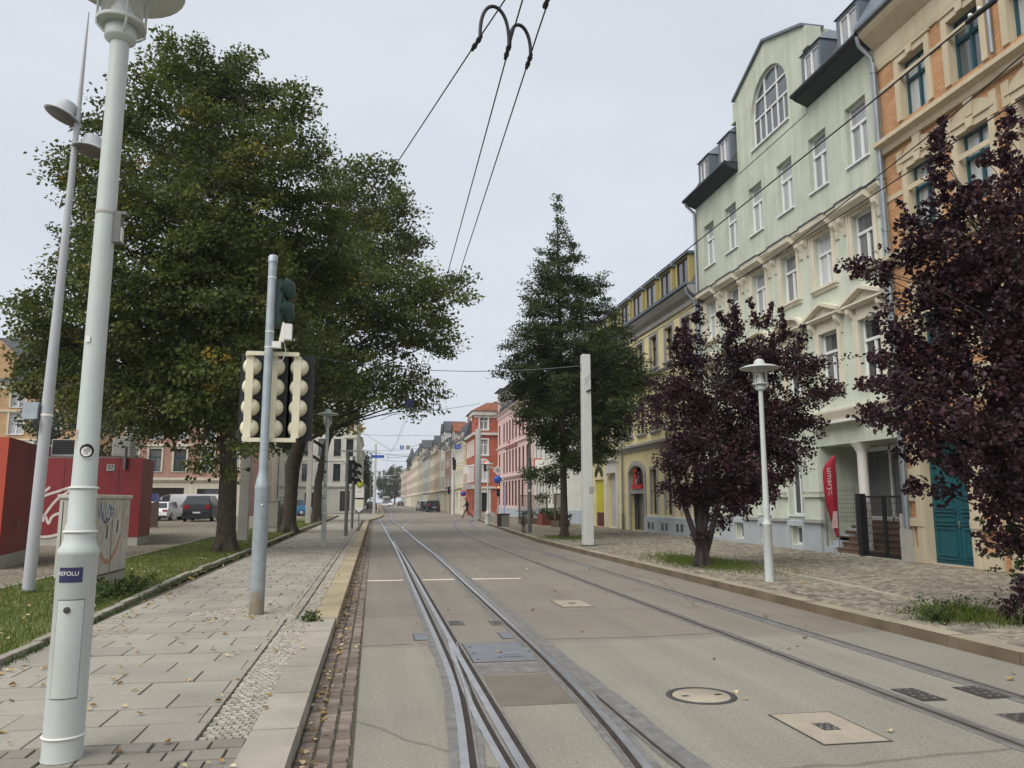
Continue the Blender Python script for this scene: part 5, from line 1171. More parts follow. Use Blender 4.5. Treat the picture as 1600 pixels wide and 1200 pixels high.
# across the plaza
tan = house('tan_brick_house', 'tan brick house with grey slate roof and stone window frames at the far left', (-36, 65, 0), 0, 13.4, 10, 10.6, 'tan_brick', [(4.0, 1.9), (6.65, 1.7), (8.75, 1.5)], [1.5, 4.2, 6.4, 8.75, 11.4], 1.0, 'gable', 4.4, 'slate',
            'stone_cream', 'T', 'white_frame', 'pane', [(1 + 2.5 * i, 2.6 + 2.5 * i, .6, 2.8, 'shop') for i in range(4)], surr='flat', strings=[(3.2, .3, .25), (6.1, .2, .12), (8.3, .2, .12)])
k = MB(); k.prism([(5.2, 10.6), (8.2, 10.6), (8.2, 12.6), (6.7, 14.1), (5.2, 12.6)], 'y', -.12, 1.2); k.build('gable_front', M['tan_brick'], tan); window(tan, 6.7, 11.0, .9, 1.4, -.06, 'T', 'white_frame', 'pane', 'thin', 'flat', 'stone_cream')
dormer(tan, 9.2, 10.75, 1.1, 1.4, .3, 2, 'flat', 'slate')
rose = house('rose_brick_house', 'rose brick house with cream ground floor and garage opening behind the parked cars', (-32, 88, 0), 0, 18.5, 10, 12.6, 'pink_brick', [(4.7, 2.4), (8.1, 2.3)], [1.4, 4.0, 6.6, 8.9, 11.4, 14.2, 16.8], 1.25, 'gable', 4, 'slate',
             'stone_cream', 'T', 'teal_frame', 'pane_teal', [(7.6, 12.0, .6, 3.0, 'shop'), (13.3, 16.8, .3, 2.9, 'shop'), (1, 3.5, .6, 2.9, 'shop')], surr='moulded', strings=[(3.6, .45, .3), (7.4, .2, .16)], gfm='stone_cream')
k = MB()
for c in (6.6, 8.9, 11.4, 14.2): k.prism([(c - .9, 7.38), (c + .9, 7.38), (c, 7.95)], 'y', -.2, .01)
k.build('window_pediment', M['stone_cream'], rose)
house('ochre_house', 'ochre house half hidden behind the lime trunks on the left', (-17.2, 100, 0), 0, 4.6, 9, 11, 'cream_wall', [(4.2, 2.1), (7.4, 2.1)], [.95, 2.3, 3.65], .95, 'gable', 3, 'slate', 'stone_cream', 'T', 'brown_frame', 'pane_dark', [(.6, 2.0, .5, 2.7, 'shop'), (2.6, 4.0, .5, 2.7, 'shop')], strings=[(3.4, .3, .25)])
# ------------------------------------------------------------------ street lamps
def street_lamp(name, label, loc, h=4.0, r0=.105, r1=.057, sleeve=1.2, near=False, group=None):
    """round grey lamp post: thick base sleeve, thin pole, glass cylinder in a cage, shallow disc hat with a knob"""
    t = thing(name, label, 'street lamp', loc, group=group); n = 32 if near else 16
    MB().lathe([(r0 + .004, 0), (r0, .02), (r0, sleeve - .08), (r0 + .004, sleeve - .075), (r0 + .004, sleeve - .05), (r0 - .012, sleeve - .02), (r0 - .025, sleeve + .02), (r0 - .025, sleeve + .09), (r1 + .016, sleeve + .11), (r1 + .016, sleeve + .3), (r1 + .012, sleeve + .33), (r1 + .005, sleeve + .95), (r1, h - .55), (r1, h)], (0, 0, 0), n).build('pole', M['lamp'], t)
    MB().lathe([(r1 + .004, h - .03), (.094, h - .005), (.097, h + .005), (.097, h + .07), (.086, h + .078), (.086, h + .09)], (0, 0, 0), n).build('collar', M['lamp'], t)
    MB().lathe([(.12, h + .09), (.152, h + .09), (.155, h + .095), (.155, h + .115), (.15, h + .12), (.0, h + .12)], (0, 0, 0), n).build('cage_ring', M['lamp'], t)
    MB().lathe([(.128, h + .121), (.128, h + .43)], (0, 0, 0), n).build('lamp_glass', M['clear'], t)
    MB().lathe([(.062, h + .122), (.062, h + .2), (.05, h + .22), (.03, h + .3), (.0, h + .32)], (0, 0, 0), n).build('lamp_bulb', M['reflector'], t)
    for q in range(4):
        a = q * math.pi / 2 + .5; c, s = math.cos(a), math.sin(a)
        MB().path([(c * .1, s * .1, h + .02), (c * .147, s * .147, h + .06), (c * .147, s * .147, h + .43)], .008, 8).build('cage_bar', M['lamp'], t)
    MB().lathe([(.0, h + .425), (.3, h + .42), (.37, h + .398), (.38, h + .403), (.375, h + .411), (.3, h + .446), (.15, h + .478), (.11, h + .482)], (0, 0, 0), max(n, 28)).build('lamp_hat', M['lamp'], t)
    MB().lathe([(.11, h + .476), (.11, h + .495), (.1, h + .535), (.075, h + .57), (.04, h + .592), (.0, h + .598)], (0, 0, 0), n).build('hat_knob', M['lamp'], t)
    return t
LG = 'grey street lamps with disc hats'
l1 = street_lamp('street_lamp', 'tall grey street lamp nearest the camera at the left edge, stickers on its pole', (-1.745, 5.14, .13), 4.5, .108, .058, 1.23, True, LG)
def on_pole(z0, z1, a0, a1, r, n=16, c=(0, 0)):
    """patch of a cylinder surface (sticker, hatch); angles in degrees, 270 faces the road user"""
    vs, fs = [], []
    for i in range(n + 1):
        a = R_(a0 + (a1 - a0) * i / n); vs += [(c[0] + r * math.cos(a), c[1] + r * math.sin(a), z0), (c[0] + r * math.cos(a), c[1] + r * math.sin(a), z1)]
    fs = [(2 * i, 2 * i + 2, 2 * i + 3, 2 * i + 1) for i in range(n)]
    return vs, fs
k = MB(); k.add(*on_pole(.35, .90, 238, 317, .1092)); k.build('service_hatch', M['lamp'], l1)
vs, fs = [], []
for q in [(.347, .353, 237, 318), (.897, .903, 237, 318), (.353, .897, 237.4, 238.6), (.353, .897, 316.4, 317.6)]:
    v_, f_ = on_pole(*q, .1096); fs += [tuple(i + len(vs) for i in f) for f in f_]; vs += v_
MB().add(vs, fs).build('hatch_seam', M['galvdark'], l1)
o = MB().lathe([(.0, 0), (.018, 0), (.018, .008), (.01, .01), (0, .01)], (0, 0, 0), 14).build('hatch_lock', M['iron'], l1, (.0, -.109, .845), (R_(90), 0, 0))
for z, r in ((1.29, .0885), (.13, .111), (1.55, .078)):
    MB().path([(r * math.cos(a), r * math.sin(a), z) for a in np.linspace(0, 2 * math.pi, 33)], .007, 6, caps=False).build('clamp_ring', M['white'], l1)
MB().lathe([(.062, 3.28), (.064, 3.285), (.064, 3.3), (.062, 3.305)], (0, 0, 0), 24).build('clamp_ring', M['grey_panel'], l1)
k = MB(); k.box(.055, .1, -.03, .03, 3.1, 3.3); k.box(.06, .13, -.028, .028, 3.285, 3.305); o = k.build('stop_plate', M['galvdark'], l1)
k = MB()
for i in range(3): k.box(.1, .108, -.022 + i * .017, -.012 + i * .017, 3.11, 3.2)
k.build('plate_stripes', M['white'], o)
vs, fs = on_pole(1.0, 1.085, 236, 305, .1115); o = MB().add(vs, fs).build('dark_sticker', M['navy'], l1)
def wrap_text(txt, size, m, r, ang, z, parent, name='lettering', slant=0):
    me = text_mesh(txt, size, m)
    for v in me.vertices:
        x, y = v.co.x, v.co.y + v.co.x * slant; a = R_(ang) + x / r; v.co = (r * math.cos(a), r * math.sin(a), z + y)
    return link(name, me, parent)
wrap_text('REFOLU', .034, M['white'], .1125, 264, 1.05, o)
def disc_on(ang, z, rad, r, m, name, parent, n=24, sx=1):
    vs = []
    for i in range(n):
        t = 2 * math.pi * i / n; a = R_(ang) + sx * rad * math.cos(t) / r; vs.append((r * math.cos(a), r * math.sin(a), z + rad * math.sin(t)))
    return MB().add(vs, [tuple(range(n))]).build(name, m, parent)
zs = 1.77
o = disc_on(289, zs, .046, .0755, M['white'], 'round_sticker', l1); 
p = disc_on(289, zs, .041, .0762, M['black'], 'sticker_print', o); disc_on(287, zs - .004, .029, .0769, M['white'], 'sticker_face', o)
for da, dz, rr in ((-8, .004, .008), (6, .009, .012), (0, -.016, .006)): disc_on(289 + da, zs + dz, rr, .0775, M['grey_stone'], 'sticker_mark', o)
vs, fs = on_pole(1.77, 1.9, 226, 247, .0756); o = MB().add([vs[0], vs[len(vs) // 2], vs[-1], vs[1]], [(0, 1, 2, 3)]).build('torn_sticker', M['pink_spray'], l1)
vs, fs = on_pole(2.44, 2.48, 236, 262, .0712); MB().add(vs, fs).build('paper_scrap', M['white'], l1)
street_lamp('street_lamp', 'grey street lamp standing on the right cobbled pavement in front of the pale green house', (7.215, 13.7, .135), 3.58, .083, .044, 1.1, group=LG)
l3 = street_lamp('street_lamp', 'grey street lamp on the left sidewalk beyond the tram signal, stickers up its post', (-1.655, 27, .13), 3.98, .08, .055, 1.1, group=LG)
k = MB()
for i, (z, s) in enumerate(((3.0, .09), (2.75, .06), (2.6, .05), (2.4, .08), (2.15, .06), (1.95, .05), (1.8, .07), (1.55, .05))):
    vs, fs = on_pole(z, z + s, 225 + 12 * (i % 3), 275 + 9 * (i % 2), .071); k.add(vs, fs, i % 2)
k.build('stickers', [M['white'], M['black']], l3)
street_lamp('street_lamp', 'street lamp with thick foot on the right pavement behind the litter bin', (7.3, 51.2, .13), 3.5, .17, .05, .7, group=LG)

# tall tapering plaza mast with two hat-shaped lights
t = thing('plaza_light_mast', 'very tall tapering grey mast with two hat shaped lights standing in the lawn', 'light mast', (-5.44, 13.96, .15))
mast = Vector((.14, 0, 10.15))
MB().path([(0, 0, 0), mast * .3, mast * .6, mast * .8, mast], [.092, .088, .06, .045, .012], 20).build('pole', M['lampgrey'], t)
k = MB(); k.lathe([(.1, 0), (.1, .03), (.09, .04)], (0, 0, 0), 20); k.build('base_ring', M['iron'], t)
def hat_light(z, ang, parent, tilt):
    d = Vector((math.cos(ang), math.sin(ang), 0)); root_ = MB()
    root_.lathe([(.0, .0), (.3, .0), (.3, .015), (.22, .06), (.17, .08), (.14, .26), (.12, .285), (.0, .285)], (0, 0, 0), 28)
    o = root_.build('light_head', M['lampgrey'], parent, Vector((mast.x * z / mast.z, 0, z)) + d * .24, (math.sin(ang) * tilt, -math.cos(ang) * tilt, 0))
    MB().lathe([(.0, -.004), (.27, -.004), (.27, -.002), (0, -.002)], (0, 0, 0), 28).build('light_lens', M['galvdark'], o); return o
hat_light(8.1, R_(195), t, .35); hat_light(7.55, R_(15), t, -.12)
k = MB(); k.box(-.29, -.06, -.12, .05, 2.78, 3.06); k.build('control_box', M['galv'], t)
k = MB(); k.lathe([(.092, 2.83), (.095, 2.835), (.095, 2.87), (.092, 2.875)], (.04, 0, 0), 20); k.build('clamp_ring', M['white'], t); MB().box(-.09, -.02, -.16, -.13, 2.62, 2.78).build('number_tag', M['black'], t)

# ------------------------------------------------------------------ tram signal mast
t = thing('tram_signal_mast', 'galvanised signal mast with three columns of cream four lamp tram signals seen from behind', 'signal mast', (-1.497, 10.96, .13))
MB().lathe([(.096, 0), (.096, 1.62), (.098, 1.63), (.098, 1.66), (.092, 1.7), (.06, 1.86), (.058, 1.9), (.0575, 4.8)], (0, 0, 0), 28).build('pole', M['galv_mast'], t)
MB().lathe([(.066, 4.78), (.066, 4.86), (.05, 4.885), (.0, 4.89)], (0, 0, 0), 24).build('pole_cap', M['galv'], t)
k = MB(); k.lathe([(.013, 0), (.013, .01), (0, .012)], (0, 0, 0), 10)
k.build('bolt', M['white'], t, (.02, -.095, 1.42), (R_(90), 0, 0))
for z in (2.27, 3.47): MB().box(-.3, .4, .07, .11, z, z + .055).build('signal_bracket', M['cream'], t)
for j, x in enumerate((-.24, .08, .4)):
    k = MB(); y0 = .12; zb, zt = 2.33, 3.47
    k.box(x - .07, x + .03, y0, y0 + .1, zb, zt)
    for z in (zb - .015, zt + .015): k.box(x - .075, x + .0, y0 - .03, y0 + .06, z - .03, z + .03)
    for i in range(4):
        z = zb + .14 + i * .287
        k.ball((x + .0, y0 + .1, z), .128, 18, 0, .8, 1.0)
    sh = k.build('signal_head', M['cream'], t)
    k = MB(); k.box(x - .16, x + .2, y0 + .14, y0 + .17, zb - .03, zt + .05); k.build('backing_board', M['black'], sh)
    k = MB()
    for i in range(4): z = zb + .14 + i * .287; k.box(x - .08, x + .14, y0 + .05, y0 + .07, z + .135, z + .145)
    k.build('joint', M['black'], sh)
    k = MB()
    for i in range(4):
        z = zb + .14 + i * .287; n = 10; p = [(x + .1 * math.cos(math.pi * q / n), z + .1 * math.sin(math.pi * q / n)) for q in range(n + 1)]
        for q in range(n): k.quad((p[q][0], y0 + .17, p[q][1]), (p[q + 1][0], y0 + .17, p[q + 1][1]), (p[q + 1][0], y0 + .36, p[q + 1][1] - .03), (p[q][0], y0 + .36, p[q][1] - .03))
    k.build('signal_hood', M['black'], sh)
k = MB(); k.box(.05, .14, .0, .3, 3.9, 4.55); tl = k.build('traffic_light', M['darkgreen'], t)
k = MB()
for z in (4.05, 4.36): k.path([(.14, .1, z + .1), (.2, .1, z + .08), (.27, .1, z - .06)], [.14, .13, .06], 14); k.box(.1, .16, .02, .2, z - .12, z + .12)
k.build('lamp_hood', M['darkgreen'], tl)
k = MB(); k.box(.04, .16, -.05, .05, 3.56, 3.65); k.prism([(.13, 3.65), (.2, 3.65), (.2, 3.92), (.17, 3.92)], 'y', -.04, .05); k.box(.205, .3, -.06, .06, 3.68, 3.9); k.build('detector', M['white'], t)
MB().path([(.2, .02, 3.64), (.23, .02, 3.5), (.18, .04, 3.4), (.1, .08, 3.38)], .006, 6).build('detector_cable', M['white'], t)
for z in (3.56, 3.78, 4.55): MB().lathe([(.059, z), (.0605, z + .004), (.0605, z + .012), (.059, z + .016)], (0, 0, 0), 20).build('clamp_ring', M['white'], t)

# ------------------------------------------------------------------ graffiti cabinet and grey cabinets
def strokes(name, pts_list, r, m, parent, T, flat=.25):
    """spray strokes: round-ended ribbons lying flat on a surface; T maps (s, t) to the surface, offset 2 mm out"""
    k = MB()
    for pts in pts_list:
        q = [Vector((p[0], 0, p[1])) for p in dense([(a, b) for a, b in pts], r * 2)] if False else [Vector((p[0], 0, p[1])) for p in catmull(pts)]
        n = len(q)
        L, Rr = [], []
        for i, p in enumerate(q):
            d = (q[min(i + 1, n - 1)] - q[max(i - 1, 0)]); d = d.normalized() if d.length > 1e-6 else Vector((1, 0, 0)); nn = Vector((d.z, 0, -d.x))
            w = r * (.35 if i in (0, n - 1) else 1); L.append(T(p.x + nn.x * w, p.z + nn.z * w)); Rr.append(T(p.x - nn.x * w, p.z - nn.z * w))
        k.add(L + Rr, [(i, i + 1, n + i + 1, n + i) for i in range(n - 1)])
    return k.build(name, m, parent)
def catmull(pts, k=5):
    q = [Vector((*p, 0)) for p in pts]; out = []
    for i in range(len(q) - 1):
        p0, p1, p2, p3 = q[max(i - 1, 0)], q[i], q[i + 1], q[min(i + 2, len(q) - 1)]
        for j in range(k):
            t = j / k; v = .5 * ((2 * p1) + (p2 - p0) * t + (2 * p0 - 5 * p1 + 4 * p2 - p3) * t * t + (3 * p1 - p0 - 3 * p2 + p3) * t ** 3); out.append((v.x, v.y))
    out.append(tuple(q[-1])[:2]); return out
t = thing('graffiti_cabinet', 'dirty white utility cabinet with a spray painted smiling face and blue tag', 'utility cabinet', (-4.2, 12.9, .14), 0)
k = MB(); k.box(-.5, 0, 0, 1.75, .32, 1.5); k.build('cabinet_body', M['cabinet'], t, bevel=.008)
k = MB(); k.box(-.48, -.02, .02, 1.73, 0, .31); k.build('cabinet_base', M['concrete'], t)
k = MB(); k.box(-.53, .03, -.03, .9, 1.5, 1.56); k.box(-.53, .03, .91, 1.78, 1.5, 1.56); k.build('cabinet_roof', M['cabinet'], t, bevel=.01)
k = MB(); k.box(.001, .004, 0, 1.75, .312, .325); k.box(.001, .004, .87, .88, .33, 1.5); k.box(-.45, -.44, -.004, -.001, .33, 1.45); k.build('seam', M['black'], t)
S = lambda s, z: (.004, s, z)
strokes('graffiti_smile', [[(.42, .66), (.55, .55), (.75, .5), (.95, .56), (1.15, .7), (1.32, .92)]], .035, M['orange_spray'], t, S)
strokes('graffiti_eyes', [[(.62, .86), (.64, 1.08)], [(1.12, .94), (1.14, 1.16)]], .03, M['black'], t, S)
strokes('graffiti_nose', [[(.84, 1.15), (.8, .9), (.86, .78), (.97, .78), (1.0, .9)]], .012, M['faint_red_spray'], t, S)
strokes('graffiti_tag', [[(.1, 1.46), (.22, 1.2), (.26, 1.45)], [(.26, 1.45), (.38, 1.16), (.42, 1.45)], [(.5, 1.46), (.52, 1.1), (.66, 1.4), (.74, 1.22), (.6, 1.16)], [(.3, 1.3), (.5, 1.12), (.74, 1.2)], [(.78, 1.44), (.76, 1.24), (.9, 1.32), (.72, 1.36)]], .013, M['blue_spray'], t, S)
strokes('graffiti_scribble', [[(.3, .95), (.4, 1.12), (.6, 1.18), (.7, 1.1), (.52, 1.06), (.44, .86), (.36, .78)], [(1.3, 1.2), (1.42, 1.35), (1.5, 1.42), (1.6, 1.36), (1.45, 1.25), (1.38, 1.05), (1.5, 1.0)], [(1.02, 1.42), (1.0, 1.2), (1.08, 1.26), (1.2, 1.4)], [(1.5, 1.1), (1.62, 1.2), (1.6, .9), (1.5, .85)]], .01, M['faint_red_spray'], t, S)
S2 = lambda s, z: (-s, -.004, z)
strokes('graffiti_arc', [[(.1, 1.34), (.24, 1.3), (.33, 1.15), (.36, 1.0), (.28, .97)]], .02, M['orange_spray'], t, S2)
strokes('graffiti_dot', [[(.4, .62), (.36, .63), (.34, .6), (.38, .58)]], .03, M['orange_spray'], t, S2)
def cab(label, x, y, w, d, h):
    t = thing('utility_cabinet', label, 'utility cabinet', (x, y, .14))
    k = MB(); k.box(-w / 2, w / 2, 0, d, .25, h); k.build('cabinet_body', M['cab_grey'], t, bevel=.01); MB().box(-w / 2 + .02, w / 2 - .02, .02, d - .02, 0, .25).build('cabinet_base', M['concrete'], t)
    MB().box(-w / 2 - .03, w / 2 + .03, -.03, d + .03, h, h + .06).build('cabinet_roof', M['cab_grey'], t)
    k = MB(); k.box(w / 2 + .001, w / 2 + .005, d / 2 - .006, d / 2 + .006, .27, h - .02); k.box(w / 2, w / 2 + .02, d * .4, d * .4 + .03, h * .55, h * .65); k.build('door_seam', M['black'], t); return t
cab('grey utility cabinet with pale lid on the lawn, left of the taller grey cabinet', -4.72, 38.2, .5, .9, 1.45)
cab('taller grey utility cabinet with mossy top leaning on the second lime trunk', -4.3, 39.3, .55, 1.0, 1.65)
cab('pale blue grey cabinet with a dark lid farther along the left sidewalk', -4.15, 62, .9, 1.0, 1.9)

# ------------------------------------------------------------------ red kiosks on the plaza
def poly_wall(k, poly, z0, z1, mi=0):
    for (a, b), (c, d) in zip(poly, poly[1:] + poly[:1]): k.quad((a, b, z0), (c, d, z0), (c, d, z1), (a, b, z1), mi)
    k.add([(x, y, z1) for x, y in poly], [tuple(range(len(poly)))], mi)
t = thing('red_kiosk', 'dark red kiosk block with an orange red front at the left edge', 'kiosk', (-8.2, 19.4, .09))
k = MB(); poly_wall(k, [(-4, .0), (-.02, 0), (-.72, 3.9), (-5.2, 3.9)], .3, 2.95); k.build('wall', M['red_wall'], t)
MB().box(-4, -.03, -.03, -.005, .3, 2.95).build('front_panel', M['red_bright'], t)
k = MB(); poly_wall(k, [(-4, -.02), (-.0, -.02), (-.7, 3.92), (-5.2, 3.92)], .0, .3); k.build('plinth', M['grey_panel'], t)
MB().box(-.2, -.17, 1.2, 1.25, .9, 1.1).build('handle', M['galvdark'], t)
t = thing('red_kiosk', 'long dark red kiosk with white graffiti tag and air conditioners on its roof', 'kiosk', (-8.0, 29.0, .09))
P1_ = [(-4.6, .8), (0, 0), (-.13, 1.9), (-2.0, 9), (-6.5, 9)]
k = MB(); poly_wall(k, P1_, .3, 3.0); k.build('wall', M['red_wall'], t)
k = MB(); poly_wall(k, [(-4.58, .82), (-.02, .03), (-.15, 1.9), (-2.02, 8.97), (-6.5, 8.97)], 0, .3); k.build('plinth', M['grey_panel'], t)
k = MB(); poly_wall(k, [(-4.5, 1.0), (-.3, .25), (-.35, 1.9), (-2.2, 8.8), (-6.3, 8.8)], 3.0, 3.06); k.build('roof_edge', M['galvdark'], t)
dv = Vector((-4.6, .8, 0)).normalized(); nv = Vector((dv.y, -dv.x, 0)); nv = -nv if nv.y > 0 else nv
def KW(s, z): p = dv * (4.6 - s) + nv * .006; return (p.x, p.y - (.004 if s < 4.6 and abs((s / .95) % 1) > .02 else 0), z)
strokes('graffiti_tag', [[(.62, 1.75), (.9, 2.0), (1.2, 2.08), (1.0, 1.8)], [(1.45, 2.0), (1.2, 1.75), (1.05, 1.4), (1.0, 1.1)], [(.6, 1.2), (.9, 1.45), (1.3, 1.7), (1.75, 1.85), (2.05, 1.95), (2.1, 1.85), (1.7, 1.55), (1.35, 1.05), (1.3, .8)], [(1.1, .95), (1.35, 1.0), (1.5, .75), (1.62, 1.0), (2.0, 1.15)], [(.65, 1.0), (.75, .6), (1.0, .35), (1.5, .3), (2.1, .45)], [(3.85, 1.35), (3.95, 1.25), (3.9, 1.1)], [(3.7, 1.0), (4.2, .95)], [(3.85, .85), (4.15, .6), (4.2, .35)], [(3.8, .9), (3.95, .6), (3.75, .4)]], .045, M['white_spray'], t, KW)
strokes('graffiti_scrawl', [[(2.7, 1.45), (2.8, 1.6), (2.95, 1.45), (3.1, 1.62), (3.25, 1.45), (3.4, 1.6), (3.6, 1.5), (3.4, 1.42), (3.1, 1.5), (2.8, 1.42)], [(3.0, 1.75), (3.06, 1.85), (3.12, 1.72)]], .012, M['pink_spray'], t, KW)
k = MB(); a = KW(3.5, 2.72); k.box(a[0] - .13, a[0] + .13, a[1] - .03, a[1] + .02, 2.55, 2.78); k.build('number_plate', M['grey_panel'], t)
link('lettering', text_mesh('37', .2, M['black']), t, (a[0], a[1] - .034, 2.665), (R_(90), 0, 0))
k = MB(); a = KW(4.0, 0); k.path([(a[0], a[1] - .05, 2.6), (a[0], a[1] - .05, 3.35)], .055, 10); k.build('vent_pipe', M['galvdark'], t)
a = KW(.9, 0)
for s in (.95, 1.9, 2.85, 3.8):
    k = MB(); p, q = KW(s - .012, 0), KW(s + .012, 0); k.quad((p[0], p[1], .32), (q[0], q[1], .32), (q[0], q[1], 2.98), (p[0], p[1], 2.98)); k.build('panel_seam', M['maroon'], t)
def roof_unit(label, x, y, w, d, z0, z1, m1, m2, dark):
    u = thing('roof_unit', label, 'roof unit', (x, y, 3.15)); k = MB(); k.box(-w / 2, w / 2, 0, d, .06, z1 - z0 + .06); k.build('casing', M[m1], u, bevel=.015)
    k = MB()
    for i in range(9): z = .14 + (z1 - z0 - .1) * i / 9; k.box(-w / 2 + .04, w / 2 - .04, -.015, -.001, z, z + .05)
    k.build('louvre', M[m2], u)
    k = MB()
    for s in (-1, 1): k.box(s * w * .4 - .04, s * w * .4 + .04, .05, d - .05, 0, .06)
    k.build('foot', M['galvdark'], u); return u
roof_unit('black fronted air conditioner on the long red kiosk roof, left of the lamp post', -11.05, 30.7, 1.15, .8, 0, .62, 'grey_panel', 'black', True)
roof_unit('pale grey box unit on the long red kiosk roof, right of the lamp post', -9.1, 30.2, .62, .6, 0, .72, 'grey_panel', 'grey_panel', False)
t = thing('magenta_kiosk', 'magenta and navy shop kiosk roof behind the red kiosk at the far left', 'kiosk', (-16, 30, .09))
k = MB(); k.box(-4, 4.0, 0, 6, .0, 2.7); k.build('wall', M['magenta'], t); k = MB(); k.box(-4.05, 4.05, -.06, 6, 2.7, 3.5); k.build('fascia', M['magenta'], t)
MB().box(-4.1, 4.1, -.12, 6.1, 3.5, 3.58).build('roof_edge', M['white'], t); MB().box(-4.06, 4.06, -.075, -.061, 3.2, 3.5).build('fascia_band', M['navy'], t)
strokes('fascia_swoosh', [[(0, 2.9), (2, 3.15), (2.8, 3.1), (3.3, 2.85), (4, 2.82)]], .03, M['white'], t, lambda s, z: (s, -.08, z))
t = thing('stone_bollard', 'brown square stone bollard beside the red kiosk corner', 'bollard', (-12.75, 49.2, .09), .2)
k = MB(); k.prism([(-.22, 0), (.22, 0), (.22, 1.45), (.16, 1.52), (-.22, 1.4)], 'y', -.22, .22); k.build('stone', mat('brown_stone', (.13, .09, .075), .85, .25, 4, .4, 40), t, bevel=.02)

# ------------------------------------------------------------------ masts, signs, signals and other street furniture
def square_mast(label, x, y, w, h, m='concrete', base=None, rz=0):
    t = thing('tram_mast', label, 'tram mast', (x, y, .13), rz); k = MB(); a, b = w / 2, w / 2 * .84
    v = [(-a, -a, 0), (a, -a, 0), (a, a, 0), (-a, a, 0), (-b, -b, h), (b, -b, h), (b, b, h), (-b, b, h)]
    k.add(v, [(3, 2, 1, 0), (4, 5, 6, 7), (0, 1, 5, 4), (1, 2, 6, 5), (2, 3, 7, 6), (3, 0, 4, 7)]); k.build('mast', M[m], t, bevel=.02); return t
square_mast('square concrete tram mast behind the first lime trunk', -4.78, 30.5, .36, 7.7)
square_mast('square concrete tram mast between the second and third lime trunks', -4.3, 53.2, .34, 7.2)
t = square_mast('pale square steel tram mast on the right pavement beside the conical tree', 7.0, 25.5, .34, 6.45, 'postwhite')
k = MB(); k.box(-.2, .2, -.2, .2, -.02, .04); k.build('base_plate', M['iron'], t); MB().box(.03, .2, -.19, -.172, 1.75, 1.95).build('notice', M['grey_stone'], t)
k = MB(); k.path([(-.02, -.18, 5.15), (.2, -.18, 5.25)], .03, 6); k.path([(-.15, 0, 5.9), (-.3, -.05, 6.1), (-.5, -.05, 6.2)], .01, 6); k.build('cable_clamp', M['black'], t)
t = thing('steel_post', 'slim dark steel post on the right pavement with stickers, a bicycle leaning on it', 'post', (7.16, 36.3, .13))
MB().lathe([(.1, 0), (.1, 3.4), (.07, 3.6), (.06, 5.6)], (0, 0, 0), 14).build('pole', M['galvdark'], t); MB().box(-.75, .02, -.03, .03, 5.2, 5.26).build('arm', M['galvdark'], t)
k = MB(); vs, fs = on_pole(1.9, 2.02, 230, 290, .102); k.add(vs, fs); k.build('stickers', M['white'], t)
t = thing('round_tram_mast', 'thick round grey steel tram mast at the corner in front of the red house', 'tram mast', (8.3, 64, .13))
MB().lathe([(.3, 0), (.29, .1), (.28, 3), (.22, 7.4), (.0, 7.42)], (0, 0, 0), 20).build('mast', M['mast_grey'], t)
k = MB(); k.path([(0, 0, 4.3), (-1.9, .1, 4.45)], .04, 8); k.path([(0, 0, 4.3), (.9, .0, 4.36)], .04, 8); k.build('arm', M['white'], t)
def signal(parent, x, y, z, lit=None, m='black', back=True, s=1.0):
    k = MB(); k.box(x - .13 * s, x + .13 * s, y, y + .16, z, z + .85 * s)
    o = k.build('signal_head', M[m], parent, bevel=.02)
    for i in range(3):
        zz = z + (.14 + .28 * i) * s; on = lit == i
        if back: continue
        MB().lathe([(0, 0), (.09 * s, 0), (.08 * s, .02), (0, .03)], (0, 0, 0), 14).build('signal_lamp', M['redlit' if on else 'black'], o, (x, y - .001, zz), (R_(90), 0, 0))
        n = 8; k = MB()
        for q in range(n):
            a0, a1 = math.pi * q / n, math.pi * (q + 1) / n; k.quad((x + .11 * s * math.cos(a0), y, zz + .11 * s * math.sin(a0)), (x + .11 * s * math.cos(a1), y, zz + .11 * s * math.sin(a1)), (x + .11 * s * math.cos(a1), y - .16, zz + .1 * s * math.sin(a1)), (x + .11 * s * math.cos(a0), y - .16, zz + .1 * s * math.sin(a0)))
        k.build('signal_hood', M['black'], o)
    return o
rm = bpy.data.objects['round_tram_mast']
signal(rm, -1.95, .0, 4.0, None, 'black', True); signal(rm, .62, -.1, 3.9, 2, 'black', False)
t = thing('traffic_light', 'traffic light showing red below a blue round sign and a pale diamond sign', 'traffic light', (10.6, 68, .13))
MB().path([(0, 0, 0), (0, 0, 4.1), (-.3, 0, 4.35), (-1.3, 0, 4.45)], .06, 10).build('pole', M['grey_panel'], t)
signal(t, 0, -.2, 1.9, 2, 'black', False, 1.1)
o = MB().lathe([(0, -.01), (.33, -.01), (.33, .01), (0, .01)], (0, 0, 0), 24).build('round_blue_sign', M['signblue'], t, (-.05, -.09, 3.35), (R_(90), 0, 0))
k = MB(); k.ball((-.05, -.105, 3.45), .05, 8); k.path([(-.05, -.105, 3.42), (-.05, -.105, 3.25), (-.12, -.105, 3.15)], .03, 6); k.path([(-.05, -.105, 3.25), (.03, -.105, 3.15)], .03, 6); k.build('sign_symbol', M['white'], o)
o = MB().prism([(-.42, 0), (0, -.42), (.42, 0), (0, .42)], 'y', -.01, .01).build('diamond_sign', M['white'], t, (-.05, -.09, 4.15)); MB().prism([(-.28, 0), (0, -.28), (.28, 0), (0, .28)], 'y', -.016, -.011).build('sign_face', M['grey_bin'], o)
t = thing('traffic_light', 'pale post with black traffic lights seen from behind beside the terrace', 'traffic light', (8.4, 86, .13))
MB().lathe([(.15, 0), (.14, 3), (.11, 6.4)], (0, 0, 0), 14).build('pole', M['postwhite'], t); signal(t, -.45, 0, 2.2); signal(t, 0, -.3, 5.4)
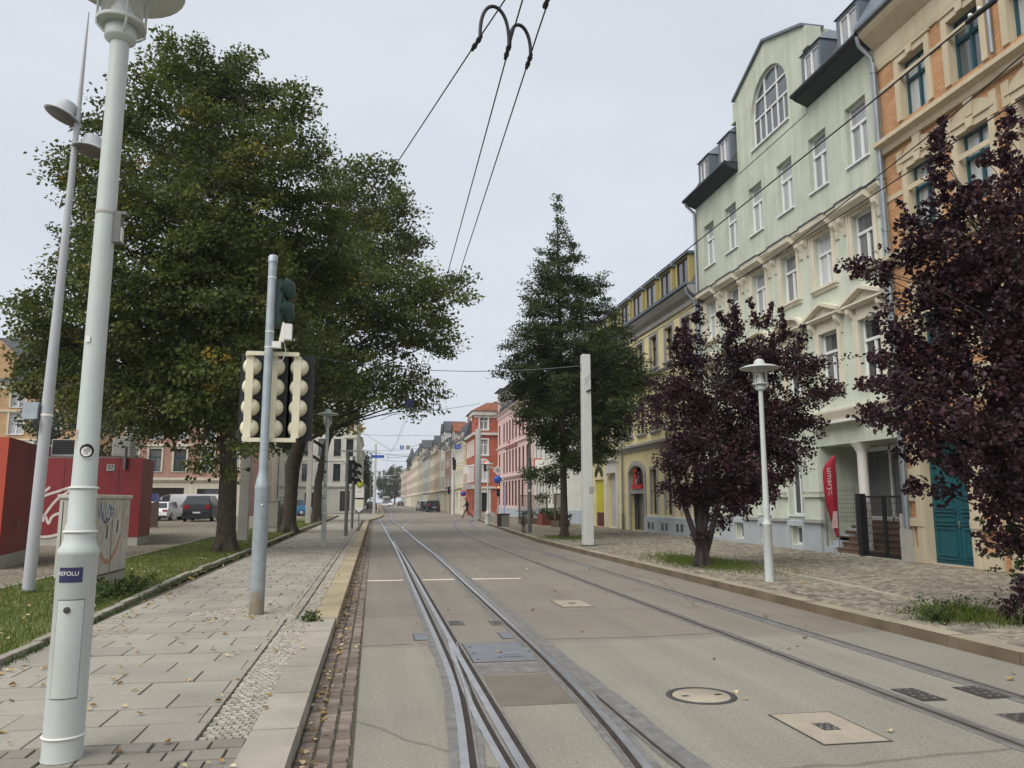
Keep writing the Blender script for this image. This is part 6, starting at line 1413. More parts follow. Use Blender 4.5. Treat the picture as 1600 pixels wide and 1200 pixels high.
k = MB(); k.path([(-.3, 0, 2.9), (1.2, 0, 2.9)], .03, 6); k.build('arm', M['galvdark'], t)
t = thing('no_stopping_sign', 'round red and blue no stopping sign on a thin pole before the red house', 'road sign', (9.6, 84, .13))
MB().lathe([(.04, 0), (.04, 5.0)], (0, 0, 0), 8).build('pole', M['grey_panel'], t)
o = MB().lathe([(0, -.01), (.33, -.01), (.33, .01), (0, .01)], (0, 0, 0), 20).build('sign_disc', M['signred'], t, (-.3, -.06, 2.3), (R_(90), 0, 0)); MB().lathe([(0, .011), (.24, .011), (.24, .014), (0, .014)], (0, 0, 0), 20).build('sign_face', M['signblue'], t, (-.3, -.06, 2.3), (R_(90), 0, 0))
k = MB(); k.box(-.3, .9, -.05, -.03, 2.75, 3.3); k.build('sign_board', M['grey_panel'], t); MB().box(-.3, .3, -.05, -.02, 4.4, 5.2).build('sign_back', M['white'], t)
t = thing('signal_post', 'dark steel signal post with black signal heads in profile beside the left kerb', 'traffic light', (-1.185, 34.1, .13))
MB().lathe([(.078, 0), (.078, 3.6)], (0, 0, 0), 16).build('pole', M['galvdark'], t); MB().box(-.35, .55, -.05, .05, 3.56, 3.62).build('top_plate', M['grey_panel'], t)
k = MB()
for z in (2.35, 2.7, 3.05): k.box(.08, .2, -.12, .12, z - .15, z + .15); k.path([(.18, 0, z + .1), (.26, 0, z + .06), (.38, 0, z - .05)], [.1, .09, .05], 10)
k.build('signal_head', M['black'], t)
t = thing('traffic_light', 'second dark signal post with a black head, just beyond the first one', 'traffic light', (-1.2, 43.5, .13))
MB().lathe([(.075, 0), (.075, 3.9)], (0, 0, 0), 14).build('pole', M['galvdark'], t)
k = MB()
for z in (2.55, 2.95, 3.35): k.box(.06, .22, -.13, .13, z - .17, z + .17); k.path([(.2, 0, z + .1), (.3, 0, z + .06), (.44, 0, z - .06)], [.11, .1, .05], 10)
k.build('signal_head', M['black'], t)
t = thing('bus_stop_sign', 'stop sign with green H on yellow disc above white timetable panels', 'stop sign', (-.98, 50.5, .13))
MB().path([(0, 0, 0), (0, 0, .72), (-.3, 0, 1.0), (-.32, 0, 2.9)], .04, 8).build('pole', M['galvdark'], t); MB().path([(0, 0, .7), (.3, 0, 1.0), (.32, 0, 2.55)], .04, 8).build('pole', M['galvdark'], t)
k = MB(); k.prism([(-.27, 1.0), (0, .78), (.27, 1.0), (.27, 2.3), (.2, 2.75), (0, 2.9), (-.2, 2.75), (-.27, 2.3)], 'y', -.03, .03); k.build('timetable_panel', M['white'], t)
MB().box(-.26, .26, -.04, -.031, 1.58, 1.68).build('dark_strip', M['black'], t); MB().box(-.25, .25, -.038, -.031, 1.12, 1.5).build('timetable', M['cream'], t)
o = MB().lathe([(0, -.012), (.24, -.012), (.24, .012), (0, .012)], (0, 0, 0), 24).build('stop_disc', M['signyellow'], t, (0, -.045, 2.55), (R_(90), 0, 0))
MB().path([(.18 * math.cos(a), -.06, 2.55 + .18 * math.sin(a)) for a in np.linspace(0, 2 * math.pi, 25)], .022, 6, caps=False).build('stop_ring', M['signgreen'], t)
link('lettering', text_mesh('H', .3, M['signgreen']), t, (0, -.062, 2.55), (R_(90), 0, 0)); link('lettering', text_mesh('Linie 3', .1, M['black']), t, (0, -.034, 2.05), (R_(90), 0, 0))
t = thing('pale_pole', 'slim pale tram pole on the kerb bulge far down the left sidewalk', 'tram mast', (-.1, 104, .0)); MB().lathe([(.2, 0), (.15, 9)], (0, 0, 0), 12).build('mast', M['postwhite'], t)
t = thing('sign_gantry', 'blue street sign on a thin arm beside the far left pole', 'road sign', (-.6, 100, 0)); MB().lathe([(.06, 0), (.06, 7.6)], (0, 0, 0), 8).build('pole', M['galvdark'], t); MB().box(.05, 1.6, -.03, .03, 7.0, 7.35).build('sign_board', M['signblue'], t)
k = MB(); k.path([(.05, 0, 6.6), (3.0, 0, 6.6)], .03, 6); k.path([(3.0, 0, 6.6), (3.0, 0, 4.8), (.05, 0, 4.8)], .03, 6); k.build('frame', M['white'], t)
for i, (x, y) in enumerate(((.35, 84.5), (.75, 92.5))):
    t = thing('kerb_bollard', ('pale bollard on the kerb bulge, nearer of two', 'pale bollard at the end of the kerb bulge')[i], 'bollard', (x, y, .13)); MB().lathe([(.1, 0), (.1, .95), (.06, 1.02), (0, 1.04)], (0, 0, 0), 12).build('post', M['kerb_sand'], t)
# right pavement: litter bin, short post, trellises, bicycle, flag
t = thing('litter_bin', 'grey square litter bin on the right pavement before the pink house', 'litter bin', (7.48, 45.8, .13), .25)
k = MB(); k.box(-.26, .26, -.26, .26, .02, .68); k.build('bin_body', M['grey_bin'], t, bevel=.02); k = MB(); k.box(-.3, -.27, -.28, .28, .0, .72); k.box(-.3, .28, -.28, .28, .68, .74); k.build('bin_lid', M['black'], t)
k = MB()
for z in (.2, .36, .52): k.box(-.2, .26, -.266, -.261, z, z + .01)
k.build('groove', M['galvdark'], t)
def trellis(label, x, y, w, h, rz):
    t = thing('trellis_planter', label, 'trellis', (x, y, .13), rz); k = MB(); k.box(-w / 2, w / 2, -.25, .25, 0, .38); k.build('planter_box', M['wood'], t)
    k = MB()
    for q in (-1, 1): k.box(q * w / 2 - .04, q * w / 2 + .04, -.04, .04, .38, h)
    k.box(-w / 2 + .04, w / 2 - .04, -.03, .03, h - .06, h)
    n = 13
    for i in range(-n, n):
        for sgn in (-1, 1):
            s = i * w / n; x0, x1 = s - sgn * (h - .4) / 2, s + sgn * (h - .4) / 2
            ta, tb = 0, 1
            for lim in (-w / 2, w / 2):
                f = (lim - x0) / (x1 - x0)
                if lim < 0: ta, tb = (max(ta, f), tb) if x1 > x0 else (ta, min(tb, f))
                else: ta, tb = (ta, min(tb, f)) if x1 > x0 else (max(ta, f), tb)
            if tb - ta > .02: k.path([(x0 + (x1 - x0) * ta, sgn * .008, .4 + (h - .4) * ta), (x0 + (x1 - x0) * tb, sgn * .008, .4 + (h - .4) * tb)], .012, 4)
    k.build('lattice', M['wood'], t)
    c = np.c_[x + nrg.uniform(-w / 2, w / 2, 60), y + nrg.normal(0, .12, 60), .5 + .45 * nrg.random(60) ** 1.5, np.full(60, .09)]
    o = leaf_cloud('plants', c, 16, .09, .035, M['weed_leaf'], t, (x, y, .13), np.array([x, y, 0])); o.rotation_euler = (0, 0, -rz)
    return t
trellis('wooden lattice trellis planter standing before the white house', 10.2, 50.5, 1.9, 1.85, .12)
trellis('wooden lattice trellis planter half hidden by the pale square mast', 10.6, 44.5, 1.5, 1.9, .9)
t = thing('terrace_planter', 'red brown planter box between the two trellises', 'planter', (10.7, 47.6, .13), .4); MB().box(-.8, .8, -.25, .25, 0, .7).build('planter_box', mat('red_brown_wood', (.2, .06, .045), .7, .2, 4), t)
leaf_cloud('plants', np.c_[10.7 + nrg.uniform(-.6, .6, 50), 47.6 + nrg.uniform(-.3, .3, 50), .85 + .3 * nrg.random(50), np.full(50, .1)], 16, .09, .035, M['weed_leaf'], t, (0, 0, 0), np.array([10.7, 47.6, 0])).matrix_parent_inverse = (Matrix.Translation((10.7, 47.6, .13)) @ Matrix.Rotation(.4, 4, 'Z')).inverted()
t = thing('bicycle', 'dark bicycle leaning against the slim steel post', 'bicycle', (6.95, 36.75, .13), R_(85))
def wheel(x): return [(x + .32 * math.cos(a), 0, .33 + .32 * math.sin(a)) for a in np.linspace(0, 2 * math.pi, 25)]
for x in (-.5, .52): 
    o = MB().path(wheel(x), .017, 6, caps=False).build('wheel', M['rubber'], t); k = MB()
    for a in np.linspace(0, math.pi, 7): k.path([(x + .31 * math.cos(a), 0, .33 + .31 * math.sin(a)), (x - .31 * math.cos(a), 0, .33 - .31 * math.sin(a))], .003, 4)
    k.build('spokes', M['rim'], o)
k = MB()
for a, b in (((-.5, .33), (-.05, .3)), ((-.05, .3), (-.2, .85)), ((-.2, .8), (.36, .82)), ((-.05, .3), (.38, .72)), ((-.5, .33), (-.2, .8)), ((.36, .95), (.52, .33))): k.path([(a[0], 0, a[1]), (b[0], 0, b[1])], .018, 6)
k.build('frame', M['black'], t); MB().path([(.33, -.28, 1.0), (.38, 0, .97), (.33, .28, 1.0)], .014, 6).build('handlebar', M['black'], t); MB().ball((-.22, 0, .9), .1, 10, 0, .7, .4).build('saddle', M['black'], t)
t = thing('feather_flag', 'narrow red feather flag with pale vertical lettering before the green house entrance', 'flag', (12.38, 19.55, .13), R_(-28))
k = MB(); k.path([(-.0, 0, 0), (0, 0, 1.0), (.02, 0, 2.2), (.0, 0, 2.55), (-.1, 0, 2.72)], .012, 8); k.build('pole', M['galvdark'], t)
k = MB(); k.box(-.28, .28, -.02, .02, 0, .025); k.box(-.02, .02, -.28, .28, 0, .024); k.build('flag_foot', M['grey_panel'], t)
nz = 26; vs = []; 
for i in range(nz + 1):
    f = i / nz; z = .5 + 2.2 * f; wv = .03 * math.sin(f * 9) * (1 - f); xr = .0 + .02 * f; 
    wl_ = .34 * (math.sin(min(1, f * 1.25 + .1) * math.pi / 2)) ** .6 * (1 if f < .78 else max(.12, math.cos((f - .78) / .22 * math.pi / 2) ** .7)) * (.5 + .5 * min(1, f * 2 + .2))
    vs += [(xr, 0, z), (xr - wl_ * .5, -.03 + wv, z), (xr - wl_, wv * 1.5, z)]
fs = []; 
for i in range(nz): fs += [(3 * i, 3 * i + 1, 3 * i + 4, 3 * i + 3), (3 * i + 1, 3 * i + 2, 3 * i + 5, 3 * i + 4)]
k = MB(); k.add(vs, fs, 0, True); cl_ = k.build('flag_cloth', M['flag'], t); sd = cl_.modifiers.new('cloth', 'SOLIDIFY'); sd.thickness = .006
me = text_mesh('umarya', .3, M['white_spray'])
for v in me.vertices: x, y = v.co.x, v.co.y; v.co = (-.15 + y * .62, -.045 - .01 * abs(y), 2.0 - x * .85)
link('lettering', me, cl_)
k = MB(); k.quad((-.19, -.046, .75), (-.02, -.034, .75), (-.02, -.034, 1.2), (-.12, -.044, 1.2)); k.build('faded_print', M['flag_pale'], cl_)

# ------------------------------------------------------------------ vehicles
def car(label, loc, rz, paint, L=4.3, Wd=1.78, Hh=1.48, kind='hatch', group='parked cars across the plaza', simple=False, front=False):
    """car pointing along +y; lofted body, dark glass band, wheels, lamps, plates"""
    t = thing('parked_car', label, 'car', loc, rz, group); pm_ = paint if isinstance(paint, bpy.types.Material) else M[paint]
    w = Wd / 2; zb = .28; belt = Hh * .62
    if kind == 'van': st = [(-L / 2, .9, .55, .0), (-L / 2 + .04, .96, belt, Hh * .93), (-L / 2 + .2, 1, belt, Hh), (L * .2, 1, belt, Hh), (L * .32, 1, belt, Hh * .9), (L * .42, .98, belt * .98, belt * 1.02), (L / 2 - .1, .94, belt * .8, belt * .82), (L / 2, .85, .6, .6)]
    elif kind == 'suv': st = [(-L / 2, .9, .75, 0), (-L / 2 + .08, .95, belt, belt * 1.02), (-L / 2 + .3, .98, belt, Hh * .97), (-L / 2 + .7, 1, belt, Hh), (L * .08, 1, belt, Hh), (L * .26, 1, belt, belt * 1.04), (L / 2 - .25, .97, belt * .92, belt * .94), (L / 2, .86, .65, .65)]
    else: st = [(-L / 2, .88, .7, 0), (-L / 2 + .1, .94, belt, belt * 1.02), (-L / 2 + .55, .98, belt, Hh * .95), (-L / 2 + 1.1, 1, belt, Hh), (L * .02, 1, belt, Hh), (L * .24, 1, belt, belt * 1.04), (L / 2 - .3, .96, belt * .86, belt * .88), (L / 2, .84, .58, .58)]
    vs, fs = [], []; m = 8
    for y, f, b, h in st:
        h = max(h, b + .01); x = w * f; tw = x * (.98 if h < b + .1 else .78)
        vs += [(-x * .94, y, zb), (-x, y, (zb + b) / 2), (-x * .98, y, b), (-tw, y, h - .04 if h > b + .1 else h), (tw, y, h - .04 if h > b + .1 else h), (x * .98, y, b), (x, y, (zb + b) / 2), (x * .94, y, zb)]
    n = len(st)
    for i in range(n - 1):
        for j in range(m - 1): fs.append((i * m + j, i * m + j + 1, (i + 1) * m + j + 1, (i + 1) * m + j))
        fs.append((i * m + 7, i * m, (i + 1) * m, (i + 1) * m + 7))
    fs += [tuple(range(m)), tuple(range(n * m - 1, (n - 1) * m - 1, -1))]
    k = MB(); k.add(vs, fs, 0, True); body = k.build('body', pm_, t, bevel=.03)
    g = MB()
    def S_(i, j): return Vector(vs[i * m + j])
    def pane(a, b, c, d, ins=.1, off=.012):
        q = [a, b, c, d]; ct = sum(q, Vector()) / 4; nn = (b - a).cross(d - a).normalized()
        if nn.dot(ct - Vector((0, 0, .7))) < 0: nn = -nn
        g.add([p.lerp(ct, ins) + nn * off for p in q], [(0, 1, 2, 3)])
    r0 = 1; r1 = 2; fr = [i for i, q in enumerate(st) if q[3] > q[2] + .15]; a0, a1 = fr[0], fr[-1]
    pane(S_(a0 - 1, 3), S_(a0 - 1, 4), S_(a0, 4), S_(a0, 3), .1); pane(S_(a1, 3), S_(a1, 4), S_(a1 + 1, 4), S_(a1 + 1, 3), .08)
    for i in range(a0, a1):
        if kind == 'van' and i < a1 - 1: continue
        pane(S_(i, 2), S_(i + 1, 2), S_(i + 1, 3), S_(i, 3), .07); pane(S_(i, 5), S_(i + 1, 5), S_(i + 1, 4), S_(i, 4), .07)
    g.build('window_glass', M['pane_dark'], t)
    for x in (-w + .1, w - .1):
        for y in (-L * .31, L * .31):
            o = MB().lathe([(.0, -.1), (.3, -.1), (.32, -.06), (.32, .06), (.3, .1), (0, .1)], (0, 0, 0), 20).build('wheel', M['rubber'], t, (x, y, .32), (0, R_(90), 0))
            MB().lathe([(0, -.115), (.19, -.112), (.2, -.1), (.2, .1), (.19, .112), (0, .115)], (0, 0, 0), 16).build('rim', M['rim'], o)
    for s in (-1, 1):
        MB().box(s * w * .7 - .16, s * w * .7 + .16, -L / 2 - .025, -L / 2 + .12, belt * .78, belt * .93 if kind != 'suv' else belt * 1.02).build('tail_light', M['taillight'], t)
        MB().box(s * w * .66 - .18, s * w * .66 + .18, L / 2 - .16, L / 2 + .015, .58, .72).build('headlight', M['headlight'], t)
    k = MB(); k.box(-.26, .26, -L / 2 - .03, -L / 2 + .01, .62, .73); k.build('number_plate', M['numberplate'], t)
    k = MB(); k.box(-w * .86, w * .86, -L / 2 - .02, -L / 2 + .15, .24, .42); k.box(-w * .84, w * .84, L / 2 - .15, L / 2 + .02, .24, .4); k.build('bumper', M['black'], t)
    return t
def paint(n, c): return mat(n, c, .35, .04, 2, spec=.35)
Pw, Pb, Pn, Pu, Ps = paint('white_car_paint', (.7, .7, .69)), paint('black_car_paint', (.015, .018, .022)), paint('navy_car_paint', (.025, .032, .055)), paint('blue_car_paint', (.06, .2, .36)), paint('silver_car_paint', (.42, .43, .44))
car('white estate car seen from behind, parked beside the red kiosk', (-16.45, 66.5, .09), R_(-4), Pw, 4.5, 2.0, 1.5)
car('black pickup style off road car seen from behind next to the lime trunk', (-13.0, 63.5, .09), R_(2), Pb, 4.8, 2.1, 1.95, 'suv')
car('dark blue grey hatchback parked between the white and the black car', (-15.2, 71, .09), R_(175), paint('slate_car_paint', (.05, .085, .11)), 4.3, 1.85, 1.62, 'suv')
car('blue van roof showing behind the white estate car', (-20.4, 76, .09), R_(5), paint('royal_blue_car_paint', (.02, .04, .22)), 5, 2, 2.2, 'van')
car('long white van parked across behind the cars', (-18.0, 80.5, .05), R_(90), Pw, 6.4, 2.1, 2.25, 'van')
car('light blue hatchback parked beyond the lime trunks', (-9.2, 88, .02), R_(100), Pu, 4.3, 1.8, 1.75, 'suv')
RG = 'cars parked along the right kerb of the far street'
car('navy blue compact car at the right kerb, nearest of the row', (8.5, 118, 0), R_(3), Pn, 4.3, 1.85, 1.75, 'suv', RG)
car('dark navy car at the right kerb, second of the row', (8.2, 126, 0), R_(4), Pn, 4.4, 1.85, 1.6, 'hatch', RG)
car('white car at the right kerb, third of the row', (8.0, 135, 0), R_(5), Pw, 4.3, 1.85, 1.7, 'suv', RG)
car('silver grey car driving towards the camera far down the street', (2.6, 205, 0), R_(180), Ps, 4.4, 1.9, 1.5, 'hatch', 'cars driving far down the street')
car('pale car behind the silver one far down the street', (4.6, 250, 0), R_(180), Pw, 4.4, 1.9, 1.6, 'suv', 'cars driving far down the street')
car('dark car far down the street at the right kerb', (7.6, 240, 0), 0, Pb, 4.4, 1.9, 1.6, 'suv', 'cars driving far down the street')
car('dark parked car far away at the left kerb beyond the pale pole', (-.6, 150, 0), 0, Pb, 4.4, 1.9, 1.6, 'hatch', 'cars driving far down the street')
t = thing('tram', 'far off tram or bus front coming up the street', 'tram', (4.0, 285, 0))
k = MB(); k.box(-1.2, 1.2, 0, 14, .4, 3.3); k.build('body', M['grey_panel'], t, bevel=.2); MB().box(-1.05, 1.05, -.03, .3, 1.5, 2.8).build('windscreen', M['pane_dark'], t); k = MB(); k.box(-1.0, 1.0, .2, 13.8, .05, .4); k.build('running_gear', M['black'], t); k = MB(); k.box(-.9, -.6, -.05, .1, .9, 1.05); k.box(.6, .9, -.05, .1, .9, 1.05); k.build('headlight', M['headlight'], t)

# ------------------------------------------------------------------ the pedestrian: one skinned body, clothing by region
t = thing('person', 'person in dark jacket and red cap striding across the right pavement by the round mast', 'person', (7.72, 66.4, .13), R_(85))
J = dict(pelvis=(0, 0, .95), belly=(0, .03, 1.12), chest=(0, .06, 1.33), neck=(0, .09, 1.5), head=(0, .12, 1.6), crown=(0, .13, 1.74),
         hl=(.1, 0, .9), kl=(.11, .24, .52), al=(.11, .36, .1), tl=(.11, .52, .05), hr=(-.1, 0, .9), kr=(-.11, -.08, .5), ar=(-.11, -.46, .2), tr=(-.11, -.42, .05),
         sl=(.19, .06, 1.42), el=(.25, -.12, 1.14), wl=(.26, -.02, .92), ml=(.26, .03, .84), sr=(-.19, .06, 1.42), er=(-.25, .16, 1.16), wr=(-.25, .34, 1.02), mr=(-.25, .4, .97))
Rd = dict(pelvis=.14, belly=.14, chest=.17, neck=.06, head=.095, crown=.06, hl=.1, kl=.07, al=.05, tl=.04, hr=.1, kr=.07, ar=.05, tr=.04, sl=.08, el=.055, wl=.045, ml=.04, sr=.08, er=.055, wr=.045, mr=.04)
E_ = [('pelvis', 'belly'), ('belly', 'chest'), ('chest', 'neck'), ('neck', 'head'), ('head', 'crown'), ('pelvis', 'hl'), ('hl', 'kl'), ('kl', 'al'), ('al', 'tl'), ('pelvis', 'hr'), ('hr', 'kr'), ('kr', 'ar'), ('ar', 'tr'), ('chest', 'sl'), ('sl', 'el'), ('el', 'wl'), ('wl', 'ml'), ('chest', 'sr'), ('sr', 'er'), ('er', 'wr'), ('wr', 'mr')]
nm = list(J); me = bpy.data.meshes.new('body'); me.from_pydata([J[n] for n in nm], [(nm.index(a), nm.index(b)) for a, b in E_], []); o = bpy.data.objects.new('body', me); COL.objects.link(o)
o.modifiers.new('skin', 'SKIN'); sb = o.modifiers.new('sub', 'SUBSURF'); sb.levels = 1; sb.render_levels = 1
for i, n in enumerate(nm): sv = me.skin_vertices[0].data[i]; sv.radius = (Rd[n], Rd[n]); sv.use_root = (n == 'pelvis')
bpy.context.view_layer.update(); bm_ = bpy.data.meshes.new_from_object(o.evaluated_get(bpy.context.evaluated_depsgraph_get())); bpy.data.objects.remove(o)
for m_ in ('jacket', 'jeans', 'skin', 'black'): bm_.materials.append(M[m_])
for p in bm_.polygons: c = p.center; p.use_smooth = True; p.material_index = 2 if c.z > 1.5 or (abs(c.x) > .2 and c.z < (1.02 if c.x < 0 and c.y > .33 else .9) and c.z > .6) else (1 if c.z < .92 and abs(c.x) < .21 and c.z > .1 else (3 if c.z <= .1 else 0))
link('body', bm_, t); k = MB(); k.ball((0, .11, 1.68), .115, 12, 0, 1.1, .75); k.box(-.07, .07, .2, .33, 1.655, 1.67); k.build('cap', M['cap_red'], t)
k = MB()
for s in (-1, 1): k.ball((s * .035, .215, 1.61), .012, 6)
k.ball((0, .225, 1.58), .02, 6); k.build('face', M['skin'], t)

# ------------------------------------------------------------------ trees
def lumps(L, Y0, spread, seed):
    r = random.Random(seed); out = []
    for u, v, rp in L:
        y = Y0 + r.uniform(-spread, spread); p = at(u, v, y); out.append((p.x, p.y, p.z, rp * y / F_PX))
    return out
LT = 'old lime trees on the left lawn'
A1 = [(255, 100, 45), (300, 110, 52), (375, 100, 32), (340, 150, 55), (425, 160, 45), (470, 165, 36), (230, 150, 45), (330, 180, 70), (195, 190, 42), (410, 240, 80), (260, 240, 80), (150, 200, 28), (485, 240, 45), (150, 265, 52), (98, 275, 26),
      (80, 480, 45), (62, 500, 36), (65, 560, 40), (130, 430, 55), (160, 350, 50), (122, 385, 28), (210, 330, 80), (330, 320, 95), (440, 350, 85), (300, 440, 100), (200, 470, 85), (110, 540, 55), (200, 570, 75), (300, 560, 85), (400, 570, 75), (400, 450, 90), (470, 440, 70), (505, 330, 45), (510, 420, 60),
      (305, 650, 48), (250, 670, 32), (345, 690, 34), (320, 715, 22), (200, 630, 42), (150, 620, 36), (375, 640, 42), (255, 610, 55), (395, 690, 22), (40, 600, 26), (95, 600, 36)]
F1 = [(340, 300, 55), (300, 400, 60), (380, 380, 55), (250, 480, 55), (350, 490, 60), (330, 580, 55), (390, 540, 45), (270, 560, 50), (420, 450, 50), (200, 400, 50), (330, 200, 45), (390, 260, 45), (360, 640, 34), (300, 620, 36), (375, 705, 18), (352, 735, 12)]
tree('lime_tree', 'large lime tree with yellowing leaves, nearest of the three on the left lawn', 'tree', [(-4.25, 24.1, .14, .3), (-4.25, 24.1, .9, .27), (-4.27, 24.1, 2.4, .25), (-4.4, 24.1, 4.5, .22), (-4.5, 24.0, 7.5, .17), (-4.5, 24.0, 11, .1), (-4.4, 24, 14, .04)],
     lumps(A1, 24.3, 2.6, 3) + lumps(F1, 21.6, .5, 31), 36, .46, 66, .115, .046, M['lime_leaf'], M['bark'], LT, yellow=.016, low=.3, shell=.35, flat=.5, down=.4, limb_r=.1, spray=1.3)
A2 = [(555, 285, 42), (600, 275, 34), (615, 320, 42), (520, 300, 50), (540, 380, 80), (620, 400, 52), (650, 475, 56), (698, 455, 34), (712, 440, 18), (618, 520, 66), (678, 525, 38), (690, 495, 28), (540, 490, 85), (590, 585, 42), (640, 600, 36), (662, 625, 22), (680, 610, 18), (560, 620, 32), (470, 560, 70), (510, 590, 50), (450, 650, 42), (500, 640, 34), (535, 640, 26), (420, 600, 55), (590, 340, 50), (600, 460, 60), (668, 440, 36), (640, 370, 26), (570, 430, 60), (720, 470, 14), (700, 530, 20), (650, 640, 14), (620, 625, 22)]
tree('lime_tree', 'lime tree with forked dark trunk beside the grey cabinets, second of the three', 'tree', [(-3.95, 38.2, .14, .36), (-3.93, 38.2, 1.0, .31), (-3.9, 38.2, 2.2, .3), (-3.9, 38.2, 3.2, .36), (-3.4, 38.0, 5.0, .26), (-2.8, 37.6, 8, .2), (-2.0, 37, 12, .12)],
     lumps(A2, 36.5, 3.2, 5), 13, .66, 70, .155, .062, M['lime_leaf'], M['bark'], LT, yellow=.01, low=.35, limb_r=.09, shell=.3, flat=.5, down=.4, spray=1.3)
A3 = [(430, 690, 30), (470, 660, 36), (520, 660, 26), (545, 655, 18), (440, 610, 50), (500, 600, 50), (560, 600, 36), (520, 540, 60), (400, 650, 45), (470, 520, 60), (400, 560, 50)]
tree('lime_tree', 'lime tree with slanting stem behind the street lamp, farthest of the three', 'tree', [(-4.1, 58, .14, .4), (-4.1, 58, 1.2, .32), (-4.05, 58, 3, .28), (-3.6, 57.8, 5.5, .24), (-2.6, 57.5, 9, .18), (-2.2, 57, 12, .1)],
     lumps(A3, 57, 4, 6), 7, .8, 40, .28, .12, M['lime_leaf'], M['bark'], LT, yellow=.02, low=.3, limb_r=.15, shell=.35, flat=.45)
A4 = [(60, 660, 26), (100, 630, 42), (130, 660, 34), (160, 650, 30), (80, 690, 24), (200, 680, 22), (110, 600, 34), (150, 700, 20), (190, 655, 26), (215, 705, 16)]
tree('plaza_tree', 'pale green tree behind the red kiosks on the plaza', 'tree', [(-19, 48, .05, .2), (-19, 48, 2, .17), (-18.9, 48, 4, .14), (-18.8, 48, 6.5, .08)], lumps(A4, 48, 3, 8), 14, .65, 34, .2, .08, M['far_leaf'], M['bark'], None, low=.4)
# conical street tree
CN = []
rr = random.Random(4)
prof = [(314, 4), (322, 6), (330, 8), (340, 10), (350, 13), (362, 17), (380, 24), (405, 34), (430, 48), (455, 60), (480, 73), (510, 85), (540, 95), (570, 102), (600, 106), (635, 98), (665, 82), (690, 62), (712, 40)]
for v, hw in prof:
    cx = 871 + (v - 318) * .085
    n = 1 if hw < 14 else (4 if hw < 60 else 8)
    for q in range(n):
        f = 0 if n == 1 else -1 + 2 * q / (n - 1); f = f * (1 - .12 * rr.random()); rp = max(6, hw * (.5 if n == 4 else .29)) * rr.uniform(.8, 1.15)
        CN.append((cx + f * (hw - rp * .7), v + abs(f) * 14 * rr.random() + rr.uniform(-6, 6), rp))
CN += [(1000, 600, 24), (1012, 622, 14), (985, 560, 26), (975, 640, 28), (990, 590, 26), (950, 600, 34), (960, 545, 26)]
CN += [(845, 395, 7), (842, 410, 9), (936, 432, 9), (940, 445, 12), (826, 445, 9), (945, 470, 12), (960, 495, 13), (800, 540, 12), (790, 545, 9), (788, 585, 14), (1005, 590, 20), (1020, 585, 12), (975, 520, 14), (795, 620, 12), (830, 740, 18), (862, 745, 22), (850, 775, 10), (895, 720, 24)]
rr2 = random.Random(9); LC = []
for u, v, rp in CN:
    y = 31 + rr2.uniform(-1, 1) * min(2.6, .3 + (v - 318) / 100); p = at(u, v, y); LC.append((p.x, p.y, p.z, rp * y / F_PX))
tree('conical_tree', 'tall conical dark green street tree beside the pale square mast', 'tree', [(7.55, 31, .13, .17), (7.53, 31, 2, .14), (7.5, 31, 4.5, .12), (7.45, 31, 8, .085), (7.38, 31, 11.5, .05), (7.35, 31, 14.2, .012)],
     LC, 118, .26, 38, .09, .034, M['hornbeam_leaf'], M['bark'], None, twigs=.35, limb_r=.035, low=.2, flat=.4, shell=.1, out=.6, down=.15, spray=1.7)
# purple plums on the right pavement
def shoots(base, n, r0, rnd_, h0, h1):
    out = []
    for i in range(n):
        x, y, z = base[rnd_.randrange(len(base))][:3]; a = rnd_.random() * 6.28; d = Vector((math.cos(a) * .3, math.sin(a) * .3, 1)); h = rnd_.uniform(h0, h1)
        for q in range(int(h / .15)): p = Vector((x, y, z)) + d * q * .15; out.append((*p, r0))
    return out
PG = 'purple leaved plum trees on the right pavement'
B1 = [(1150, 545, 46), (1085, 565, 44), (1205, 560, 50), (1255, 575, 45), (1285, 615, 34), (1305, 612, 16), (1045, 615, 42), (1015, 650, 22), (1100, 640, 76), (1195, 640, 70), (1250, 655, 42), (1150, 695, 72), (1080, 700, 55), (1225, 715, 40), (1055, 735, 30), (1120, 765, 46), (1180, 755, 42), (1210, 750, 28), (1260, 705, 18), (1000, 660, 12), (1040, 760, 12), (1240, 740, 14), (1160, 590, 55)]
L1 = lumps(B1, 16.9, .95, 12)
SH = [(1150, 490, 12), (1150, 515, 20), (1088, 500, 8), (1092, 525, 14), (1128, 500, 9), (1180, 500, 10), (1200, 505, 9), (1225, 520, 10), (1055, 545, 8), (1070, 530, 8), (1250, 530, 10)]
L1 += lumps(SH, 16.9, .5, 13)
L1 += lumps([(1070, 780, 20), (1120, 815, 15), (1092, 835, 7), (1140, 790, 24), (1160, 780, 24), (1185, 770, 22), (1060, 765, 22), (1090, 770, 36), (1150, 745, 50), (1200, 690, 50)], 16.9, .4, 18)
pt = tree('plum_tree', 'purple leaved plum tree with vase shaped crown beside the right street lamp', 'tree', [(7.3, 16.9, .12, .15), (7.3, 16.9, .45, .12), (7.34, 16.9, .85, .085), (7.45, 16.9, 1.6, .065), (7.6, 16.9, 2.6, .05), (7.8, 16.9, 4.2, .02)],
     L1, 135, .18, 40, .072, .028, M['plum_leaf'], M['bark_plum'], PG, twigs=.35, limb_r=.026, hexa=True, low=.15, flat=.8, shell=.05, out=.35, down=.0, spray=1.5, extra=np.array(shoots([l for l in L1 if l[2] > 4.2], 17, .055, random.Random(21), .25, .8)))
k = MB()
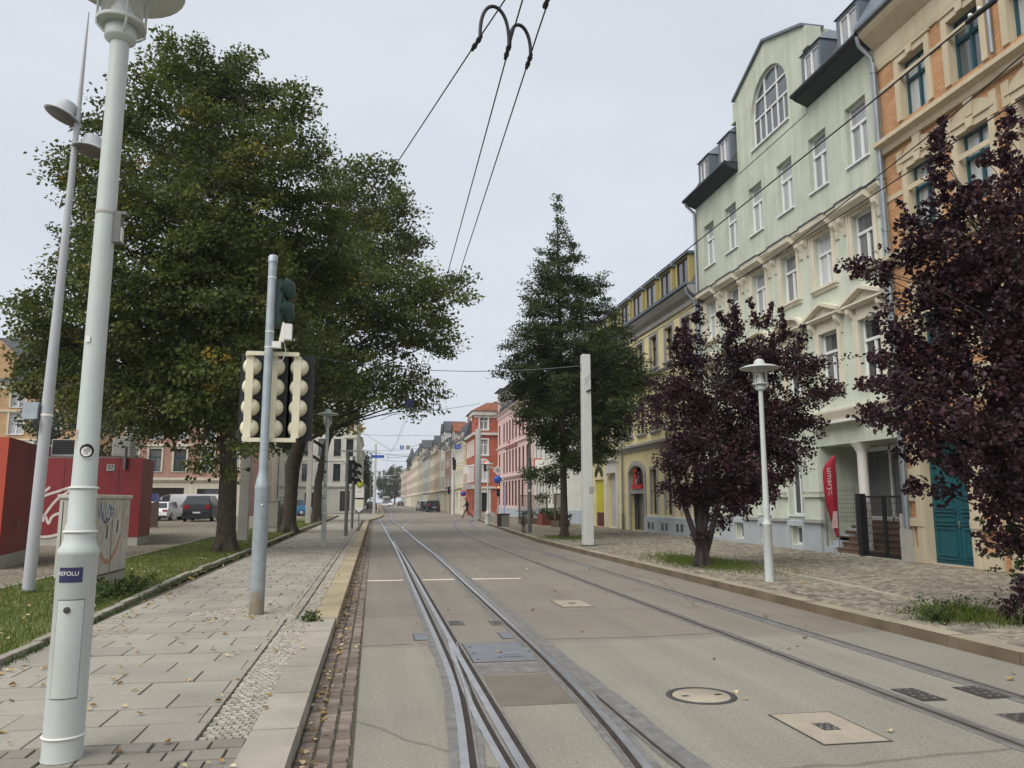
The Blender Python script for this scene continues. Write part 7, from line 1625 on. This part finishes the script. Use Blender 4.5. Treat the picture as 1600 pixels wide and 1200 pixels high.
for (x0, x1, y1, z1, r) in ((.02, -.75, .1, 3.0, .085), (-.04, -.35, -.3, 3.4, .08), (.05, .2, .35, 3.6, .075), (.06, 1.1, -.2, 3.2, .08)):
    k.path(bend((x0, 0, .2), (x1, y1, z1), -.1, 7, .02), [r * (1 - .1 * i) for i in range(8)], 9)
k.build('stems', M['bark_plum'], pt)
B2 = [(1560, 330, 55), (1480, 360, 50), (1425, 395, 42), (1385, 432, 26), (1352, 420, 13), (1335, 417, 8), (1550, 420, 110), (1455, 470, 75), (1580, 560, 120), (1450, 590, 85), (1400, 650, 50), (1368, 645, 28), (1495, 670, 75), (1590, 680, 80), (1590, 800, 46), (1600, 850, 38), (1592, 905, 22), (1412, 540, 52), (1390, 500, 30), (1650, 480, 150), (1660, 320, 110), (1660, 680, 150), (1370, 560, 22), (1440, 700, 40), (1500, 730, 35), (1395, 610, 34), (1355, 600, 14)]
L2 = lumps(B2, 8.55, .62, 14)
L2 += lumps([(1440, 760, 26), (1480, 770, 20), (1560, 760, 60), (1575, 960, 12), (1560, 840, 30), (1590, 940, 22), (1540, 700, 60), (1600, 760, 60), (1450, 380, 40), (1520, 300, 34), (1590, 280, 40), (1500, 420, 70)], 8.55, .5, 19)
L2 += lumps([(1572, 250, 13), (1575, 215, 12), (1576, 190, 9), (1573, 280, 18), (1466, 225, 8), (1468, 250, 11), (1470, 280, 13), (1474, 310, 14), (1545, 250, 6), (1547, 290, 12), (1505, 320, 14), (1596, 260, 10), (1420, 350, 8), (1450, 330, 9)], 8.55, .3, 15)
tree('plum_tree', 'purple leaved plum tree filling the right edge in front of the orange brick house', 'tree', [(7.95, 8.45, .12, .15), (7.97, 8.45, .5, .13), (8.0, 8.45, 1.0, .12), (8.05, 8.45, 1.7, .1), (8.1, 8.5, 2.8, .07), (8.1, 8.5, 4.6, .03)],
     L2, 200, .13, 36, .066, .026, M['plum_leaf'], M['bark_plum'], PG, twigs=.35, limb_r=.026, hexa=True, low=.12, flat=.85, shell=.1, out=.35, down=.0, spray=1.5, extra=np.array(shoots([l for l in L2 if l[2] > 4.4], 22, .045, random.Random(6), .2, .55)))
fs_ = leaf_cloud('fresh_shoots', np.array([[7.75 + rnd.gauss(0, .12), 8.75 + rnd.gauss(0, .2), .5 + rnd.random() * .9, .07] for i in range(26)]), 12, .06, .022, M['weed_leaf'], bpy.data.objects['plum_tree.001'], (7.95, 8.45, .12), np.array([7.9, 8.5, .5]), hexa=True); fs_['kind'] = 'stuff'
# far trees at the end of the street
FT = 'hazy trees at the end of the street'
for i, (x, y, w, h, lb) in enumerate(((6.3, 345, 7, 15, 'bluish tree crown at the far end of the street, behind the last terrace'), (4, 390, 8, 14.5, 'hazy tree left of the others at the street vanishing point'), (9, 370, 9, 19, 'tallest hazy tree at the far end beyond the terrace row'), (-3.5, 185, 2.6, 14, 'slim dark tree against the last house fronts on the left'), (-3.2, 215, 3, 13, 'hazy tree on the left just beyond the slim dark one'), (-3, 270, 4, 13, 'faint low tree on the left near the vanishing point'))):
    LL = []
    r = random.Random(40 + i)
    for q in range(16): f = r.random(); a = r.random() * 6.28; rad = w * .5 * (1 - abs(f - .45) * .9); LL.append((x + math.cos(a) * rad * .7, y + math.sin(a) * rad * .7, h * (.22 + .72 * f), max(1.2, rad * .62)))
    tree('far_tree', lb, 'tree', [(x, y, 0, .4), (x, y, h * .3, .3), (x, y, h * .8, .1)], LL, 5 if w < 5 else 2.6, 1.1, 22, .55, .26, M['far_leaf'], M['bark'], FT, twigs=.2, low=.3)

# ------------------------------------------------------------------ overhead line
def wire(name, label, pts, r=.008, m='wire', cat='overhead wire', sag=0, group=None):
    P = [Vector(p) for p in pts]
    if sag and len(P) == 2: P = [P[0].lerp(P[1], i / 12) - Vector((0, 0, sag * 4 * (i / 12) * (1 - i / 12))) for i in range(13)]
    return tag(MB().path(P, r, 6).build(name, M[m]), label, cat, group)
HW = 'contact wires above the tracks'
wire('contact_wire', 'contact wire above the left track, left of the parallel pair overhead', [(1.06, 1, 5.6), (1.07, 6, 5.6), (1.16, 12.9, 5.6), (1.32, 32.5, 5.6), (1.35, 53, 5.6), (1.02, 72, 5.6), (1.4, 110, 5.6), (1.7, 300, 5.6)], .007, group=HW)
wire('contact_wire', 'contact wire above the left track, right of the parallel pair overhead', [(1.26, 1, 5.6), (1.28, 6, 5.6), (1.37, 13, 5.6), (1.46, 32.5, 5.6), (1.42, 53, 5.6), (1.25, 66, 5.6)], .007, group=HW)
wire('contact_wire', 'contact wire slanting off to the left mast through the lime crown', [(1.16, 4.6, 5.55), (.78, 6.28, 5.6), (.12, 9.11, 5.62), (-2.2, 19, 6.3), (-4.7, 30.4, 7.6)], .007, group=HW)
wire('contact_wire', 'thick contact wire crossing the upper right in front of the house fronts', [(4.78, 2, 5.6), (4.86, 7, 5.6), (4.83, 15.2, 5.6), (4.75, 33, 5.6), (5.9, 54, 5.6), (9, 72, 5.6)], .0085, group=HW)
wire('contact_wire', 'feeder wire crossing the right fronts, lower one of the converging two', [(5.5, 4.5, 5.6), (5.95, 7.3, 5.6), (6.48, 11.6, 5.62), (6.4, 19.2, 5.65), (6.95, 25.5, 5.7)], .0075, group=HW)
wire('contact_wire', 'feeder wire crossing the right fronts, close under the thick contact wire', [(6.23, 4, 5.6), (6.39, 9.17, 5.6), (6.45, 14, 5.62), (6.5, 19.2, 5.6), (6.98, 25.4, 5.62)], .008, group=HW)
t = thing('section_insulator', 'black and white insulator clamped in the thick contact wire at the upper right', 'insulator', (4.84, 5.15, 5.6))
k = MB(); k.path([(0, -.16, .01), (0, .16, .01)], .022, 8); k.build('insulator_rod', M['black'], t); k = MB(); k.ball((0, .12, .05), .02, 8); k.ball((0, .02, .045), .02, 8); k.build('insulator_cap', M['white'], t)
def jumper(label, a, b, h, loops):
    t = thing('wire_jumper', label, 'cable loop', a); A, B = Vector(a), Vector(b); n = 18; p = []
    for i in range(n + 1): s = i / n; q = A.lerp(B, .5 - .5 * math.cos(math.pi * s)); p.append(q + Vector((0, 0, h * math.sin(math.pi * s) ** .75)) - A)
    MB().path(p, .016, 10).build('cable', M['black'], t)
    for q, d in loops:
        k = MB(); c = Vector(q) - A; d = Vector(d).normalized()
        for i in range(5): k.path([c + d * (i * .05 - .03), c + d * (i * .05)], .024 if i % 2 else .017, 8)
        k.build('clamp', M['black'], t)
    return t
a_, b_, c_ = (.8, 6.22, 5.6), (1.07, 6.3, 5.6), (1.29, 6.42, 5.6)
jumper('black cable loop joining the slanting wire to the middle wire at the top centre', a_, b_, .34, ((a_, (-.24, 1, 0)), (b_, (0, 1, 0))))
jumper('black cable loop joining the middle wire to the right wire at the top centre', (1.08, 6.32, 5.6), c_, .26, ((c_, (0, 1, 0)),))
t = thing('wire_clamp', 'short black clamp on the right contact wire at the very top centre', 'insulator', (1.27, 5.62, 5.6)); k = MB()
for i in range(6): k.path([(0, i * .05 - .2, .01), (0, i * .05 - .155, .01)], .024 if i % 2 else .017, 8)
k.build('clamp', M['black'], t)
SG = 'span wires across the street'
wire('span_wire', 'span wire from the left concrete mast to the pale square mast', [(-4.7, 30.4, 7.55), (6.9, 25.5, 6.2)], .012, 'wire_far', 'span wire', .55, SG)
wire('span_wire', 'thin span wire farther off from the lime crown to the slim post', [(-4.3, 53.2, 7.2), (6.6, 50, 7.9)], .015, 'wire_far', 'span wire', .3, SG)
t = thing('bracket_arm', 'slanting dark bracket arm over the far span wire near the pink house', 'bracket arm', (12.6, 62, 8.2)); MB().path([(0, 0, 0), (-3.7, -3, 1.0)], .045, 6).build('arm', M['galvdark'], t)
for i, (ya, xa, za, yb, xb, zb, sg, lb) in enumerate(((78, -3, 6.6, 76, 9, 7.6, .5, 'span wire with a droop above the kerb bulge'), (84, -4, 8.6, 84, 10.5, 8.7, .1, 'level span wire carrying the two small square signs'), (96, -3, 8.0, 96, 10.2, 8.6, 1.1, 'sagging span wire beyond the square signs'), (108, -2.6, 8.8, 108, 10.3, 8.4, .9, 'faint span wire past the white corner house'), (128, -2.6, 9.2, 128, 10.3, 8.8, 1.0, 'faint span wire farther down the street'), (165, -2.6, 9.0, 165, 10.3, 9.0, 1.2, 'faintest span wire far down the street'))):
    wire('span_wire', lb, [(xa, ya, za), (xb, yb, zb)], .018 + .004 * (i > 1), 'wire_far', 'span wire', sg, SG)
wire('span_wire', 'diagonal pull wire from the crossing to the far right fronts', [(1.2, 74, 5.6), (8, 108, 8)], .02, 'wire_far', 'span wire', 0, SG)
wire('span_wire', 'pull wire drooping from the white corner house to the crossing fitting', [(-2.7, 92, 10.2), (1.2, 74, 6.4), (3.5, 78, 7.0), (10.5, 84, 8.9)], .018, 'wire_far', 'span wire', 0, SG)
t = thing('hanging_signal', 'pair of grey traffic signal backs hung from a wire far down the street', 'traffic light', (1.2, 150, 6.9))
k = MB(); k.box(-.75, -.25, -.1, .1, -1.0, .2); k.box(.05, .5, -.1, .1, -1.0, .55); k.build('signal_head', M['grey_stone'], t); MB().path([(-5, 0, -.1), (.3, 0, .3)], .04, 6).build('hanger', M['galvdark'], t)
def hung(name, label, cat, c, w, h, m, d=.06):
    t = thing(name, label, cat, c); MB().box(-w / 2, w / 2, -d / 2, d / 2, -h / 2, h / 2).build('board', M[m], t, bevel=.005)
    MB().path([(-w * .3, 0, h / 2), (-w * .3, 0, h / 2 + .22)], .01, 5).build('hanger', M['galvdark'], t); return t
p = at(640, 631, 33); hung('detector_box', 'dark square box hung on the contact wires below the lime crown', 'signal box', p, .34, .34, 'navy', .2)
p = at(588, 600, 30); t = hung('tram_sign', 'black square tram sign with a white V hanging in front of the lime crown', 'tram sign', p, .3, .34, 'black')
k = MB(); k.path([(-.09, -.035, .09), (0, -.035, -.11), (.09, -.035, .09)], .016, 5); k.build('v_mark', M['white'], t)
p = at(628, 699, 84); t = hung('square_sign', 'small blue square sign hung over the street, left of the pair', 'road sign', p, .4, .4, 'signblue'); MB().box(-.06, .06, -.035, -.031, -.12, .12).build('mark', M['white'], t)
p = at(637.5, 699, 84); hung('square_sign', 'small grey square sign hung over the street, right of the pair', 'road sign', p, .42, .4, 'grey_bin')
p = at(715, 698, 84); t = hung('square_sign', 'blue direction sign on the wire in front of the red house side', 'road sign', p, .62, .5, 'signblue'); link('lettering', text_mesh('12', .3, M['white']), t, (0, -.036, 0), (R_(90), 0, 0))
p = at(606, 715, 70); t = thing('wire_fitting', 'dark wire fitting where the two contact wires meet over the street', 'wire fitting', p); MB().path([(0, 0, 0), (.05, 0, .05)], .06, 6).build('fitting', M['black'], t)

# ------------------------------------------------------------------ the air: a thin even haze round the whole scene
hz = MB(); hz.box(-640, 640, -340, 940, -1.2, 24)
hm = bpy.data.materials.new('haze_air'); hm.use_nodes = True; hn = hm.node_tree.nodes; hn.clear()
ho = hn.new('ShaderNodeOutputMaterial'); hv = hn.new('ShaderNodeVolumePrincipled'); hv.inputs['Color'].default_value = (.92, .95, 1, 1); hv.inputs['Density'].default_value = .00032
hm.node_tree.links.new(hv.outputs[0], ho.inputs['Volume'])
o = hz.build('haze', hm); o['kind'] = 'stuff'; o['label'] = 'thin pale haze in the air'
